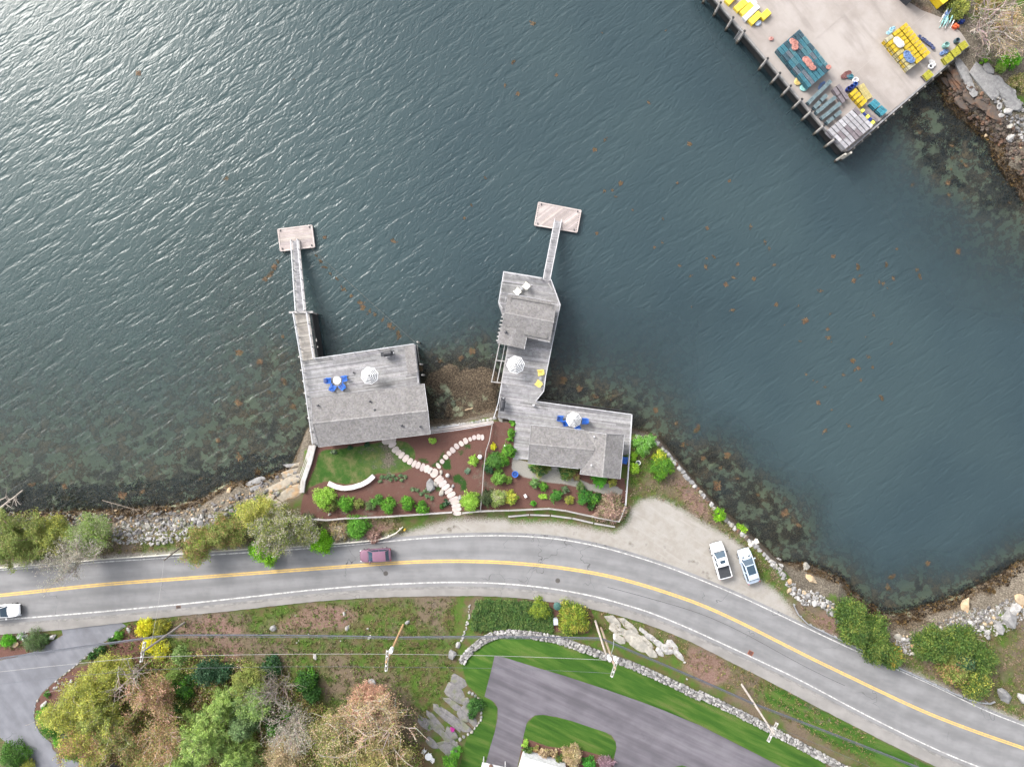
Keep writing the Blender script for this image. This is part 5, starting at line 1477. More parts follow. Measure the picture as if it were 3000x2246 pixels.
b, T = poles['C2']
sl_ = empty('street_lamp', b + T * .7, 0, 'street lamp arm reaching from the transformer pole toward the road', 'lamp')
mb = MB(); mb.tube((0, 0, 0), (.25, 1.2, .5), .04, .04, 6); mb.tube((.25, 1.2, .5), (.35, 2.4, .55), .04, .03, 6); mb.build('arm', steel, sl_); mb = MB(); mb.box((.36, 2.6, .52), (.22, .6, .14)); mb.build('lamp_head', ins_m, sl_)
def att(key, f, off=(0, 0, 0)):
    b, T = poles[key]; return b + T * f + Vector(off)
def wire(a, b, sag, r, m, label, name='wire', group='overhead wires'):
    mb = MB(); prev = None
    n = 14
    for i in range(n + 1):
        u = i / n; p = a.lerp(b, u) - Vector((0, 0, sag * 4 * u * (1 - u)))
        if prev is not None: mb.tube(prev, p, r, r, 5, cap=False)
        prev = p
    mb.build(name, m, label=label, cat='wire', group=group)
WEST, EAST = P(-320, 1975, 9.5), P(2900, 2330, 9.0)
ch = [WEST, att('A', .45), att('B', .36), att('C1', .55), att('D', .42), EAST]
for i, l in enumerate(('left driveway', 'rough bank to the orange pole', 'hedge and stone wall', 'rock outcrop and long lawn', 'mown bank at lower right')):
    wire(ch[i], ch[i + 1], .35, .10, wire_m, 'thick dark cable over the ' + l)
    wire(ch[i] + Vector((0, 0, .6)), ch[i + 1] + Vector((0, 0, .6)), .3, .035, wire_m, 'thin dark cable just above the thick one over the ' + l)
ch = [P(-320, 2005, 12), att('A', .965, (0, -.6, .2)), att('B', .965, (0, .9, .2)), att('C2', .965, (-.1, .9, .2))]
for i, l in enumerate(('left driveway', 'woods and rough bank', 'west end of the stone wall')):
    wire(ch[i], ch[i + 1], .4, .026, wire_l, 'pale bare wire high over the ' + l)
    wire(ch[i] + Vector((0, -1.6, 0)), ch[i + 1] + Vector((0, -1.6, 0)), .5, .018, wire_m, 'thin high wire south of the pale one over the ' + l)
wire(att('C2', .965, (0, .9, .2)), att('D', .965, (0, .9, .2)), .4, .02, wire_m, 'thin high wire over the long lawn to the pale pole')
wire(att('D', .965, (0, .9, .2)), P(2900, 2400, 13), .4, .02, wire_m, 'thin high wire leaving the pale pole at lower right')
# bare leaning post by the shore road with its drop wire
pole('E', (530, 1602), (480, 1641), 'thin dark leaning pole at the shore side of the road', (.45, .43, .42), r=.11)
wire(att('E', 1), att('A', .8), .3, .018, wire_l, 'thin drop wire crossing the road at left')

# ------------------------------------------------------------------ wharf gear: lobster traps and the rest
def trap_mesh(name, c, cd, w=1.12, d=.51, h=.36):
    """wire trap: dark inside, frame bars and lattice"""
    fm = simple(name + '_wire', c, tuple(x * .8 for x in c), 5, .6, attr=True)
    im = simple(name + '_inside', cd, tuple(x * .7 for x in cd), 6, .9)
    mb = MB()
    mb.box((0, 0, h / 2), (w - .05, d - .05, h - .05), mi=1)
    for sx in (-1, 1):
        for sy in (-1, 1):
            mb.box((sx * (w / 2 - .015), sy * (d / 2 - .015), h / 2), (.03, .03, h))
    for z in (.015, h - .012):
        for sy in (-1, 1): mb.box((0, sy * (d / 2 - .015), z), (w - .06, .03, .03))
        for sx in (-1, 1): mb.box((sx * (w / 2 - .015), 0, z), (.03, d - .06, .03))
    for k in range(1, 12):
        mb.box((-w / 2 + w * k / 12, 0, h - .010), (.022, d - .06, .012))
    for k in range(1, 6): mb.box((0, -d / 2 + d * k / 6, h - .014), (w - .06, .022, .012))
    for k in range(1, 8):
        for sy in (-1, 1): mb.box((-w / 2 + w * k / 8, sy * (d / 2 - .008), h / 2), (.02, .012, h - .06))
    mb.box((.02, 0, h + .004), (.05, d * .9, .016), col=(.5, .5, .5))
    return mb.mesh('lobster_trap', [fm, im])
TEAL = trap_mesh('teal', (.06, .22, .28), (.016, .06, .08)); TEAL3 = trap_mesh('teal_light', (.10, .25, .29), (.02, .06, .08)); TEAL4 = trap_mesh('teal_grey', (.17, .20, .23), (.03, .04, .06)); TEAL2 = trap_mesh('teal_dark', (.05, .115, .15), (.02, .03, .045))
YEL = trap_mesh('yellow', (.66, .48, .03), (.45, .30, .02)); YEL3 = trap_mesh('yellow_white', (.55, .52, .38), (.30, .27, .18)); YEL2 = trap_mesh('yellow_pale', (.58, .49, .20), (.28, .24, .12)); LIME = trap_mesh('lime', (.46, .44, .045), (.22, .20, .03))
WHT2 = trap_mesh('grey_light', (.54, .53, .55), (.38, .37, .39)); WHT = trap_mesh('grey', (.45, .44, .46), (.30, .285, .30)); GRN = trap_mesh('grey_green', (.21, .28, .30), (.03, .06, .075)); BLU = trap_mesh('blue', (.10, .22, .42), (.05, .10, .2)); AQUA = trap_mesh('aqua', (.06, .30, .38), (.02, .10, .14)); MAUVE = trap_mesh('mauve', (.27, .235, .25), (.12, .10, .11))
NTRAP = [0]
ORD = ['first', 'second', 'third', 'fourth', 'fifth', 'sixth', 'seventh', 'eighth', 'ninth', 'tenth', 'eleventh', 'twelfth', 'thirteenth']
def trap(me, p, rz, label, group, tilt=0.0):
    o = bpy.data.objects.new('lobster_trap', me); SC.collection.objects.link(o)
    o.location = p; o.rotation_euler = (rnd.uniform(-.02, .02) + tilt, rnd.uniform(-.02, .02), rz + rnd.uniform(-.05, .05))
    NTRAP[0] += 1
    return tag(o, label, 'trap', group)
def stack(c0, c1, c2, layers, mesh, label, group, along=True, pick=None, gap=1.0, skip=.0, ztop=None):
    """traps on the rectangle c0->c1 (long side) and c0->c2, photo pixels of the TOP; hidden inner traps of lower layers left out"""
    zt = WZ + layers * .37
    a, b, d = P(*c0, zt), P(*c1, zt), P(*c2, zt)
    u, v = b - a, d - a
    Lu, Lv = u.length, v.length
    un, vn = u / Lu, v / Lv
    ang = math.atan2(un.y, un.x)
    tl, td = (1.22, .62)
    nu = max(1, round(Lu / (tl if along else td))); nv = max(1, round(Lv / (td if along else tl)))
    for k in range(layers):
        for i in range(nu):
            for j in range(nv):
                if k < layers - 1 and 0 < i < nu - 1 and 0 < j < nv - 1: continue
                if k == layers - 1 and rnd.random() < skip: continue
                p = a + un * (Lu * (i + .5) / nu) + vn * (Lv * (j + .5) / nv)
                me_ = pick(i / nu, j / nv, k) if pick else mesh
                lift = rnd.uniform(0, .02) if k == layers - 1 else 0
                trap(me_, (p.x, p.y, WZ + k * .37 + lift), ang if along else ang + math.pi / 2, '%s, %s layer, %s row from the land, %s along' % (label, ('bottom', 'middle', 'top')[k + 3 - layers] if layers > 1 else 'only', ORD[j], ORD[i]), group)
def pk_teal(i, j, k):
    r = rnd.random()
    return TEAL if r < .36 else (TEAL2 if r < .6 else (TEAL3 if r < .82 else TEAL4))
stack((2343, 85), (2436, 200), (2276, 143), 3, TEAL, 'teal trap of the big stack', 'teal lobster traps', True, pk_teal)
def pk_yel(i, j, k):
    if j > .5 and rnd.random() < .6: return YEL3 if rnd.random() < .4 else YEL2
    return YEL if rnd.random() < .78 else YEL2
stack((2656, 64), (2728, 155), (2591, 115), 3, YEL, 'yellow trap of the big stack', 'yellow lobster traps', False, pk_yel)
stack((2507, 312), (2560, 368), (2424, 381), 3, WHT, 'grey trap of the corner stack', 'grey lobster traps', True, lambda i, j, k: WHT if rnd.random() < .55 else (MAUVE if rnd.random() < .4 else WHT2))
stack((2507, 257), (2544, 297), (2487, 274), 2, YEL, 'yellow trap of the small stack', 'small stack of yellow traps', False, lambda i, j, k: YEL)
stack((2529, 243), (2556, 284), (2512, 254), 1, YEL2, 'cream trap beside the small yellow stack', 'cream traps beside the small yellow stack', True, lambda i, j, k: YEL2)
stack((2460, 242), (2490, 285), (2438, 262), 2, MAUVE, 'mauve trap of the square stack', 'mauve traps', True, lambda i, j, k: MAUVE)
stack((2562, 288), (2602, 326), (2546, 302), 2, AQUA, 'aqua trap near the seaward edge', 'aqua traps', True, lambda i, j, k: AQUA if rnd.random() < .8 else TEAL)
stack((2828, 115), (2840, 132), (2762, 172), 2, LIME, 'lime trap by the rocks', 'lime traps by the rocks', False, lambda i, j, k: LIME)
stack((2726, 200), (2740, 217), (2700, 222), 2, LIME, 'lime trap at the wharf edge', 'lime traps at the edge', False, lambda i, j, k: LIME if rnd.random() < .7 else MAUVE)
stack((2534, 318), (2577, 352), (2528, 325), 1, MAUVE, 'loose mauve trap by the grey stack', 'loose mauve traps', True, lambda i, j, k: MAUVE)
# the four open rows of single traps set side by side
for r_, (a, b) in enumerate((((2368, 302), (2434, 237)), ((2384, 318), (2424, 276)), ((2392, 330), (2448, 284)), ((2408, 346), (2462, 302)), ((2421, 361), (2466, 325)))):
    pa, pb = P(*a, WZ + .7), P(*b, WZ + .7)
    n = max(2, int((pb - pa).length / 1.05)); ang = math.atan2(pb.y - pa.y, pb.x - pa.x)
    for k in range(2):
        for i in range(n):
            p = pa.lerp(pb, (i + .5) / n)
            trap(GRN if (i or k) else TEAL2, (p.x, p.y, WZ + k * .37), ang, '%s grey-green trap from the sea in the %s open row, %s layer' % (ORD[i], ORD[r_], ('lower', 'upper')[k]), 'open row %d of traps' % (r_ + 1))
# long crates of coloured line at the top edge
crate_y = simple('crate_yellow', (.66, .50, .04), (.58, .44, .05), 2, .6); crate_w = simple('crate_white', (.55, .55, .57), (.46, .46, .48), 2, .7)
for i, (a, b, w, m_, l) in enumerate((((2130, 8), (2152, -14), .95, crate_y, 'yellow lidded crate at the very top edge beside the pilings'), ((2156, 28), (2196, -6), .95, crate_y, 'yellow crate third from the small trap pile on the wharf edge'), ((2172, 40), (2214, 2), .8, crate_y, 'yellow crate with white end in the slanted row'), ((2180, 56), (2222, 16), .8, crate_w, 'white crate in the slanted row on the wharf edge'), ((2198, 66), (2228, 38), .95, crate_y, 'bright yellow crate nearest the single offset crate'), ((2232, 52), (2254, 32), .95, crate_y, 'single yellow crate set apart inland of the row'))):
    p, q = P(*a, WZ + .5), P(*b, WZ + .5); c = (p + q) / 2; c.z = WZ
    t = empty('gear_crate', c, math.atan2(q.y - p.y, q.x - p.x), l, 'crate', 'crates on the wharf edge')
    L_ = (q - p).length
    for k in range(max(2, int(L_ / .55))):
        n = max(2, int(L_ / .55)); x = -L_ / 2 + L_ * (k + .5) / n
        mb = MB(); mb.box((x, 0, .45), (L_ / n - .03, w - .06, .12 + rnd.uniform(0, .05))); mb.build('lid_panel', m_ if not (i in (1, 2) and k == n - 1) else crate_w, t)
    mb = MB(); mb.box((0, 0, .2), (L_, w, .4)); mb.build('body', m_, t)
pk = [rgb('f08f84'), rgb('ee8a80')]
pink_m = simple('pink_rope', (.50, .25, .21), (.40, .18, .15), 3, .9, attr=True); blu_m = simple('blue_rope', (.15, .23, .42), (.11, .18, .34), 3, .9, attr=True); aqua_m = simple('aqua_net', (.30, .55, .52), (.22, .45, .43), 3, .9, attr=True); white_m = simple('foam_white', (.62, .61, .60), (.5, .49, .48), 3, .8)
def coil_heap(p0, p1, r, m, label, z, name='rope_heap', n=5):
    t = empty(name, (0, 0, 0), 0, label, 'rope')
    for i in range(n):
        u = (i + .5) / n; c = P(p0[0] + (p1[0] - p0[0]) * u, p0[1] + (p1[1] - p0[1]) * u, z) + Vector((rnd.uniform(-.12, .12), rnd.uniform(-.12, .12), .06))
        mb = MB()
        for ring in range(6):
            rr = r * rnd.uniform(.35, 1.0); prev = None
            for s in range(13):
                a = 2 * math.pi * s / 12 + rnd.uniform(-.2, .2)
                q = Vector((math.cos(a) * rr, math.sin(a) * rr * .85, .02 * ring + rnd.uniform(0, .10)))
                if prev is not None: mb.tube(prev, q, .05, .05, 5, vary(.7, 1.15), cap=False)
                prev = q
        mb.lathe((0, 0, 0), [(r * .8, .02), (r * .4, .10), (0, .12)], 9)
        mb.build('coil', m, t, loc=c)
ZT = WZ + 3 * .37 + .03
coil_heap((2318, 120), (2332, 142), .45, pink_m, 'pink rope heap on the upper part of the teal trap stack', ZT)
coil_heap((2360, 176), (2386, 204), .5, pink_m, 'pink rope heap on the lower part of the teal trap stack', ZT, n=6)
coil_heap((2424, 196), (2430, 200), .36, pink_m, 'small pink rope heap at the corner of the teal trap stack', ZT, n=2)
coil_heap((2652, 158), (2668, 178), .5, blu_m, 'blue rope heap lying on the yellow trap stack', ZT, n=5)
coil_heap((2622, 118), (2638, 136), .5, white_m, 'white rope heap lying on the yellow trap stack', ZT, n=5)
coil_heap((2352, 254), (2356, 262), .55, aqua_m, 'pale aqua net heap below the teal trap stack', WZ, n=2)
coil_heap((2334, 242), (2342, 234), .5, simple('sand_yellow', (.66, .50, .18)), 'sand yellow net heap below the teal trap stack', WZ, n=2)
coil_heap((2398, 262), (2412, 240), .16, blu_m, 'thin blue line laid beside the first open trap row', WZ, n=6)
coil_heap((2216, 74), (2222, 66), .35, simple('blue_white_line', (.45, .52, .62)), 'pale blue line heap by the single yellow crate', WZ, n=2)
coil_heap((2262, 118), (2258, 112), .3, simple('faded_red_line', (.50, .25, .22)), 'faded red line lying loose on the concrete', WZ - .02, n=1)
coil_heap((2470, 226), (2486, 214), .4, simple('dark_red_line', (.20, .085, .08)), 'dark red rope heap beside the white tyre', WZ, n=4)
coil_heap((2485, 228), (2492, 222), .4, simple('teal_line', (.04, .17, .22)), 'dark teal net heap between red rope and white tyre', WZ, n=2)
coil_heap((2596, 100), (2622, 80), .28, simple('sky_line', (.30, .50, .62)), 'light blue line heap along the inland end of the yellow stack', WZ + .4, n=4)
coil_heap((2690, 104), (2735, 146), .24, simple('navy_line', (.07, .09, .20)), 'navy and white line strewn along the yellow trap stack', WZ + .1, n=7)
coil_heap((2756, 160), (2770, 150), .4, blu_m, 'blue rope heap beside the long lime trap row', WZ, n=2)
coil_heap((2724, 180), (2736, 192), .34, white_m, 'white line heap between the yellow stack and the lime traps', WZ, n=3)
def drum(px, py, r, h, m, label, inner=None, z=WZ):
    p = P(px, py, z + h); p.z = z
    t = empty('plastic_barrel', p, 0, label, 'barrel')
    mb = MB(); mb.lathe((0, 0, 0), [(0, 0), (r * .92, 0), (r, h * .3), (r, h * .7), (r * .95, h), (r * .8, h), (r * .8, h * .6), (0, h * .55)], 16, mi=0); mb.build('shell', m, t)
    mb = MB(); mb.lathe((0, 0, h * .57), [(r * .8, 0), (0, .02)], 14); mb.build('contents', inner or dark_m, t)
navy = simple('navy_plastic', (.012, .03, .17), (.01, .025, .14), 4, .4)
drum(2508, 233, .38, .4, stripe_w, 'white tyre shaped ring beside the blue barrels', simple('ring_in', (.30, .28, .30)))
drum(2497, 253, .33, .8, navy, 'blue barrel with pale rim beside the small yellow trap stack', simple('in_b', (.01, .03, .2)))
drum(2508, 245, .30, .8, simple('royal_plastic', (.02, .08, .32)), 'brighter blue barrel below the white ring')
drum(2488, 259, .34, .7, navy, 'darkest blue barrel at the corner of the mauve trap stack')
drum(2775, 130, .40, .7, simple('sage_drum', (.20, .36, .33)), 'sage green drum near the end of the wharf', simple('sage_in', (.22, .38, .35)))
drum(2807, 117, .35, .6, simple('slate_drum', (.05, .09, .11)), 'dark slate tub beside the lime trap row')
drum(2729, 193, .38, .4, stripe_w, 'white ring tub near the lime grey traps')
for i, (a, b) in enumerate(((2527, 324), (2542, 342), (2557, 359))):
    p = P(a, b, WZ + .35); p.z = WZ
    t = empty('float_box', p, .75, 'lime yellow box between the grey and mauve traps, ' + ('inner one', 'middle one', 'nearest the wharf edge')[i], 'box', 'lime boxes')
    mb = MB(); mb.box((0, 0, .18), (.5, .42, .36)); mb.build('body', simple('lime_box%d' % i, (.52, .52, .05)), t); mb = MB(); mb.box((0, 0, .385), (.54, .46, .05)); mb.build('lid', simple('lime_lid%d' % i, (.60, .60, .09)), t)
for i, (a, b) in enumerate(((2534, 333), (2549, 350))):
    p = P(a, b, WZ + .3); p.z = WZ; t = empty('bait_tote', p, .75, 'dark blue tote between two lime boxes, ' + ('inner', 'seaward') + ' one' if False else 'dark blue tote between two lime boxes, ' + ('inner one', 'seaward one')[i], 'tote', 'dark totes')
    mb = MB(); mb.box((0, 0, .16), (.55, .4, .32)); mb.build('tub', navy, t); mb = MB(); mb.box((0, 0, .335), (.58, .43, .03)); mb.build('rim', navy, t)
# skip, shed and boat parts at the top right
sk = empty('yellow_skip', P(2752, -12, WZ), math.radians(38), 'large yellow container cut off by the top edge', 'container')
mb = MB(); mb.box((0, 0, .7), (3.0, 2.6, 1.4)); mb.build('body', simple('skip_yellow', (.60, .43, .015), (.54, .38, .015), 1, .5), sk); mb = MB(); mb.box((0, 0, 1.44), (3.1, 2.7, .08)); mb.build('lid', simple('skip_lid', (.64, .47, .02), (.58, .42, .02), 2, .5), sk)
sh_ = empty('grey_shed', P(2652, -14, WZ), math.radians(48), 'dark grey shed corner at the top edge beyond the yellow traps', 'shed')
mb = MB(); mb.box((0, 0, .9), (2.2, 2.2, 1.8)); mb.build('wall', simple('shed_wall', (.03, .035, .045)), sh_); mb = MB(); mb.box((0, 0, 1.86), (2.3, 2.3, .1)); mb.build('roof', simple('shed_roof', (.13, .135, .155)), sh_)
for i, (a, b, m_, l) in enumerate(((2783, 40, blu_m, 'blue bundled buoy lines beside the dead tree'), (2775, 62, aqua_m, 'pale aqua buoy sticks below the blue bundle'), (2800, 78, simple('orange_float', (.60, .10, .03)), 'orange red float below the dead tree'), (2816, 64, navy, 'navy tarp lump below the dead tree'))):
    p = P(a, b, WZ + .3); p.z = WZ
    t = empty('buoy_bundle', p, 0, l, 'buoys')
    for k in range(16 if i < 2 else 5):
        ang = math.radians(62) + rnd.uniform(-.2, .2); d = Vector((math.cos(ang), math.sin(ang), .02)); o = Vector((rnd.uniform(-.8, .8), rnd.uniform(-.5, .5), .15 + rnd.uniform(0, .4))) * (1 if i < 2 else .4)
        mb = MB(); mb.tube(o - d * .7 * (1 if i < 2 else .4), o + d * .2, .03, .03, 5); mb.tube(o, o + d * (.55 if i < 2 else .3), .10 if i < 2 else .28, .08 if i < 2 else .2, 7); mb.build('buoy', m_ if k % 4 else (white_m if i < 2 else m_), t)
# ------------------------------------------------------------------ foliage
leaf_m = {}
def leaf_mat(kind):
    if kind not in leaf_m:
        m = simple('leaf_' + kind, (1, 1, 1), (.8, .82, .78), 1.2, .65 if kind != 'glossy' else .45, attr=True, fine=.1, transl=.35, spec=.3)
        leaf_m[kind] = m
    return leaf_m[kind]
bark_m = simple('bark', (.20, .18, .16), (.13, .115, .10), 5, .9, attr=True)
nr = np.random.default_rng(11)
def leaves_mesh(name, centers, per, spread, size, cols, upbias=1.1, elong=1.6, mat='broad', dark=0.25, outward=None):
    """quads scattered round clump centres; cols: list of linear colours, one picked per clump"""
    C = np.asarray(centers, float).reshape(-1, 3)
    n = len(C) * per
    ci = np.repeat(np.arange(len(C)), per)
    pos = C[ci] + nr.normal(0, 1, (n, 3)) * np.asarray(spread)
    nrm = nr.normal(0, 1, (n, 3)); nrm[:, 2] = np.abs(nrm[:, 2]) + upbias
    nrm /= np.linalg.norm(nrm, axis=1)[:, None]
    t = nr.normal(0, 1, (n, 3))
    if outward is not None:
        o = pos - np.asarray(outward); o /= np.linalg.norm(o, axis=1)[:, None] + 1e-6
        t = t * .5 + o * 1.6
    t -= nrm * (t * nrm).sum(1)[:, None]
    t /= np.linalg.norm(t, axis=1)[:, None] + 1e-9
    bt = np.cross(nrm, t)
    s = size * nr.uniform(.6, 1.35, n)[:, None]
    a, b = t * s * elong * .5, bt * s * .5
    V = np.stack([pos - a, pos + b * .9 - a * .1, pos + a, pos - b * .9 - a * .1], 1).reshape(-1, 3)
    me = bpy.data.meshes.new(name)
    me.vertices.add(len(V)); me.vertices.foreach_set('co', V.astype(np.float32).ravel())
    me.loops.add(n * 4); me.loops.foreach_set('vertex_index', np.arange(n * 4, dtype=np.int32))
    me.polygons.add(n); me.polygons.foreach_set('loop_start', np.arange(0, n * 4, 4, dtype=np.int32))
    me.update(calc_edges=True)
    cc = np.asarray(cols, float)[nr.integers(0, len(cols), len(C))]
    cc = cc * nr.uniform(1 - dark, 1 + dark, (len(C), 1))
    lc = 1.95 * np.minimum(cc, .32)[ci] * nr.uniform(.72, 1.28, (n, 1)) * nr.uniform(.93, 1.07, (n, 3))
    arr = np.ones((n * 4, 4), np.float32); arr[:, :3] = np.repeat(lc, 4, 0)
    ca = me.color_attributes.new('Col', 'FLOAT_COLOR', 'CORNER'); ca.data.foreach_set('color', arr.ravel())
    me.materials.append(leaf_mat(mat))
    return me
def dome_points(n, r, h, inner=.35, flat=1.0):
    """points through an uneven dome of radius r and height h"""
    out = []
    ph = [rnd.uniform(0, 6.28) for _ in range(3)]
    while len(out) < n:
        a, u = rnd.uniform(0, 6.283), rnd.uniform(0, 1)
        z = rnd.uniform(.05, 1)
        rr = math.sqrt(max(0, 1 - z ** 2.2))
        lob = 1 + .14 * math.sin(3 * a + ph[0]) + .10 * math.sin(5 * a + ph[1]) + .05 * math.sin(9 * a + ph[2])
        k = rnd.uniform(inner, 1) ** .6
        out.append((math.cos(a) * r * rr * lob * k, math.sin(a) * r * rr * lob * k, z * h * (.55 + .45 * k)))
    return out
GRN_B = [(.055, .15, .012), (.075, .18, .018), (.04, .115, .012)]
GRN_D = [(.022, .062, .012), (.03, .08, .016), (.016, .045, .010)]
GRN_L = [(.15, .26, .03), (.12, .22, .025), (.18, .28, .05)]
OLIVE = [(.12, .145, .034), (.10, .125, .030), (.16, .16, .05), (.08, .105, .025)]
YELG = [(.24, .235, .045), (.19, .20, .04), (.155, .175, .04)]
FORS = [(.42, .33, .012), (.34, .28, .012), (.48, .37, .02)]
RUST = [(.20, .12, .06), (.17, .10, .055), (.24, .165, .09), (.15, .14, .045), (.13, .15, .04)]
TAN = [(.26, .20, .125), (.22, .16, .10), (.30, .225, .14), (.17, .15, .06)]
PINK = [(.27, .155, .115), (.23, .13, .095), (.30, .19, .13)]
GREYB = [(.17, .16, .13), (.22, .205, .17), (.14, .13, .10)]
EVG = [(.042, .078, .015), (.06, .098, .02), (.095, .12, .025), (.03, .06, .014)]
PINE = [(.13, .19, .045), (.16, .22, .055), (.10, .155, .04), (.18, .235, .075)]
DKGR = [(.014, .04, .018), (.02, .055, .024), (.035, .07, .035)]
def shrub(px, py, r_px, label, cols, cat='shrub', name='shrub', h=None, dens=1.0, size=.11, mat='broad', group=None, loose=1.0, twigs=True, sx=1.0, sy=1.0, rz=0.0, elong=1.6, twig_col=(.9, .85, .8)):
    g = G(px, py)
    r = r_px * K * (CAM_H - g.z)
    h = h or r * 1.25
    c = P(px, py, g.z + h * .6)
    base = Vector((c.x, c.y, hq(c.x, c.y)))
    t = empty(name, base, rz, label, cat, group)
    ncl = max(14, int(26 * (r / .6) ** 1.7 * dens)); ncl = min(ncl, 420)
    pts = dome_points(ncl, r, h)
    pts = [(x * sx, y * sy, z) for x, y, z in pts]
    per = 26 if r < 1.2 else 30
    me = leaves_mesh('foliage', pts, per, (r * .10 * loose + .035,) * 3, size, cols, mat=mat, outward=(0, 0, h * .2), elong=elong)
    o = bpy.data.objects.new('foliage', me); link(o, t)
    if twigs:
        mb = MB()
        for k in range(min(26, max(6, ncl // 8))):
            p = Vector(rnd.choice(pts)); mid = p * .5 + Vector((0, 0, -.05 * h))
            mb.tube((rnd.uniform(-.05, .05), rnd.uniform(-.05, .05), -.05), mid, .02 + r * .012, .012 + r * .006, 4, twig_col, cap=False); mb.tube(mid, p, .012 + r * .006, .006, 4, twig_col, cap=False)
        mb.build('stems', bark_m, t)
    return t

def branch_tree(px, py, r_px, label, cols, h=7.0, leaves=26, size=.13, base_px=None, levels=3, bark=(1, 1, 1), lean=None, cat='tree', name='tree', spread=.24, group=None, trunk_r=.16, spray=5, tipn=None, mat='broad', low=.25, elong=1.6):
    """tapered trunk, forking limbs, leaf clumps at the twig ends; px,py is where the crown centre shows"""
    g = G(px, py); r = r_px * K * (CAM_H - g.z - h * .6)
    cc = P(px, py, g.z + h * .62)
    if base_px: base = G(*base_px)
    else: base = Vector((cc.x, cc.y, hq(cc.x, cc.y)))
    t = empty(name, base, 0, label, cat, group)
    ctr = Vector((cc.x - base.x, cc.y - base.y, h * .62))
    mb, bb = MB(), MB()
    tips = []
    def limb(p, d, L, rad, lev, out):
        n = 3
        prev = p
        for i in range(n):
            d = (d + Vector((rnd.uniform(-.22, .22), rnd.uniform(-.22, .22), rnd.uniform(-.05, .14)))).normalized()
            q = prev + d * (L / n)
            out.tube(prev, q, rad * (1 - .25 * i / n), rad * (1 - .25 * (i + 1) / n), 5 if lev < 2 else 4, tuple(x * rnd.uniform(.85, 1.15) for x in bark), cap=False)
            if lev >= 2: tips.append(q)
            prev = q
            if lev < levels and (i > 0 or lev > 0):
                for _ in range(2 if lev == 0 else rnd.choice((1, 2))):
                    a = rnd.uniform(0, 6.283); s = Vector((math.cos(a), math.sin(a), rnd.uniform(-.05, .5)))
                    limb(q, (d * .55 + s).normalized(), L * rnd.uniform(.5, .72), rad * .55, lev + 1, bb)
        tips.append(prev)
    # trunk up to the fork, then limbs radiating to fill the crown
    fork = Vector((0, 0, 0)).lerp(ctr, low + .12) + Vector((0, 0, 0))
    mb.tube((0, 0, -.3), fork * .5, trunk_r * 1.15, trunk_r, 7, bark, cap=False); mb.tube(fork * .5, fork, trunk_r, trunk_r * .85, 7, bark)
    for k in range(spray):
        a = 6.283 * k / spray + rnd.uniform(-.4, .4)
        tgt = ctr + Vector((math.cos(a) * r * .55, math.sin(a) * r * .55, rnd.uniform(-.05, .25) * h))
        d = tgt - fork
        limb(fork, d.normalized(), d.length * .85, trunk_r * .55, 1, bb)
    limb(fork, (ctr + Vector((0, 0, h * .3)) - fork).normalized(), h * .5, trunk_r * .6, 1, bb)
    mb.build('trunk', bark_m, t)
    bb.build('branches', bark_m, t)
    tips2 = [p for p in tips if (Vector((p.x, p.y, 0)) - Vector((ctr.x, ctr.y, 0))).length < r * 1.12]
    if leaves and cols:
        extra = []
        for p in tips2:
            extra.append(tuple(p)); 
            if rnd.random() < .6: extra.append((p.x + rnd.gauss(0, .3), p.y + rnd.gauss(0, .3), p.z + rnd.gauss(0, .25)))
        if tipn and len(extra) > tipn: extra = rnd.sample(extra, tipn)
        me = leaves_mesh('crown', extra, leaves, (spread, spread, spread * .8), size, cols, mat=mat, elong=elong)
        o = bpy.data.objects.new('crown', me); link(o, t)
    return t

# --- garden shrubs, west
S1 = 'round bright green shrub in the garden fence row, '
shrub(947, 1460, 31, 'large lime green shrub at the west end of the garden fence row', GRN_L)
shrub(971, 1483, 17, 'olive shrub tucked against the large lime green shrub', OLIVE)
shrub(1012, 1476, 23, S1 + 'second big one from the west', GRN_B)
shrub(1050, 1476, 15, 'brownish green shrub between two bright green ones in the fence row', OLIVE)
shrub(1082, 1480, 14, 'dull grey green shrub in the fence row beside the paired shrubs', [(.075, .11, .04), (.06, .09, .035)])
shrub(1104, 1466, 17, 'mid green shrub touching the round one in the middle of the fence row', [(.07, .16, .03), (.05, .13, .02)])
shrub(1137, 1479, 23, S1 + 'middle of the row', GRN_B)
shrub(1194, 1474, 21, S1 + 'standing alone second from the path', GRN_B)
shrub(1237, 1487, 20, S1 + 'nearest the flagstone path', GRN_B)
shrub(1379, 1470, 28, 'lime green shrub in the corner where garden path meets the fence', GRN_L)
shrub(1387, 1349, 14, 'lime green shrub beside the white globe', GRN_L)
shrub(1265, 1291, 11, 'sparse lime plant near the south eave of the west cottage', GRN_L, dens=.6)
shrub(1305, 1473, 9, 'low blue green plant beside the lower flagstones', DKGR); shrub(1296, 1482, 8, 'small dark green plant at the edge of the lower flagstones', GRN_D)
for i, (x, y) in enumerate(sorted(((950, 540), (930, 585), (990, 545), (1022, 528), (1048, 570), (1075, 530), (1105, 560), (1155, 528), (1172, 578), (1202, 540), (1282, 675), (1332, 685), (1378, 725), (1425, 690), (1470, 690), (1442, 750), (1490, 770)))):
    shrub(*zp(x, y), 5.5, 'small dusty green perennial in the west mulch, %s from the west' % nth(i + 1), [(.075, .125, .055), (.055, .10, .045), (.10, .14, .075)], 'plant', 'perennial', .3, size=.07, group='small perennials in the west garden', twigs=False)
for i, (x, y, l) in enumerate(((605, 222, 'small dark conifer at the cottage wall, western of the two'), (790, 188, 'small dark conifer at the cottage wall, eastern of the two'))):
    shrub(*zp(x, y), 6.5, l, DKGR, 'plant', 'dwarf_conifer', .7, group='dwarf conifers')
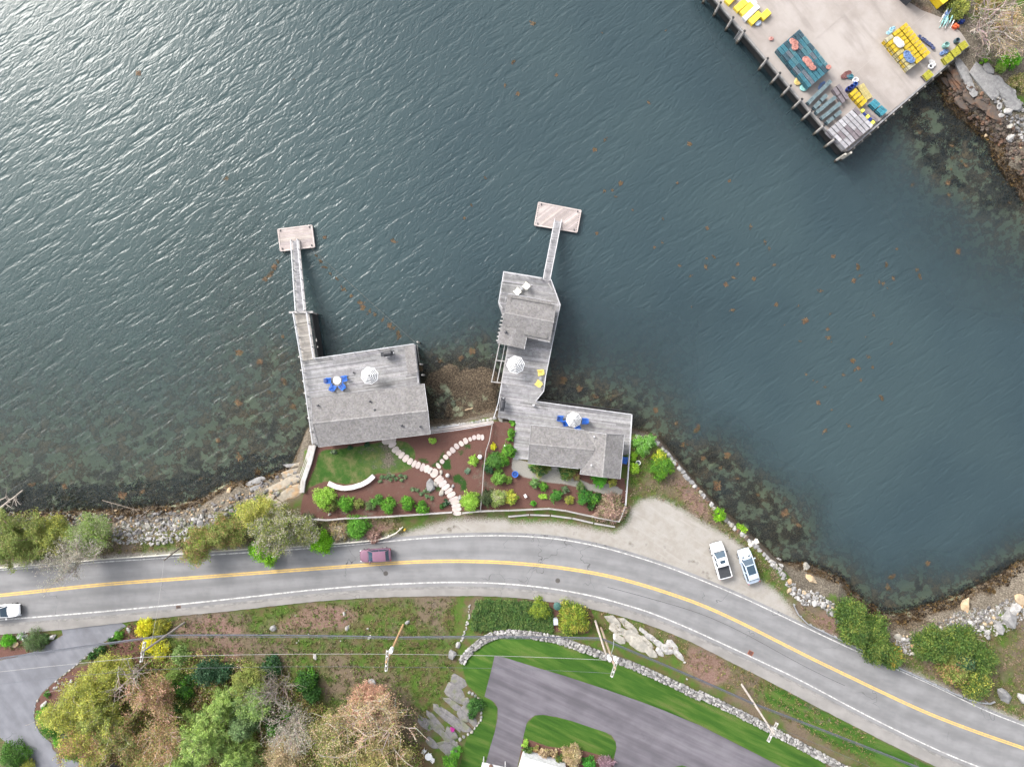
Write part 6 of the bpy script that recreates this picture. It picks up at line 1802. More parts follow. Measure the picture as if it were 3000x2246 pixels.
shrub(*zp(430, 268), 8, 'grey green rosette plant at the north west corner of the lawn', [(.09, .12, .07), (.06, .08, .05)], 'plant', 'perennial', .3, twigs=False)
shrub(*zp(1875, 475), 6, 'spiky grey green rosette in the bare mulch by the thin fence', [(.11, .17, .11), (.08, .13, .09)], 'plant', 'perennial', .25, elong=4, twigs=False)
# --- east garden
for x, y, r, l, c in ((1503, 1239, 10, 'bright green shrub at the deck corner, northernmost of the column', GRN_B), (1498, 1266, 11, 'bright green shrub second down the column beside the deck', GRN_B), (1496, 1283, 10, 'bright green shrub third down the column beside the deck', GRN_B), (1489, 1321, 20, 'large bright green shrub beside the deck and small white globe', GRN_B),
                      (1445, 1307, 9, 'golden yellow shrub in the mulch beside the thin fence', FORS), (1450, 1350, 25, 'broad leafy green perennial mass beside the thin fence', [(.05, .13, .02), (.04, .10, .02), (.07, .15, .03)]), (1432, 1372, 16, 'darker blue green clump against the thin fence', DKGR + GRN_D), (1473, 1350, 17, 'leafy green clump between the fence and gravel path', GRN_B),
                      (1462, 1400, 22, 'tall grassy green clump west of the blue pot', [(.07, .15, .02), (.09, .17, .03)]), (1489, 1405, 12, 'loose green clump below the blue pot', [(.12, .17, .03), (.07, .13, .02)]),
                      (1423, 1458, 24, 'very dark sparse shrub at the foot of the thin fence', [(.02, .035, .012), (.035, .05, .018), (.05, .06, .03)]), (1458, 1458, 25, 'pale yellow green shrub with bare grey centre by the fence', [(.17, .21, .06), (.13, .18, .05), (.20, .20, .12)]), (1499, 1457, 20, 'yellow tipped round shrub east of the pale one', [(.19, .22, .03), (.10, .17, .02), (.26, .26, .04)]),
                      (1578, 1369, 25, 'clipped olive green foundation shrub under the cottage eave, western one', OLIVE + GRN_D), (1604, 1374, 14, 'small olive shrub joined to the western foundation shrub', OLIVE), (1663, 1380, 25, 'clipped dark olive foundation shrub under the eave, beside the doorstep', OLIVE + GRN_D), (1690, 1395, 11, 'brown leaved shrub at the inner corner of the cottage', RUST),
                      (1758, 1408, 20, 'vivid green low shrub at the south gable of the east cottage', [(.05, .20, .015), (.07, .22, .02)]), (1795, 1413, 13, 'small yellow green shrub beside the vivid one at the gable', YELG), (1629, 1452, 18, 'round dark green leafy shrub in the long bed below the gravel path', [(.03, .10, .015), (.045, .13, .02)]),
                      (1566, 1415, 15, 'mixed green perennial clump at the start of the long bed', [(.06, .13, .03), (.10, .16, .06)]), (1590, 1425, 13, 'loose green clump along the gravel path edge', GRN_B), (1586, 1454, 6, 'tiny pale green mound, western of a pair', GRN_L), (1595, 1455, 7, 'tiny pale green mound, eastern of a pair', GRN_L),
                      (1713, 1455, 22, 'deep green shrub with small white flowers in the long bed', [(.03, .11, .015), (.05, .15, .02), (.02, .07, .015)]), (1745, 1460, 19, 'dark green shrub at the east end of the long bed', GRN_D + GRN_B), (1668, 1464, 13, 'yellow green starry clump in the long bed', YELG), (1655, 1435, 11, 'grey green clump south of the gravel path', [(.09, .12, .07), (.06, .10, .04)]), (1700, 1425, 14, 'dull green spreading clump by the path bend', [(.05, .09, .025), (.08, .11, .04)]),
                      (1562, 1475, 8, 'bright green tuft at the low kerb beside the fence', [(.04, .14, .01)]), (1730, 1487, 10, 'dark green tuft behind the fence near the twiggy patch', GRN_D)):
    shrub(x, y, r, l, c)
shrub(1790, 1490, 42, 'pinkish brown twiggy thicket filling the fence corner', [(.21, .14, .115), (.17, .11, .09), (.25, .18, .14), (.10, .11, .04)], 'thicket', 'thicket', 1.0, dens=1.2, elong=4, size=.1, twig_col=(1.1, .8, .7))
# --- shore strip east of the cottage
for x, y, r, l, c in ((1883, 1305, 28, 'bright green leafy bush at the seawall corner by the cottage', [(.07, .17, .02), (.09, .20, .03), (.11, .20, .06)]), (1905, 1290, 18, 'upright light green bush at the water end of the seawall', [(.10, .21, .05), (.07, .17, .03)]), (1940, 1368, 32, 'dense green bush leaning on the seawall below the yellow one', [(.06, .15, .012), (.09, .17, .015), (.04, .10, .012)]), (1934, 1338, 20, 'yellow flowering green bush on the seawall', [(.20, .24, .02), (.13, .19, .02), (.28, .27, .03)]),
                      (1856, 1336, 13, 'low lime plant beside the white ring pot, upper one', [(.12, .22, .015)]), (1859, 1370, 17, 'low lime plant beside the white ring pot, lower one', [(.14, .23, .015), (.11, .19, .02)]), (1862, 1296, 12, 'small dark green bush against the deck rail at the seawall', GRN_D), (2108, 1509, 19, 'round lime shrub on the seawall, nearer the cottage', [(.10, .22, .008), (.13, .25, .012), (.07, .16, .01)]), (2171, 1553, 17, 'round lime shrub on the seawall, nearer the stone bench', [(.14, .26, .012), (.17, .27, .02), (.10, .20, .012)])):
    shrub(x, y, r, l, c)
# --- evergreens by the cove
for x, y, r, l in ((2494, 1803, 46, 'evergreen shrub at the west end of the cove row'), (2512, 1856, 42, 'evergreen shrub second in the cove row, over the guard rail'), (2566, 1850, 44, 'evergreen shrub in the middle of the cove row beside the water'), (2572, 1902, 42, 'evergreen shrub hanging over the road edge'), (2618, 1925, 32, 'evergreen shrub with orange tips at the east end of the cove row')):
    shrub(x, y, r, l, EVG + ([(.16, .12, .02)] if 'orange' in l else []), 'tree', 'evergreen_shrub', 2.6, size=.15, loose=1.2, group='evergreens of the cove row')
for x, y, r, l, c in ((2742, 1896, 50, 'wide evergreen nearest the white rocks', EVG), (2818, 1888, 50, 'wide evergreen second from the white rocks', EVG), (2878, 1936, 46, 'wide evergreen on the lawn side of the cove clump', EVG), (2862, 2000, 46, 'wide evergreen nearest the big boulder', EVG + YELG), (2797, 1966, 38, 'grey and rust tinged evergreen in the heart of the clump', OLIVE + RUST[:1]), (2820, 1935, 40, 'grey green evergreen in the middle of the cove clump', OLIVE + DKGR)):
    shrub(x, y, r, l, c, 'tree', 'evergreen_shrub', 2.8, size=.15, loose=1.2, group='evergreens of the cove clump')
# --- west shore trees
branch_tree(50, 1585, 100, 'spreading olive green tree at the far left shore', OLIVE + [(.12, .15, .04), (.09, .13, .03)], 4.0, 14, .11, bark=(1.6, 1.1, 1.05), spray=8, trunk_r=.13)
branch_tree(150, 1560, 70, 'small yellowish tree behind the olive one at far left', YELG + OLIVE, 3.4, 17, .11, spray=6, trunk_r=.1)
branch_tree(262, 1570, 80, 'thin green tree with grey branches on the west shore', [(.12, .17, .04), (.09, .14, .035), (.16, .17, .10)], 4.0, 14, .11, bark=(1.5, 1.3, 1.3), spray=7, trunk_r=.11)
branch_tree(215, 1640, 95, 'bare grey branched tree leaning over the road at left', GREYB, 6.5, 3, .10, base_px=(262, 1608), bark=(1.5, 1.5, 1.5), spray=7, trunk_r=.12)
branch_tree(585, 1590, 52, 'orange brown and green bush tree beside the guard rail', RUST[:2] + OLIVE + [(.12, .17, .02)], 3.4, 17, .11, spray=7, trunk_r=.1)
branch_tree(660, 1555, 62, 'olive bushy tree with russet tips on the shore', OLIVE + RUST[:1], 3.6, 17, .11, spray=7, trunk_r=.1)
branch_tree(748, 1500, 58, 'pale yellow leafed tree above the cream ledge', YELG + [(.20, .19, .06)], 4.0, 16, .11, spray=7, trunk_r=.1)
branch_tree(800, 1555, 80, 'wide grey green tree with pale limbs beside the road', OLIVE + GREYB, 4.8, 13, .11, bark=(1.9, 1.7, 1.65), spray=9, trunk_r=.14)
branch_tree(885, 1555, 48, 'sparse olive tree between the wide tree and the garden fence', OLIVE + GREYB, 4.0, 13, .11, bark=(1.7, 1.7, 1.65), spray=7, trunk_r=.1)
shrub(762, 1612, 32, 'bright green bush overhanging the road, western one', [(.10, .23, .01), (.13, .26, .02), (.07, .17, .01)], 'bush', 'bush', 2.2, size=.14, loose=1.4)
shrub(788, 1632, 24, 'bright green sprig overhanging the lane', [(.10, .22, .01), (.12, .22, .02)], 'bush', 'bush', 2.0, size=.14, loose=1.5, dens=.7)
shrub(940, 1590, 30, 'bright green bush overhanging the road, eastern one', [(.11, .26, .01), (.09, .21, .01)], 'bush', 'bush', 2.4, size=.14, loose=1.4)
shrub(1046, 1545, 33, 'mid green bush outside the garden fence beside the guard rail', [(.05, .14, .015), (.07, .17, .02)], 'bush', 'bush', 1.6)
shrub(995, 1558, 27, 'pale dry bush outside the garden fence', TAN + GREYB, 'bush', 'bush', 1.2, elong=3, dens=.8)
shrub(1095, 1568, 20, 'reddish dry bush by the bend of the guard rail', [(.20, .13, .11), (.16, .10, .08)], 'bush', 'bush', .8, elong=3)
shrub(905, 1525, 22, 'dark gnarled bush below the garden fence corner', [(.05, .06, .03), (.08, .09, .05)], 'bush', 'bush', 1.2)
# --- south bank
def carpet(poly, label, cols, n, name, cat, h=.5, size=.12, per=18):
    pts = g2(poly); xs = [p[0] for p in pts]; ys = [p[1] for p in pts]; out = []
    c = Vector((sum(xs) / len(xs), sum(ys) / len(ys), 0)); c.z = hq(c.x, c.y)
    while len(out) < n:
        x, y = rnd.uniform(min(xs), max(xs)), rnd.uniform(min(ys), max(ys))
        if inside(pts, x, y): out.append((x - c.x, y - c.y, hq(x, y) - c.z + h * rnd.uniform(.2, 1)))
    o = bpy.data.objects.new(name, leaves_mesh(name, out, per, (.16, .16, .1), size, cols)); link(o); o.location = c
    return tag(o, label, cat)
carpet(zz(1300, 1720, 2.949, [(285, 120), (330, 105), (760, 125), (930, 180), (940, 300), (930, 390), (700, 360), (560, 345), (430, 360), (330, 370), (245, 355), (250, 250)]), 'dense dark green juniper hedge patch above the curved stone wall', [(.035, .075, .018), (.05, .095, .022), (.07, .10, .028), (.028, .055, .016)], 1500, 'juniper_hedge', 'hedge')
shrub(1581, 1788, 29, 'smaller round yellow green bush at the end of the juniper hedge', [(.15, .19, .02), (.10, .14, .02), (.06, .10, .015)], 'bush', 'round_bush', 1.6, dens=1.3)
shrub(1680, 1815, 45, 'large round yellow green bush beside the grey metal box', [(.15, .19, .02), (.10, .145, .02), (.055, .09, .015), (.19, .17, .03)], 'bush', 'round_bush', 2.2, dens=1.3, size=.13)
for x, y, r, l, c in ((1546, 2200, 15, 'clipped green ball by the house drive, nearest the lane', EVG), (1571, 2191, 10, 'small brown bush behind the clipped green ball', RUST + OLIVE), (1595, 2207, 16, 'tan dome shaped bush in the house bed', TAN), (1622, 2205, 11, 'small tan bush beside the dome shaped one', TAN), (1639, 2226, 16, 'clipped green ball in the middle of the house bed', EVG), (1676, 2218, 30, 'wide straw coloured bush in the house bed', TAN), (1728, 2240, 20, 'deep green bush at the bottom edge of the house bed', [(.03, .13, .015), (.04, .16, .02)]), (1775, 2238, 22, 'mauve twiggy bush at the bottom edge beside the drive', [(.17, .11, .13), (.13, .085, .10)]), (1538, 2180, 10, 'light green bush at the corner of the house bed', GRN_L),
                      (1337, 2203, 15, 'bright green bush below the striped ledge', [(.07, .2, .02)]), (1320, 2235, 22, 'dark green bush at the bottom edge below the ledge', GRN_B), (1392, 2068, 24, 'dark leafy bush in the pocket of the rock garden', [(.025, .07, .015), (.04, .10, .02)]), (1384, 2095, 12, 'deep green fern clump in the rock garden pocket', GRN_D)):
    shrub(x, y, r, l, c)
shrub(1325, 2137, 7, 'bright magenta flower clump on the striped ledge', [(.55, .03, .22), (.45, .02, .18)], 'flowers', 'flower_clump', .3, twigs=False, size=.08)
# --- woods at lower left
shrub(422, 1840, 26, 'rounded golden forsythia by the sidewalk', FORS, 'bush', 'forsythia', 1.8, dens=1.3)
shrub(467, 1842, 26, 'olive gold bush joined to the rounded forsythia', [(.20, .19, .02), (.13, .13, .02), (.09, .10, .02)], 'bush', 'forsythia', 1.6)
shrub(436, 1890, 24, 'golden forsythia below the double crossarm', FORS, 'bush', 'forsythia', 1.6, loose=1.4)
shrub(470, 1908, 26, 'loose golden forsythia east of the crossarm', FORS + YELG, 'bush', 'forsythia', 1.6, loose=1.5, dens=.8)
shrub(308, 2006, 20, 'small golden bush among the yellow green trees', FORS + YELG, 'bush', 'forsythia', 1.4)
for x, y, r, l, c, h in ((330, 1965, 58, 'yellow green tree nearest the left driveway bend', YELG, 5), (262, 2025, 62, 'yellow green tree above the driveway curve', YELG, 6), (205, 2085, 62, 'yellow green tree leaning to the driveway, lowest of three', YELG, 6), (300, 2110, 70, 'olive green tree behind the yellow green three', OLIVE + YELG, 6.5), (265, 2165, 60, 'yellow and rust tree above the driveway mouth', YELG + RUST[:2], 6)):
    branch_tree(x, y, r, l, c, h, 12, .12, bark=(1.9, 1.85, 1.7), spray=7, trunk_r=.13, cat='tree', group='yellow green trees')
for x, y, r, l, c in ((126, 2100, 26, 'clipped bright green shrub at the driveway edge, upper one', [(.06, .19, .01), (.05, .15, .01)]), (150, 2132, 34, 'clipped dark green shrub at the driveway edge', [(.045, .11, .012), (.03, .08, .01)]), (168, 2170, 18, 'low bright green shrub at the driveway edge', [(.08, .2, .02)]), (222, 2190, 42, 'spreading green shrub by the driveway mouth', [(.05, .12, .01), (.08, .15, .012), (.03, .08, .01)]), (272, 2228, 26, 'olive shrub at the bottom edge by the driveway', OLIVE), (33, 2218, 40, 'dark green shrub in the bottom left corner', [(.04, .10, .012), (.03, .07, .012)]), (80, 2240, 18, 'small yellow green shrub in the bottom left corner', YELG),
                      (18, 1877, 19, 'bright green low shrub at the left edge below the road', [(.06, .2, .01), (.05, .16, .01)]), (96, 1880, 30, 'dusty green shrub in the driveway island', [(.055, .09, .03), (.075, .10, .05)]), (128, 1872, 16, 'small dusty green shrub beside the island rock', [(.05, .09, .03)]), (63, 1864, 12, 'white flowering plant in the driveway island', [(.5, .52, .5), (.08, .16, .05), (.06, .12, .04)]), (135, 2034, 9, 'small round green shrub on the mulch bank', [(.05, .12, .02)]), (345, 1862, 14, 'low green plant along the driveway top edge', GRN_B), (325, 1880, 12, 'low dark green plant along the driveway top edge', GRN_D), (292, 1905, 14, 'trailing green plant beside the mulch bank', GRN_D), (268, 1922, 12, 'trailing green plant lower on the mulch bank', GRN_D)):
    shrub(x, y, r, l, c)
branch_tree(395, 1975, 40, 'bare pale trunked tree leaning below the crossarm', None, 9, 0, .1, base_px=(436, 1938), bark=(1.7, 1.65, 1.6), spray=3, trunk_r=.13, low=.5)
branch_tree(455, 2040, 75, 'rust pink tree with pale branches in the left woods', RUST + PINK, 6, 7, .11, bark=(2.3, 1.8, 1.75), spray=8, trunk_r=.12)
branch_tree(360, 2150, 70, 'rust and olive tree with white twigs in the left woods', RUST + OLIVE, 6, 7, .11, bark=(2.2, 2.1, 2.0), spray=8, trunk_r=.12)
branch_tree(470, 2180, 75, 'bare white branched tree near the bottom of the woods', RUST, 7, 5, .10, bark=(2.5, 2.05, 2.0), spray=8, trunk_r=.13)
branch_tree(410, 2225, 60, 'grey twigged tree at the bottom edge of the woods', RUST + OLIVE, 5, 9, .11, bark=(2.2, 1.7, 1.6), spray=7, trunk_r=.1)
for x, y, r, l, c, h in ((604, 1972, 36, 'dark blue green holly at the top of the woods', DKGR, 4), (650, 1975, 24, 'dark holly beside the larger one', DKGR, 3.5), (540, 2014, 30, 'mid green bush left of the dark holly', GRN_D + GRN_B, 3), (520, 2072, 30, 'green bush above the big pine', GRN_D + OLIVE, 3), (505, 1990, 26, 'light green bush at the top edge of the woods', [(.10, .17, .03), (.13, .18, .05)], 2.5), (525, 1925, 26, 'pale green bush under the overhead wires', [(.12, .17, .06), (.09, .14, .04)], 2), (891, 1999, 32, 'deep green bush right of the bare saplings', GRN_D + GRN_B[:1], 3), (912, 2035, 24, 'deep green bush below its twin right of the bare saplings', GRN_D, 2.6), (800, 2130, 30, 'deep green bush between the two bare trees', GRN_D + GRN_B[:1], 3), (790, 1960, 30, 'dark green bush at the top edge of the woods', GRN_D + DKGR, 2), (840, 2090, 20, 'green bush beneath the bare saplings', GRN_B, 2)):
    shrub(x, y, r, l, c, 'bush', 'bush', h, size=.13, loose=1.2)
# the big soft pine: whorled boughs carrying long needle sprays
def pine(px, py, r_px, label, h, cols, base_px=None):
    g = G(px, py); c = P(px, py, g.z + h * .5); base = Vector((c.x, c.y, hq(c.x, c.y))) if not base_px else G(*base_px)
    r = r_px * K * (CAM_H - g.z - h * .5)
    t = empty('pine_tree', base, 0, label, 'tree', 'soft pines')
    lean = Vector((c.x - base.x, c.y - base.y, 0))
    mb = MB(); bb = MB(); pts = []
    top = Vector((lean.x, lean.y, h))
    mb.tube((0, 0, -.3), top, .22, .04, 7, (.8, .75, .7)); mb.build('trunk', bark_m, t)
    for k in range(46):
        u = .18 + .8 * k / 46; p = top * u; a = k * 2.4 + rnd.uniform(-.3, .3); L = r * (1.05 - u * .75) * rnd.uniform(.75, 1.15)
        q = p + Vector((math.cos(a) * L, math.sin(a) * L, rnd.uniform(-.2, .35)))
        bb.tube(p, q, .035, .012, 4, (1.1, 1.05, 1), cap=False)
        for s in np.linspace(.3, 1.0, max(4, int(L / .30))):
            w = L * .20 * (1.15 - s)
            for _ in range(2):
                m_ = p.lerp(q, float(s)); pts.append((m_.x + rnd.gauss(0, w + .08), m_.y + rnd.gauss(0, w + .08), m_.z + rnd.gauss(.05, .1)))
    bb.build('boughs', bark_m, t)
    me = leaves_mesh('crown', pts, 22, (.17, .17, .10), .085, cols, elong=3.6, outward=(0, 0, h * .5), dark=.3)
    link(bpy.data.objects.new('crown', me), t)
pine(600, 2160, 100, 'largest soft light green pine in the lower left woods', 8, PINE)
pine(655, 2060, 48, 'light green pine above the largest one', 6, PINE)
pine(540, 2220, 60, 'light green pine at the bottom edge left of the largest', 6.5, PINE)
pine(700, 2215, 62, 'light green pine at the bottom edge right of the largest', 6.5, PINE)
pine(715, 2120, 52, 'duller sage pine right of the largest one', 6, [(.08, .125, .05), (.10, .145, .06), (.065, .10, .04)])
branch_tree(735, 1995, 46, 'olive leafed small tree above the pines', OLIVE + YELG[2:], 4.5, 24, .11, bark=(1.3, 1.25, 1.2), spray=7, trunk_r=.1)
branch_tree(745, 2050, 45, 'sparse sage green tree amid the pines', [(.13, .19, .05), (.10, .15, .05)], 5, 18, .12, bark=(1.5, 1.45, 1.4), spray=7, trunk_r=.1)
branch_tree(800, 2035, 62, 'fan of bare grey saplings at the woods edge', None, 7, 0, .1, base_px=(838, 1985), bark=(1.25, 1.2, 1.15), spray=10, trunk_r=.09, low=.1)
branch_tree(855, 2120, 70, 'bare grey tree with crooked limbs right of the pines', GREYB, 8, 2, .1, base_px=(885, 2070), bark=(1.5, 1.45, 1.4), spray=7, trunk_r=.13)
branch_tree(830, 2200, 60, 'low tangle of bare twigs at the bottom of the woods', TAN, 4, 5, .1, bark=(1.5, 1.4, 1.35), spray=9, trunk_r=.09)
branch_tree(1085, 2130, 120, 'big budding maple with orange tan leaves beside the striped ledge', TAN + PINK + [(.17, .18, .05)], 9, 6, .11, base_px=(1094, 2002), bark=(2.2, 2.1, 1.95), spray=11, trunk_r=.22, levels=3, spread=.3)
branch_tree(985, 2150, 70, 'left hand budding maple with yellow tan leaves', TAN + OLIVE, 7, 9, .11, bark=(2.1, 2.0, 1.85), spray=8, trunk_r=.15)
branch_tree(1120, 2215, 75, 'yellow green budding tree at the bottom edge below the maple', [(.20, .20, .06), (.16, .15, .07), (.22, .17, .08)], 6, 18, .12, bark=(1.6, 1.5, 1.4), spray=8, trunk_r=.13)
branch_tree(1075, 2050, 52, 'pink budded crown top of the smaller maple', PINK, 5, 18, .11, base_px=(1092, 2008), bark=(1.4, 1.2, 1.1), spray=7, trunk_r=.12)
# --- top right: dead tree and shrubs
branch_tree(2905, 70, 105, 'large dead tree with white branches above the wharf rocks', None, 7, 0, .1, base_px=(2846, 92), bark=(1.9, 1.8, 1.75), spray=9, trunk_r=.2, low=.2)
branch_tree(2960, 110, 80, 'second dead tree with grey limbs at the right edge', TAN, 6, 2, .1, base_px=(2925, 130), bark=(1.8, 1.7, 1.6), spray=8, trunk_r=.16)
branch_tree(2880, 150, 45, 'tangle of dead roots and branches on the bank above the rocks', None, 2.5, 0, .1, bark=(1.7, 1.6, 1.5), spray=9, trunk_r=.1, low=.1)
shrub(2966, 170, 27, 'vivid green shrub on the bank at the right edge', [(.08, .25, .008), (.11, .29, .015), (.06, .19, .01)], 'bush', 'bush', 1.6)
shrub(2935, 195, 16, 'pale green shrub below the vivid one', [(.15, .22, .04), (.11, .17, .04)], 'bush', 'bush', .8)
shrub(2885, 178, 9, 'small green tuft between the dead branches', [(.10, .24, .01)], 'bush', 'bush', .6)
shrub(2810, 18, 34, 'olive yellow scrub at the top edge behind the yellow container', YELG + OLIVE, 'bush', 'bush', 1.4)
shrub(2900, 15, 40, 'rust and olive scrub at the top edge under the dead tree', RUST + OLIVE, 'bush', 'bush', 1.2)
shrub(2960, 60, 40, 'brown dry scrub at the right edge under the dead tree', TAN + RUST, 'bush', 'bush', 1.0)
shrub(2985, 240, 26, 'olive scrub at the right edge above the pale rocks', OLIVE + TAN, 'bush', 'bush', .8)

# --- uncountable cover: rough grass, leaf litter and rockweed
def cover(name, zone_fn, n, cols, h, size, label, cat, elong=3.0, per=7, spread=.16, flat=False, zr=None, box=None):
    pts = []
    tries = 0
    while len(pts) < n and tries < n * 40:
        tries += 1
        px, py = rnd.uniform(*box[:2]), rnd.uniform(*box[2:])
        if not zone_fn(px, py): continue
        p = G(px, py)
        if zr and not (zr[0] < p.z < zr[1]): continue
        pts.append((p.x, p.y, p.z + h * rnd.uniform(.2, 1)))
    o = bpy.data.objects.new(name, leaves_mesh(name, pts, per, (spread, spread, h * .3), size, cols, upbias=.9 if flat else .2, elong=elong)); link(o)
    return tag(o, label, cat, kind='stuff')
def far(poly): 
    return lambda x, y: inside(poly, x, y)
bank = [(-20, 1862), (180, 1850), (353, 1830), (500, 1812), (700, 1794), (900, 1770), (1083, 1756), (1380, 1750), (1385, 1840), (1340, 1900), (1330, 1980), (1290, 2080), (1200, 2240), (250, 2246), (350, 1960), (-20, 1890)]
def in_bank(x, y): return inside(bank, x, y) and not inside(DRIVE_W, x, y)
def verge_n(x, y): return x < 1180 and fN(x) - 95 < y < fN(x) - 22 and not inside(GARDEN1, x, y)
def verge_s(x, y): return 1700 < x < 2560 and fW(x) + 3 < y < fW(x) + 60 + (x - 1700) * .05
def shore_e(x, y): return inside([(1850, 1300), (2010, 1410), (2190, 1590), (2260, 1650), (2300, 1740), (2270, 1720), (2210, 1680), (2190, 1600), (2030, 1510), (1900, 1450), (1850, 1470)], x, y) or inside([(2340, 1770), (2500, 1860), (2600, 1915), (2900, 1850), (3010, 1830), (3010, 2120), (2900, 2060), (2700, 1980), (2400, 1835)], x, y)
cover('rough_grass', in_bank, 5200, [(.06, .10, .016), (.08, .105, .024), (.09, .075, .036), (.045, .08, .014), (.11, .09, .05)], .16, .10, 'tufted rough grass over the southern bank', 'grass', box=(-20, 1340, 1750, 2246))
cover('rough_grass', verge_n, 900, [(.09, .10, .03), (.13, .10, .05), (.07, .09, .02), (.17, .12, .08)], .18, .10, 'tufted rough grass along the shore verge at left', 'grass', box=(-20, 1180, 1480, 1660))
cover('rough_grass', verge_s, 700, [(.12, .085, .05), (.16, .11, .07), (.07, .09, .02), (.10, .10, .03)], .14, .09, 'dry rough grass between sidewalk and stone wall', 'grass', box=(1700, 2560, 1760, 2246))
cover('rough_grass', shore_e, 1300, [(.10, .11, .03), (.13, .10, .06), (.075, .10, .02), (.17, .12, .09)], .13, .09, 'short rough grass on the eastern shore bank', 'grass', box=(1840, 3010, 1290, 2130))
wood_poly = [(250, 2000), (340, 1945), (430, 1930), (560, 1900), (720, 1930), (860, 1990), (950, 2060), (1010, 2130), (1150, 2160), (1240, 2190), (1230, 2246), (260, 2246), (220, 2120)]
cover('undergrowth', lambda x, y: inside(wood_poly, x, y), 6500, [(.19, .22, .05), (.13, .19, .035), (.22, .16, .09), (.10, .15, .03), (.25, .22, .08), (.19, .12, .07), (.28, .25, .17)], 1.1, .14, 'mixed spring undergrowth and brambles filling the lower left woods', 'undergrowth', elong=1.7, per=11, spread=.3, box=(220, 1250, 1900, 2246))
cover('leaf_litter', lambda x, y: inside([(420, 1930), (700, 1940), (960, 2080), (1240, 2190), (1220, 2246), (260, 2246), (330, 2060)], x, y), 1800, RUST + [(.07, .04, .028)], .05, .11, 'brown leaf litter under the trees at lower left', 'leaves', flat=True, elong=1.3, box=(260, 1240, 1930, 2246))
def tidal(x, y): return (x < 900 and 1330 < y < 1600) or (2230 < x < 3010 and 1640 < y < 1880) or (2560 < x < 3010 and 150 < y < 600)
cover('rockweed', tidal, 3800, [(.02, .012, .006), (.04, .024, .010), (.07, .043, .015), (.012, .008, .005)], .08, .13, 'wet brown rockweed along the waterline', 'seaweed', flat=True, zr=(-.4, .9), box=(-20, 3010, 150, 1880), per=8, spread=.2)
# ------------------------------------------------------------------ rocks
def rock_mat(name, c, c2, stain=None):
    m, nt, b = new_mat(name)
    vec = coords(nt, 'World')
    n1 = noise_node(nt, vec, 2.2, 5, .65); n2 = noise_node(nt, vec, 11, 3, .7)
    col = mixc(nt, smooth(nt, n1, .32, .68), c, c2)
    col = mixc(nt, mth(nt, 'MULTIPLY', smooth(nt, n2, .5, .72), .5), col, tuple(x * .45 for x in c2))
    if stain: col = mixc(nt, mth(nt, 'MULTIPLY', smooth(nt, noise_node(nt, vec, .9, 3), .48, .66), .7), col, stain)
    a = nn(nt, 'ShaderNodeAttribute', attribute_name='Col'); col = mixc(nt, 1.0, col, a.outputs['Color'], 'MULTIPLY')
    nt.links.new(col, b.inputs['Base Color']); b.inputs['Roughness'].default_value = .9
    bump(nt, b, mth(nt, 'ADD', n1, mth(nt, 'MULTIPLY', n2, .5)), .6, .08)
    return m
rk_grey = rock_mat('rock_grey', (.25, .245, .24), (.16, .157, .157)); rk_white = rock_mat('rock_white', (.38, .37, .355), (.24, .232, .225)); rk_tan = rock_mat('rock_tan', (.42, .33, .22), (.31, .235, .15), (.36, .20, .085))
rk_dark = rock_mat('rock_dark', (.065, .055, .05), (.10, .07, .05), (.13, .06, .03)); rk_led = rock_mat('rock_ledge', (.19, .18, .18), (.12, .115, .115), (.13, .14, .08)); rk_pale = rock_mat('rock_pale', (.37, .345, .30), (.25, .235, .205), (.20, .195, .175)); rk_cream = rock_mat('rock_cream', (.34, .30, .24), (.25, .22, .175), (.33, .20, .09))
def hull(name, n, mat, sx=1, sy=1, sz=.7, seed=0, square=0.0):
    r = random.Random(seed); bm = bmesh.new()
    for _ in range(n):
        v = Vector((r.gauss(0, 1), r.gauss(0, 1), r.gauss(0, 1))).normalized()
        if square: v = Vector([math.copysign(abs(c) ** (1 - square), c) for c in v])
        v *= r.uniform(.82, 1.05); bm.verts.new((v.x * sx * .5, v.y * sy * .5, v.z * sz * .5))
    res = bmesh.ops.convex_hull(bm, input=bm.verts[:])
    bmesh.ops.delete(bm, geom=[g for g in res['geom_interior'] if isinstance(g, bmesh.types.BMVert)], context='VERTS')
    bmesh.ops.recalc_face_normals(bm, faces=bm.faces[:])
    me = bpy.data.meshes.new(name); bm.to_mesh(me); bm.free()
    ca = me.color_attributes.new('Col', 'FLOAT_COLOR', 'CORNER'); ca.data.foreach_set('color', [1.0] * (4 * len(me.loops)))
    me.materials.append(mat); return me
ROCKS = {k: [hull('rock', 20, m, 1, rnd.uniform(.7, .95), rnd.uniform(.55, .8), 50 + i * 7 + j) for i in range(6)] for j, (k, m) in enumerate((('grey', rk_grey), ('white', rk_white), ('tan', rk_tan), ('dark', rk_dark), ('pale', rk_pale)))}
def rock(px, py, s, kind, label, group=None, name='rock', sink=.25, sx=1.0, rz=None, cat='rock', parent=None, pos=None):
    o = bpy.data.objects.new(name, rnd.choice(ROCKS[kind])); link(o, parent)
    p = pos if pos is not None else G(px, py)
    k = rnd.uniform(.8, 1.0)
    o.location = (p.x, p.y, max(p.z, -.4) + s * k * (.35 - sink)); o.scale = (s * sx, s, s * k); o.rotation_euler = (rnd.uniform(-.3, .3), rnd.uniform(-.3, .3), rz if rz is not None else rnd.uniform(0, 6.28))
    if parent is None: tag(o, label, cat, group)
    return o
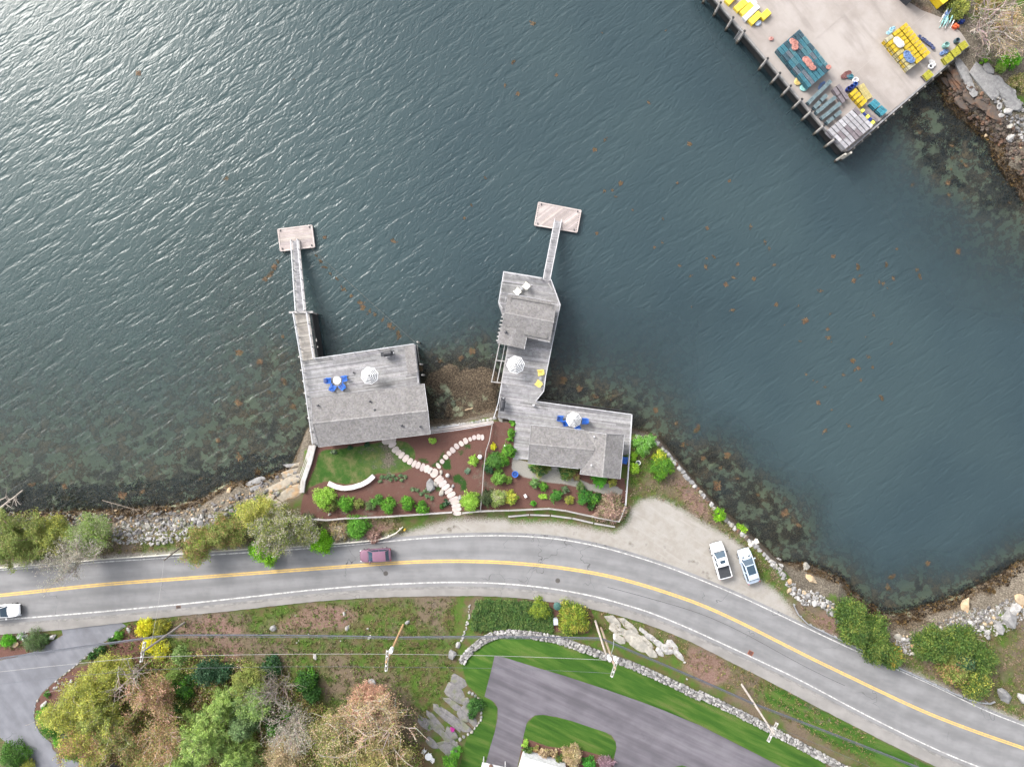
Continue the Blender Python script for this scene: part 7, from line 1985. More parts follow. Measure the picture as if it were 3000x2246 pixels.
def scatter(poly, n, smin, smax, kinds, label, group, sink=.2):
    xs = [p[0] for p in poly]; ys = [p[1] for p in poly]; c = 0; placed = []; tries = 0
    while c < n and tries < n * 60:
        tries += 1
        x, y = rnd.uniform(min(xs), max(xs)), rnd.uniform(min(ys), max(ys))
        if not inside(poly, x, y): continue
        s = smin + (smax - smin) * rnd.random() ** 2
        if any((x - a) ** 2 + (y - b) ** 2 < ((s + t) * .36 / .0485) ** 2 for a, b, t in placed): continue
        placed.append((x, y, s)); c += 1
    for i, (x, y, s) in enumerate(sorted(placed)):
        k = rnd.choice(kinds); lo, hi = smin + (smax - smin) * .2, smin + (smax - smin) * .55
        rock(x, y, s, k, '%s %s %s, %s from the left' % ('small' if s < lo else ('middling' if s < hi else 'large'), {'grey': 'grey', 'white': 'whitish', 'tan': 'tan', 'dark': 'dark brown', 'pale': 'cream grey'}[k], label, nth(i + 1)), group, sink=sink)
def rubble(name, poly, n, smin, smax, mat, label):
    """small stones past counting: one object"""
    xs = [p[0] for p in poly]; ys = [p[1] for p in poly]; mb = MB(); c = 0
    src = [ROCKS['white'][i] for i in range(4)]
    data = [([Vector(v.co) for v in m.vertices], [tuple(p.vertices) for p in m.polygons]) for m in src]
    while c < n:
        x, y = rnd.uniform(min(xs), max(xs)), rnd.uniform(min(ys), max(ys))
        if not inside(poly, x, y): continue
        p = G(x, y); s = rnd.uniform(smin, smax); vs, fs = rnd.choice(data); R = Matrix.Rotation(rnd.uniform(0, 6.28), 3, 'Z')
        mb.faces([R @ v * s + Vector((p.x, p.y, p.z + s * .2)) for v in vs], fs, vary(.5, 1.15)); c += 1
    mb.build(name, mat, label=label, cat='stones', kind='stuff')
RIP_W = [(335, 1545), (400, 1530), (470, 1535), (520, 1520), (570, 1520), (640, 1500), (645, 1530), (610, 1560), (560, 1580), (480, 1592), (400, 1595), (330, 1590)]
scatter(RIP_W, 48, .5, 1.2, ['white', 'white', 'grey', 'pale'], 'riprap rock on the west shore bank', 'riprap on the west shore')
rubble('rubble', RIP_W, 420, .2, .5, rk_white, 'small pale rubble filling the west shore riprap')
scatter([(120, 1540), (215, 1535), (220, 1580), (170, 1600), (120, 1580)], 12, .6, 1.3, ['grey', 'grey', 'dark'], 'boulder between the left shore trees', 'boulders between the left shore trees')
scatter([(300, 1490), (520, 1480), (640, 1470), (640, 1500), (500, 1520), (330, 1540)], 14, .4, 1.0, ['dark', 'dark', 'tan'], 'weedy rock at the west waterline', 'weedy rocks at the west waterline')
RIP_E = [(2235, 1632), (2262, 1640), (2300, 1685), (2345, 1725), (2395, 1735), (2430, 1760), (2470, 1790), (2440, 1800), (2400, 1775), (2350, 1770), (2310, 1735), (2300, 1700)]
scatter(RIP_E, 42, .45, 1.2, ['white', 'grey', 'white', 'grey', 'tan'], 'riprap rock below the parking gravel', 'riprap below the parking gravel')
rubble('rubble', RIP_E, 300, .15, .45, rk_white, 'small pale rubble in the riprap below the parking gravel')
COVE = [(2612, 1880), (2650, 1868), (2720, 1855), (2770, 1830), (2790, 1800), (2830, 1790), (2900, 1785), (2940, 1765), (3010, 1745), (3010, 1800), (2960, 1850), (2900, 1868), (2840, 1852), (2790, 1865), (2700, 1880), (2690, 1915), (2660, 1920)]
scatter(COVE, 62, .4, 1.25, ['white', 'white', 'pale', 'grey', 'tan'], 'stone on the cove beach', 'stones on the cove beach')
rubble('rubble', COVE, 650, .14, .42, rk_white, 'small pale pebbles of the cove beach')
scatter([(2600, 1860), (2720, 1840), (2780, 1800), (2850, 1770), (2900, 1770), (2780, 1815), (2720, 1855), (2620, 1875)], 14, .3, .7, ['tan', 'dark', 'tan'], 'stone at the cove waterline', 'rusty stones at the cove waterline')
for x, y, s, k, l, sx in ((2360, 1660, 1.5, 'pale', 'large cream boulder at the water end of the riprap', 1.1), (2375, 1695, 1.7, 'tan', 'largest tan boulder at the tip of the riprap', 1.25), (2831, 1777, 2.0, 'tan', 'flat tan slab rock standing off the cove beach', 1.5), (2631, 1866, 1.3, 'pale', 'square cream boulder beside the evergreen row', 1.1), (2661, 1874, .9, 'grey', 'grey stone beside the square cream boulder', 1.1), (2689, 1893, 1.2, 'white', 'white stone between the evergreen row and clump', 1.3), (2692, 1912, 1.0, 'white', 'white wedge stone below its neighbour between the evergreens', 1.5),
                          (2939, 2035, 2.4, 'grey', 'big grey boulder below the evergreen clump at lower right', 1.35), (2994, 2042, 2.0, 'white', 'big white boulder cut by the right edge', 1.0), (2954, 1808, 2.6, 'grey', 'banded grey boulder on the cove beach', 1.5), (2925, 1835, 1.8, 'grey', 'smooth grey boulder beside the banded one', 1.4), (2995, 1762, 2.2, 'tan', 'rusty tan rock in the water at the right edge', 1.5), (2970, 1785, 1.7, 'white', 'white boulder above the banded one', 1.4),
                          (671, 1438, 1.0, 'tan', 'lone tan rock in the shallows left of the cream ledge', 1.3), (623, 1484, .5, 'pale', 'small pale rock in the shallows of the west shore', 1.2), (850, 1392, 1.1, 'pale', 'square pale block on the cream ledge', 1.2), (1262, 1421, 1.6, 'grey', 'large speckled boulder beside the flagstones', 1.35), (1276, 1418, .8, 'pale', 'pale rock wedged between the boulder and flagstones', 1.2), (1294, 1443, 1.0, 'pale', 'pale flat rock left of the lower flagstones', 1.3), (1327, 1424, .6, 'grey', 'small grey rock right of the flagstones', 1.4), (1347, 1459, .9, 'grey', 'grey rock in the corner beside the lower flagstones', 1.5), (1312, 1471, .8, 'pale', 'pale rock beside the last flagstones', 1.4), (1292, 1383, .7, 'pale', 'pale rock at the fork of the flagstone path', 1.2), (966, 1506, .5, 'pale', 'small pale rock at the garden fence', 1.2),
                          (1467, 1230, 1.0, 'pale', 'rounded cream rock at the east end of the cobbled wall', 1.6), (130, 2061, 1.1, 'white', 'white boulder on the mulch bank of the left driveway', 1.2), (190, 2150, 1.7, 'grey', 'grey boulder under the yellow green trees', 1.5), (377, 1952, 1.7, 'grey', 'smooth grey rock below the crossarm', 1.5), (155, 1866, 1.1, 'white', 'white rock at the tip of the driveway island', 1.2), (40, 1885, 1.2, 'tan', 'tan rock in the driveway island', 1.6), (378, 1845, .8, 'white', 'white rock at the top of the mulch bank', 1.6),
                          (802, 1838, 1.1, 'grey', 'pale grey rock under the thick cable on the bank', 1.0), (924, 1922, .9, 'white', 'white rock on the bank left of the orange pole', 1.1), (1018, 1838, .8, 'white', 'white rock on the bank below the thick cable', 1.2), (1083, 1866, .7, 'white', 'white rock beside the orange pole foot', 1.2), (1194, 1822, .8, 'grey', 'grey rock at the foot of the orange pole', 1.2), (1009, 1797, .6, 'white', 'white rock near the sidewalk on the bank', 1.3), (1342, 1888, 1.0, 'white', 'white rock at the lower end of the stone row', 1.1), (1325, 1915, 1.7, 'grey', 'rounded grey rock left of the curved wall end', 1.1), (1090, 1998, 1.3, 'grey', 'grey stump like rock at the maple foot', .9),
                          (2281, 1637, .7, 'white', 'white rock behind the pearl car', 1.2), (2286, 1656, .9, 'white', 'white rock second behind the pearl car', 1.1), (2005, 1939, .45, 'white', 'small white rock below the pale outcrop', 1), (2012, 1988, .4, 'white', 'small white rock on the bank by the wall', 1)):
    rock(0, 0, s, k, l, name='boulder' if s > .9 else 'rock', sx=sx, cat='rock', pos=G(x, y))
scatter([(830, 1800), (1050, 1780), (1100, 1850), (1000, 1900), (850, 1880)], 14, .15, .4, ['white', 'white', 'pale'], 'stone scattered on the rough bank', 'white stones on the bank', sink=.15)
scatter(zz(0, 1750, 3.338, [(560, 800), (620, 800), (740, 800), (760, 840), (620, 880), (560, 930), (530, 900)]), 12, .3, .8, ['white'], 'quartz stone in the mulch bank pile', 'white quartz pile')

W_TIDE = [(-20, 1500), (100, 1500), (250, 1505), (400, 1500), (520, 1490), (640, 1470), (760, 1420), (860, 1360), (880, 1410), (800, 1460), (700, 1510), (600, 1540), (440, 1560), (200, 1580), (-20, 1580)]
rubble('shore_rubble', W_TIDE, 520, .25, .75, rk_led, 'dark broken rock along the west waterline')
rubble('shore_rubble', W_TIDE, 240, .2, .5, rk_tan, 'rusty stones among the west shore rubble')
rubble('shore_rubble', [(2380, 1740), (2450, 1770), (2530, 1840), (2610, 1880), (2700, 1860), (2790, 1800), (2900, 1770), (3010, 1740), (3010, 1790), (2880, 1840), (2740, 1880), (2620, 1905), (2500, 1860), (2400, 1780)], 420, .2, .6, rk_led, 'dark broken rock along the cove waterline')
rubble('shore_rubble', [(2780, 190), (2860, 260), (2930, 320), (3010, 420), (3010, 520), (2940, 440), (2850, 360), (2780, 270)], 380, .25, .8, rk_dark, 'dark wet rubble below the wharf slabs')
rubble('shore_rubble', [(2860, 230), (2960, 260), (3010, 330), (3010, 430), (2930, 330)], 160, .2, .7, rk_grey, 'grey rubble on the bank at the right edge')
SLAB = [hull('slab', 22, None, 1, 1, .5, 300 + i, .35) for i in range(5)]
for s_ in SLAB: s_.materials.clear()
def slab_set(name, label, items, mat, ang=0.0, cat='rock', lift=0.0, h=.5, fat=1.35):
    """an outcrop: long joint-bounded slabs, each a part"""
    t = empty(name, (0, 0, 0), 0, label, cat)
    ms = []
    for i, s_ in enumerate(SLAB):
        c = s_.copy(); c.materials.append(mat); ms.append(c)
    for a, b, w in items:
        p, q = G(*a), G(*b); d = q - p; L = d.length
        o = bpy.data.objects.new('slab', rnd.choice(ms)); link(o, t)
        c = (p + q) / 2
        o.location = (c.x, c.y, max(c.z, -.3) + lift); o.scale = (max(L, .3) * 1.38, w * .0485 * fat, h * rnd.uniform(1.2, 2.0)); o.rotation_euler = (rnd.uniform(-.08, .08), rnd.uniform(-.05, .05), math.atan2(d.y, d.x) + rnd.uniform(-.06, .06))
    return t
def zs(ox, oy, s, items): return [((ox + a / s, oy + b / s), (ox + c / s, oy + d / s), w / s) for a, b, c, d, w in items]
slab_set('rock_outcrop', 'large pale rock outcrop between the sidewalk and the stone wall', zs(1300, 1720, 2.949, [(1400, 240, 1500, 340, 75), (1440, 320, 1540, 400, 70), (1510, 260, 1600, 340, 50), (1560, 300, 1660, 390, 55), (1490, 360, 1590, 420, 60), (1560, 390, 1700, 470, 95), (1480, 430, 1560, 470, 60), (1600, 450, 1750, 540, 100), (1680, 430, 1790, 520, 70), (1740, 510, 1830, 600, 60)]), rk_pale)
slab_set('rock_outcrop', 'broken white rock outcrop east of the large pale one', zs(1300, 1720, 2.949, [(1690, 355, 1760, 400, 30), (1740, 400, 1830, 460, 40), (1800, 450, 1890, 520, 50), (1840, 520, 1890, 590, 40), (1880, 500, 1960, 570, 60), (1930, 460, 2010, 540, 60), (1990, 540, 2060, 630, 50), (1920, 540, 1990, 570, 40)]), rk_white)
slab_set('rock_outcrop', 'grey striped ledge beside the big maple', zs(900, 1740, 3.273, [(1100, 1160, 1330, 1400, 70), (1270, 1080, 1440, 1230, 50), (1380, 940, 1500, 1060, 80), (1490, 1100, 1600, 1240, 70), (1430, 1230, 1560, 1300, 70), (1280, 1440, 1400, 1520, 90), (1075, 1200, 1400, 1450, 95), (1150, 1120, 1310, 1300, 45), (1220, 1080, 1450, 1280, 60), (1330, 1290, 1420, 1370, 70), (1300, 985, 1450, 1100, 62), (1340, 880, 1480, 990, 110), (1470, 990, 1560, 1090, 85), (1440, 1110, 1520, 1210, 70), (1210, 1420, 1380, 1560, 130), (1150, 1380, 1240, 1470, 60), (1390, 800, 1520, 880, 90)]), rk_led)
slab_set('rock_ledge', 'smooth cream and orange ledge beside the west retaining wall', zs(500, 1300, 3.68, [(1080, 500, 1350, 420, 150), (1240, 330, 1390, 290, 90), (1180, 590, 1380, 470, 130), (1080, 640, 1180, 660, 110), (1290, 560, 1400, 540, 80), (1000, 620, 1120, 560, 70), (1330, 240, 1420, 210, 50), (1260, 400, 1420, 340, 90)]), rk_cream, h=.28, fat=1.05)
slab_set('rock_ledge', 'dark wet slabs at the wharf corner', zs(2520, 0, 4.6, [(1250, 950, 1430, 1170, 120), (1240, 1020, 1440, 1290, 90), (1200, 900, 1300, 1000, 80), (1180, 1000, 1300, 1180, 90), (1400, 1250, 1560, 1420, 110), (1300, 1300, 1420, 1480, 90), (1560, 1330, 1720, 1500, 120), (1700, 1450, 1880, 1620, 120), (1100, 1050, 1180, 1150, 60)]), rk_dark, h=.7, lift=.2)
slab_set('rock_ledge', 'pale grey slabs below the dead trees', zs(2520, 0, 4.6, [(1310, 840, 1480, 1130, 120), (1560, 930, 1780, 1270, 210), (1500, 1200, 1530, 1300, 80), (1740, 1030, 1900, 1150, 90), (1850, 1150, 2050, 1350, 160), (1960, 1320, 2120, 1480, 140), (1420, 1120, 1520, 1220, 80), (1660, 880, 1760, 1000, 90)]), rk_grey, h=.8, lift=.2)
slab_set('driftwood_rock', 'low blue grey rock in the shallows west of the cream ledge', zs(500, 1300, 3.68, [(840, 440, 1000, 400, 90), (870, 500, 960, 470, 60), (1310, 220, 1400, 240, 40)]), rk_grey, h=.3)
scatter([(2880, 250), (2960, 260), (3010, 330), (3010, 420), (2960, 400), (2920, 320)], 24, .6, 1.8, ['white', 'grey', 'white', 'pale'], 'boulder on the bank at the right edge', 'boulders at the right edge')
scatter([(2850, 260), (2930, 330), (3000, 440), (2980, 460), (2880, 400), (2830, 320)], 18, .3, .8, ['dark', 'tan', 'dark'], 'weedy stone at the eastern waterline', 'weedy stones at the eastern waterline')

# ------------------------------------------------------------------ stone walls
def stone_blocks(parent, pts, size, rows, top, mats, across=1, drop=0.0, jig=.06, name='stone'):
    """courses of separate stones along a polyline of photo points"""
    W = [P(a, b, top) for a, b in pts]
    for r_ in range(rows):
        for a, b in zip(W[:-1], W[1:]):
            d = b - a; L = d.length; u = 0; n = Vector((-d.y, d.x, 0)).normalized(); ang = math.atan2(d.y, d.x)
            while u < L:
                s = rnd.uniform(size * .7, size * 1.35)
                for k in range(across):
                    o = bpy.data.objects.new(name, rnd.choice(BLOCKS[rnd.choice(mats)])); link(o, parent)
                    p = a + d * ((u + s / 2) / L) + n * ((k - (across - 1) / 2) * size * .9 + rnd.uniform(-jig, jig))
                    o.location = (p.x, p.y, top - size * .35 - r_ * size * .72 + rnd.uniform(-jig, jig)); o.scale = (s * 1.05, size * rnd.uniform(.9, 1.2), size * rnd.uniform(.75, .95)); o.rotation_euler = (rnd.uniform(-.1, .1), rnd.uniform(-.1, .1), ang + rnd.uniform(-.15, .15))
                u += s
BLOCKS = {k: [hull('stone', 26, m, 1, 1, 1, 400 + i + 9 * j, .45) for i in range(4)] for j, (k, m) in enumerate((('grey', rk_grey), ('white', rk_white), ('tan', rk_tan), ('pale', rk_pale), ('dark', rk_dark)))}
sw = empty('seawall', (0, 0, 0), 0, 'rough stone seawall along the eastern shore strip and parking gravel', 'wall')
stone_blocks(sw, [(1862, 1280), (1925, 1298), (1975, 1352), (2012, 1398), (2060, 1452), (2100, 1498), (2140, 1536), (2182, 1572), (2225, 1610), (2262, 1645), (2296, 1682)], .72, 3, 3.05, ['grey', 'pale', 'grey', 'white', 'dark'])
cw = empty('cobbled_wall', (0, 0, 0), 0, 'cobbled stone wall closing the inlet between the cottages', 'wall')
stone_blocks(cw, [(1262, 1256), (1330, 1246), (1400, 1236), (1448, 1226)], .42, 4, 3.0, ['pale', 'white', 'grey'])
mb = MB(); q = [P(a, b, 3.02) for a, b in ((1260, 1259), (1445, 1231), (1447, 1240), (1262, 1267))]
mb.prism([tuple(p)[:2] for p in q], 2.2, 3.03); mb.build('wall_cap', simple('pink_cap', (.36, .33, .31), (.30, .27, .255), 1, .9), cw)
mb = MB(); mb.bar(P(1285, 1252, 3.1), P(1345, 1244, 3.1), .12, .08); mb.build('cap_rail', trim_white, cw)
rw = empty('retaining_wall', (0, 0, 0), 0, 'stepped pale timber retaining wall beside the west garden and cream ledge', 'wall')
for k in range(5):
    o = k * 4.3
    pts = [P(924 - o * .9, 1303 + o * .1, 3.3 - k * .22), P(912 - o, 1352 + o * .1, 3.3 - k * .22), P(893 - o, 1408, 3.3 - k * .22), P(889 - o * .9, 1442, 3.3 - k * .22)]
    for a, b in zip(pts[:-1], pts[1:]):
        mb = MB(); mb.bar(a, b, .26, .40, vary(.95, 1.2)); mb.build('timber', wood_pale, rw)
lw = empty('long_stone_wall', (0, 0, 0), 0, 'long low pale stone wall curving round the house lawn', 'wall')
lwp = zz(1300, 1720, 2.949, [(150, 640), (185, 590), (230, 540), (300, 480), (350, 445), (410, 415), (480, 397), (560, 388), (700, 394), (850, 417), (1000, 447), (1200, 520), (1400, 590), (1600, 655), (1800, 740), (2000, 832), (2212, 940)]) + [(2045, 2028), (2171, 2089), (2266, 2139), (2393, 2206), (2469, 2246), (2600, 2318)]
lwp = [lwp[0]] + [q for q in lwp[1:]]
mbs = MB(); mbc = MB()
src = [([Vector(v.co) for v in m.vertices], [tuple(p.vertices) for p in m.polygons]) for m in BLOCKS['white']]
Wp = [G(*p) for p in lwp]
for a, b in zip(Wp[:-1], Wp[1:]):
    d = b - a; L = d.length; n = Vector((-d.y, d.x, 0)).normalized(); ang = math.atan2(d.y, d.x)
    mbc.bar(a + Vector((0, 0, .1)), b + Vector((0, 0, .1)), .85, .5, (.42, .41, .40))
    u = 0
    while u < L:
        for k in range(4):
            s = rnd.uniform(.20, .42)
            p = a + d * min(1, (u + rnd.uniform(0, .3)) / L) + n * ((k - 1.5) * .27 + rnd.uniform(-.06, .06))
            vs, fs = rnd.choice(src); R = Matrix.Rotation(ang + rnd.uniform(-.5, .5), 3, 'Z')
            mbs.faces([R @ Vector((v.x * s * 1.25, v.y * s, v.z * s * .7)) + p + Vector((0, 0, .38 + rnd.uniform(-.05, .06))) for v in vs], fs, vary(.42, 1.25))
        u += .31
mbs.build('stones', rk_white, lw, kind='stuff'); mbc.build('core', rk_grey, lw)
rg = empty('rock_garden_edge', (0, 0, 0), 0, 'stone edging round the pocket bed of the striped ledge', 'wall')
for a, b in zip([(x, y) for x, y in zz(900, 1740, 3.273, [(1540, 930), (1600, 960), (1650, 1010), (1670, 1080), (1670, 1190), (1620, 1270), (1560, 1330), (1480, 1370), (1420, 1440)])][:-1], zz(900, 1740, 3.273, [(1600, 960), (1650, 1010), (1670, 1080), (1670, 1190), (1620, 1270), (1560, 1330), (1480, 1370), (1420, 1440)])):
    p, q = G(*a), G(*b); n = max(2, int((q - p).length / .45))
    for i in range(n):
        c = p.lerp(q, (i + .5) / n); rock(0, 0, rnd.uniform(.4, .65), rnd.choice(['grey', 'pale', 'white']), None, parent=rg, name='stone', pos=c)
sr = empty('stone_row', (0, 0, 0), 0, 'line of small white stones running down the bank left of the juniper hedge', 'wall')
for a, b in zip(zz(900, 1740, 3.273, [(1565, 90), (1550, 180), (1540, 270), (1525, 340), (1500, 400)]), zz(900, 1740, 3.273, [(1550, 180), (1540, 270), (1525, 340), (1500, 400), (1480, 450)])):
    p, q = G(*a), G(*b)
    for i in range(4): rock(0, 0, rnd.uniform(.25, .5), 'white', None, parent=sr, name='stone', pos=p.lerp(q, (i + rnd.random()) / 4) + Vector((rnd.uniform(-.15, .15), 0, 0)))
de = empty('driveway_edging', (0, 0, 0), 0, 'row of pale edging stones along the left driveway curve', 'edging')
ed = zz(0, 1750, 3.338, [(1245, 280), (1040, 425), (850, 575), (700, 695), (525, 835), (413, 935), (352, 1032), (333, 1150)])
for a, b in zip(ed[:-1], ed[1:]):
    p, q = G(*a), G(*b); n = max(2, int((q - p).length / .62))
    for i in range(n):
        if rnd.random() < .75: rock(0, 0, rnd.uniform(.25, .42), rnd.choice(['white', 'pale', 'tan']), None, parent=de, name='stone', sx=1.6, rz=math.atan2(q.y - p.y, q.x - p.x), pos=p.lerp(q, (i + .5) / n))

# ------------------------------------------------------------------ floating weed, mooring lines, driftwood
weed_cols = [(.075, .045, .024), (.095, .06, .032), (.065, .047, .024), (.05, .034, .022)]
WEED = []
for i in range(6):
    pts = [(rnd.gauss(0, .13), rnd.gauss(0, .13), .012) for _ in range(5)]
    pts = [(x * (1 + .15 * i), y, z) for x, y, z in pts]
    WEED.append(leaves_mesh('seaweed_clump', pts, 5 + 2 * i, (.10, .10, .006), .10, weed_cols, upbias=6, elong=2.2))
LMK = (('the west dock', 868, 697), ('the diagonal board dock', 1634, 637), ('the wharf corner', 2470, 445), ('the seawall shrubs', 2140, 1530), ('the cove beach', 2780, 1800), ('the boathouse', 1550, 930), ('the east cottage', 1700, 1320), ('the west deck', 1050, 1150), ('the dark wharf slabs', 2800, 260), ('the cream ledge', 820, 1430), ('the left fallen trunk', 40, 1450))
DIRS = ('right of', 'up and right of', 'above', 'up and left of', 'left of', 'down and left of', 'below', 'down and right of')
def weed(px, py, s, label, group):
    nm, lx, ly = min(LMK, key=lambda q: math.hypot(px - q[1], py - q[2]))
    dd = math.hypot(px - lx, py - ly); di = DIRS[round(math.atan2(-(py - ly), px - lx) / (math.pi / 4)) % 8]
    if 'mooring' not in label: label = '%s %s seaweed clump floating %s, %s %s' % ('tiny' if s < .6 else ('small' if s < .95 else 'ragged'), ('lone', 'loose', 'frayed', 'curled')[int(px * 7 + py * 3) % 4], 'near' if dd < 170 else ('farther' if dd < 360 else 'far'), di, nm)
    o = bpy.data.objects.new('seaweed_clump', rnd.choice(WEED)); link(o)
    p = P(px, py, 0); o.location = (p.x, p.y, .02); o.scale = (s, s * rnd.uniform(.6, 1), 1); o.rotation_euler = (0, 0, rnd.uniform(0, 6.28))
    tag(o, label, 'seaweed', group)
wl1 = [(1700 + a / 3.154, 500 + b / 3.154) for a, b in ((225, 190), (295, 185), (380, 120), (320, 240), (485, 365), (895, 118), (1378, 95), (760, 440), (150, 575), (685, 705), (755, 670), (915, 875), (1012, 972), (1580, 512), (1165, 812), (1240, 800), (1160, 885), (1455, 862), (1795, 872), (1415, 985), (1345, 1050), (1610, 1000), (1710, 655), (1750, 715), (1030, 1262), (1410, 1290), (1805, 1235), (1890, 1425), (2075, 1390), (2025, 1575), (1170, 530))]
wl1 += [(2300 + a / 2.76, 700 + b / 2.76) for a, b in ((390, 140), (900, 80), (1068, 250), (1085, 295), (875, 315), (760, 350), (825, 395), (795, 360), (590, 235), (290, 425), (715, 620), (360, 605), (345, 730), (350, 800), (375, 830), (165, 665), (110, 540), (650, 790), (855, 850), (545, 990), (560, 1060), (595, 1045), (675, 960), (710, 1035), (615, 1140), (470, 1095), (225, 1140), (260, 1155), (168, 1095), (325, 1200), (375, 1380), (785, 1290), (325, 1550), (515, 1515), (600, 295), (555, 340), (1400, 105), (820, 215), (270, 1325))]
wl1 += [(2600 + a / 3.68, 150 + b / 3.68) for a, b in ((700, 1150), (800, 1190), (840, 1225), (690, 1275), (655, 1420), (820, 1590), (660, 1545), (260, 1440), (345, 880), (690, 1015), (1380, 1150), (1270, 1310), (1360, 1430), (1310, 1640))]
wl1 += [(862, 234), (406, 216), (664, 524), (952, 695), (1152, 705), (1765, 97), (1505, 180), (1480, 250), (1515, 275), (1740, 440), (1770, 410), (1630, 220), (1420, 520), (1360, 640), (1380, 600), (1560, 70), (1950, 90), (1900, 300), (2020, 420)]
for x, y in wl1: weed(x, y, rnd.uniform(.4, 1.3), 'small brown seaweed clump floating on the open water', 'floating seaweed clumps')
wl2 = [(700, 1030), (760, 1060), (830, 985), (835, 1120), (790, 1150), (860, 1190), (700, 1180), (640, 1290), (700, 1340), (590, 1400), (1230, 1080), (1290, 1060), (1350, 1050), (1380, 1030), (1650, 1110), (1700, 1140), (1740, 1160), (1790, 1170), (1920, 1200), (2000, 1300), (2060, 1340), (2110, 1370), (2160, 1400), (2130, 1330), (2040, 1260), (2220, 1450), (2300, 1500), (2340, 1540), (1980, 1240), (2100, 1420), (360, 1450), (190, 1425), (90, 1420), (420, 1440), (2600, 1720), (2720, 1650), (2610, 1690), (2860, 1700)]
for x, y in wl2: weed(x, y, rnd.uniform(.8, 1.9), 'ragged brown weed mat floating over the shallows near the shore', 'weed mats over the shallows')
def rope_line(a, b, za, zb, label, clumps, zm=.0):
    mb = MB(); p, q = P(*a, za), P(*b, zb); prev = p
    for i in range(1, 13):
        u = i / 12; c = p.lerp(q, u); s = max(.015, za * (1 - u) ** 6 + zb * u ** 6); c = P(a[0] + (b[0] - a[0]) * u, a[1] + (b[1] - a[1]) * u, s)
        mb.tube(prev, c, .016, .016, 5, cap=False); prev = c
    mb.build('mooring_rope', rope_m, label=label, cat='rope', group='mooring ropes')
    for i, (x, y, s) in enumerate(clumps): weed(x, y, s * .7, 'brown seaweed on the %s mooring rope, %s clump from the west dock' % ('left' if b[0] < 800 else 'right', nth(i + 1)), 'seaweed on the mooring ropes')
rope_line((908, 724), (1216, 1003), .6, 3.2, 'mooring rope from the west dock to the deck corner', [(939, 766, 1.4), (954, 783, 1.6), (985, 815, 1.2), (1006, 850, 2.2), (1055, 885, 1.8), (1062, 898, 1.8), (1085, 912, 2.0), (1098, 922, 1.4), (1120, 937, 1.3), (1030, 868, 1.2), (968, 800, 1.2), (925, 748, 1.0), (1142, 952, 1.8), (1155, 962, 2), (1166, 975, 2), (1171, 986, 1.6)])
rope_line((837, 735), (762, 832), .6, .02, 'mooring rope running down left from the west dock', [(815, 768, 1.2), (804, 783, 1.8), (797, 797, 1.6), (788, 808, 1.6), (776, 818, 1.4)])
def log(a, b, r, label, z=.3, twigs=0, m=None, col=(1.8, 1.75, 1.7), name='driftwood_log'):
    p, q = P(*a, z), P(*b, z + .3 * (twigs > 0)); t = empty(name, p, 0, label, 'log')
    mb = MB(); d = q - p; prev = Vector()
    for i in range(1, 6):
        c = d * (i / 5) + Vector((rnd.uniform(-.06, .06), rnd.uniform(-.06, .06), 0)); mb.tube(prev, c, r * (1 - .1 * i), r * (1 - .1 * (i + 1)), 7, col); prev = c
    mb.build('trunk', m or bark_m, t)
    for k in range(twigs):
        u = rnd.uniform(.2, .95); s = d * u; a_ = rnd.uniform(0, 6.28); e = s + Vector((math.cos(a_), math.sin(a_), rnd.uniform(.1, .6))) * rnd.uniform(.5, 1.6); mb = MB(); mb.tube(s, e, r * .35, r * .12, 5, col); mb.tube(e, e + Vector((rnd.uniform(-.5, .5), rnd.uniform(-.5, .5), .1)), r * .14, r * .05, 4, col); mb.build('branch', bark_m, t)
log((2, 1487), (66, 1436), .2, 'bleached fallen trunk with branch stubs reaching into the water at left', .4, 12)
log((-10, 1470), (21, 1453), .13, 'shorter bleached log above the fallen trunk at left', .4, 2)
log((1362, 1201), (1386, 1194), .13, 'pale log stranded in the weedy inlet between the cottages', .1, 0, col=(2.6, 2.2, 1.6))
log((1282, 1178), (1285, 1187), .08, 'short pale stick stranded in the weedy inlet', .1, 0, col=(2.4, 2.1, 1.6))
log((489, 1510), (504, 1488), .11, 'yellow plank drifting at the west waterline', .15, 0, m=simple('yellow_plank', (.60, .42, .08)), name='drift_plank')
log((793, 1588), (862, 1550), .12, 'bleached birch limb lying through the wide grey green tree', 6.2, 8, col=(2.3, 2.3, 2.25))
log((2745, 1842), (2768, 1846), .1, 'bleached log on the cove beach', .9, 0, col=(2.2, 2.1, 2.0)); log((2862, 1871), (2886, 1877), .08, 'thin bleached stick on the bank of the cove', 3.05, 0, col=(2.2, 2.1, 2.0))
log((300, 1465), (410, 1495), .06, 'tangle of dead twigs over the dark west waterline', .5, 22, col=(1.3, 1.2, 1.1), name='dead_branch'); log((370, 1540), (440, 1490), .06, 'curved dead branch above the west riprap', .9, 14, col=(1.4, 1.3, 1.2), name='dead_branch')
log((790, 1420), (815, 1460), .07, 'dark pipe like branch lying across the cream ledge, upper half', 1.2, 0, col=(.35, .33, .3), name='dead_branch'); log((812, 1455), (842, 1478), .06, 'dark pipe like branch lying across the cream ledge, lower half', 1.8, 0, col=(.35, .33, .3), name='dead_branch')

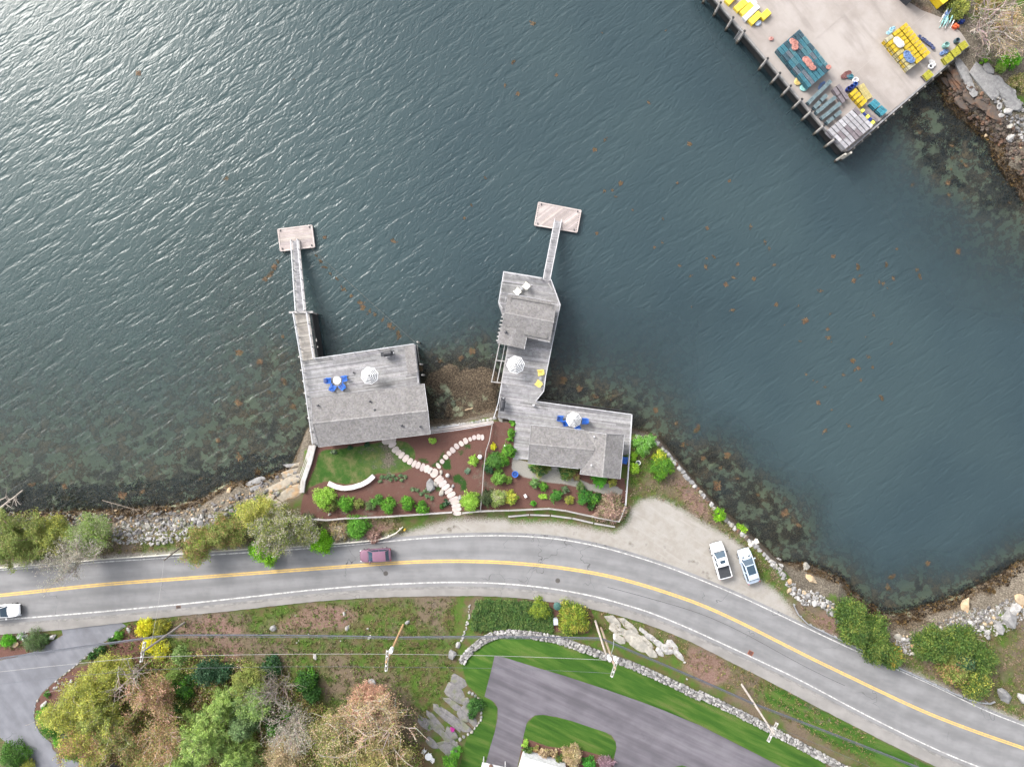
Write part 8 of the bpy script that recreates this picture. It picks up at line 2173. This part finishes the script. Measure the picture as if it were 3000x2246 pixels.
# ------------------------------------------------------------------ houses at the bottom edge, garden set
hs_ = empty('house', (0, 0, 0), 0, 'white roofed house cut by the bottom edge beside the drive', 'house')
wr_m = simple('white_roofing', (.56, .56, .57), (.50, .50, .51), 1, .6, world=True)
zH = 7.2
a, b = P(1531, 2216, zH), P(1668, 2256, zH); d = (b - a).normalized(); n = Vector((d.y, -d.x, 0))
c, e = a + n * 7, b + n * 7
mb = MB(); m0, m1 = a + n * 3.5 + Vector((0, 0, 1.6)), b + n * 3.5 + Vector((0, 0, 1.6))
for tri in ((a, b, m1, m0), (e, c, m0, m1)):
    mb2 = MB(); t_ = Vector((0, 0, -.15)); vs = list(tri) + [v + t_ for v in tri]; mb2.faces(vs, [(0, 1, 2, 3), (7, 6, 5, 4), (0, 4, 5, 1), (1, 5, 6, 2), (2, 6, 7, 3), (3, 7, 4, 0)]); r_ = mb2.build('roof', wr_m, hs_)
    for k in range(9):
        s = k / 8; mb2 = MB(); mb2.bar(tri[0].lerp(tri[1], s) + Vector((0, 0, .03)), tri[3].lerp(tri[2], s) + Vector((0, 0, .03)), .05, .06); mb2.build('seam', wr_m, r_)
wall_box(hs_, inset([a, b, e, c], .5), 4.0, zH, simple('white_wall', (.55, .56, .58)))
for s in (.3, .62):
    p = a.lerp(b, s) + n * 1.0 + Vector((0, 0, .55)); mb = MB(); mb.box(p, (1.1, .16, .14), math.atan2(d.y, d.x)); mb.build('skylight', dark_m, hs_)
ph = empty('porch', (0, 0, 0), 0, 'white porch roof at the foot of the lane at the bottom edge', 'porch')
a, b = P(1413, 2232, 6.2), P(1484, 2248, 6.2); d = (b - a).normalized(); n = Vector((d.y, -d.x, 0))
mb = MB(); vs = [a, b, b + n * 3, a + n * 3]; mb.prism([tuple(v)[:2] for v in vs], 6.1, 6.25); mb.build('roof', wr_m, ph)
for v in vs: mb = MB(); q = v.lerp((vs[0] + vs[2]) / 2, .1); mb.box((q.x, q.y, 5.2), (.14, .14, 2.0)); mb.build('post', trim_white, ph)
cn = empty('chimney_pot', P(1438, 2243, 6.25), 0, 'round brown clay pot at the corner of the porch roof', 'pot')
mb = MB(); mb.lathe((0, 0, 0), [(.28, 0), (.30, .6), (.34, .7), (.26, .7), (.22, .3), (0, .3)], 14); mb.build('pot', simple('clay', (.17, .10, .075)), cn)
sd = empty('garden_shed', P(352, 2240, 3.5), .6, 'brown roofed shed half hidden by trees at the bottom edge', 'shed'); sd.location.z = hq(sd.location.x, sd.location.y)
mb = MB(); mb.box((0, 0, 1.0), (2.6, 2.2, 2.0)); mb.build('wall', wall_m, sd)
for s in (1, -1): mb = MB(); mb.bar(Vector((0, s * .0, 2.75)), Vector((0, s * 1.4, 2.0)), 2.9, .08); mb.build('roof', simple('brown_roof', (.25, .17, .14), (.19, .13, .11), 2, .9), sd)
mb = MB(); mb.box((.3, 0, 2.82), (1.0, .12, .06)); mb.build('ridge_board', trim_white, sd)
t = round_table(G(1257, 2208), .5, .7, stripe_w, 'white round garden table on the rough grass below the ledge')
def garden_chair(px, py, rz, label):
    t = empty('garden_chair', G(px, py), rz, label, 'chair', 'white garden chairs')
    mb = MB(); mb.box((0, 0, .43), (.45, .45, .04)); mb.build('seat', stripe_w, t)
    mb = MB()
    for k in range(5): mb.box((-.22, -.18 + k * .09, .68), (.03, .06, .5))
    mb.build('backrest', stripe_w, t)
    for x in (-.2, .2):
        for y in (-.2, .2): mb = MB(); mb.box((x, y, .21), (.04, .04, .42)); mb.build('leg', stripe_w, t)
    for y in (-.24, .24): mb = MB(); mb.box((0, y, .62), (.42, .05, .03)); mb.build('armrest', stripe_w, t)
garden_chair(1244, 2195, -.7, 'white garden chair upper left of the white round table'); garden_chair(1268, 2219, 2.3, 'white garden chair lower right of the white round table')
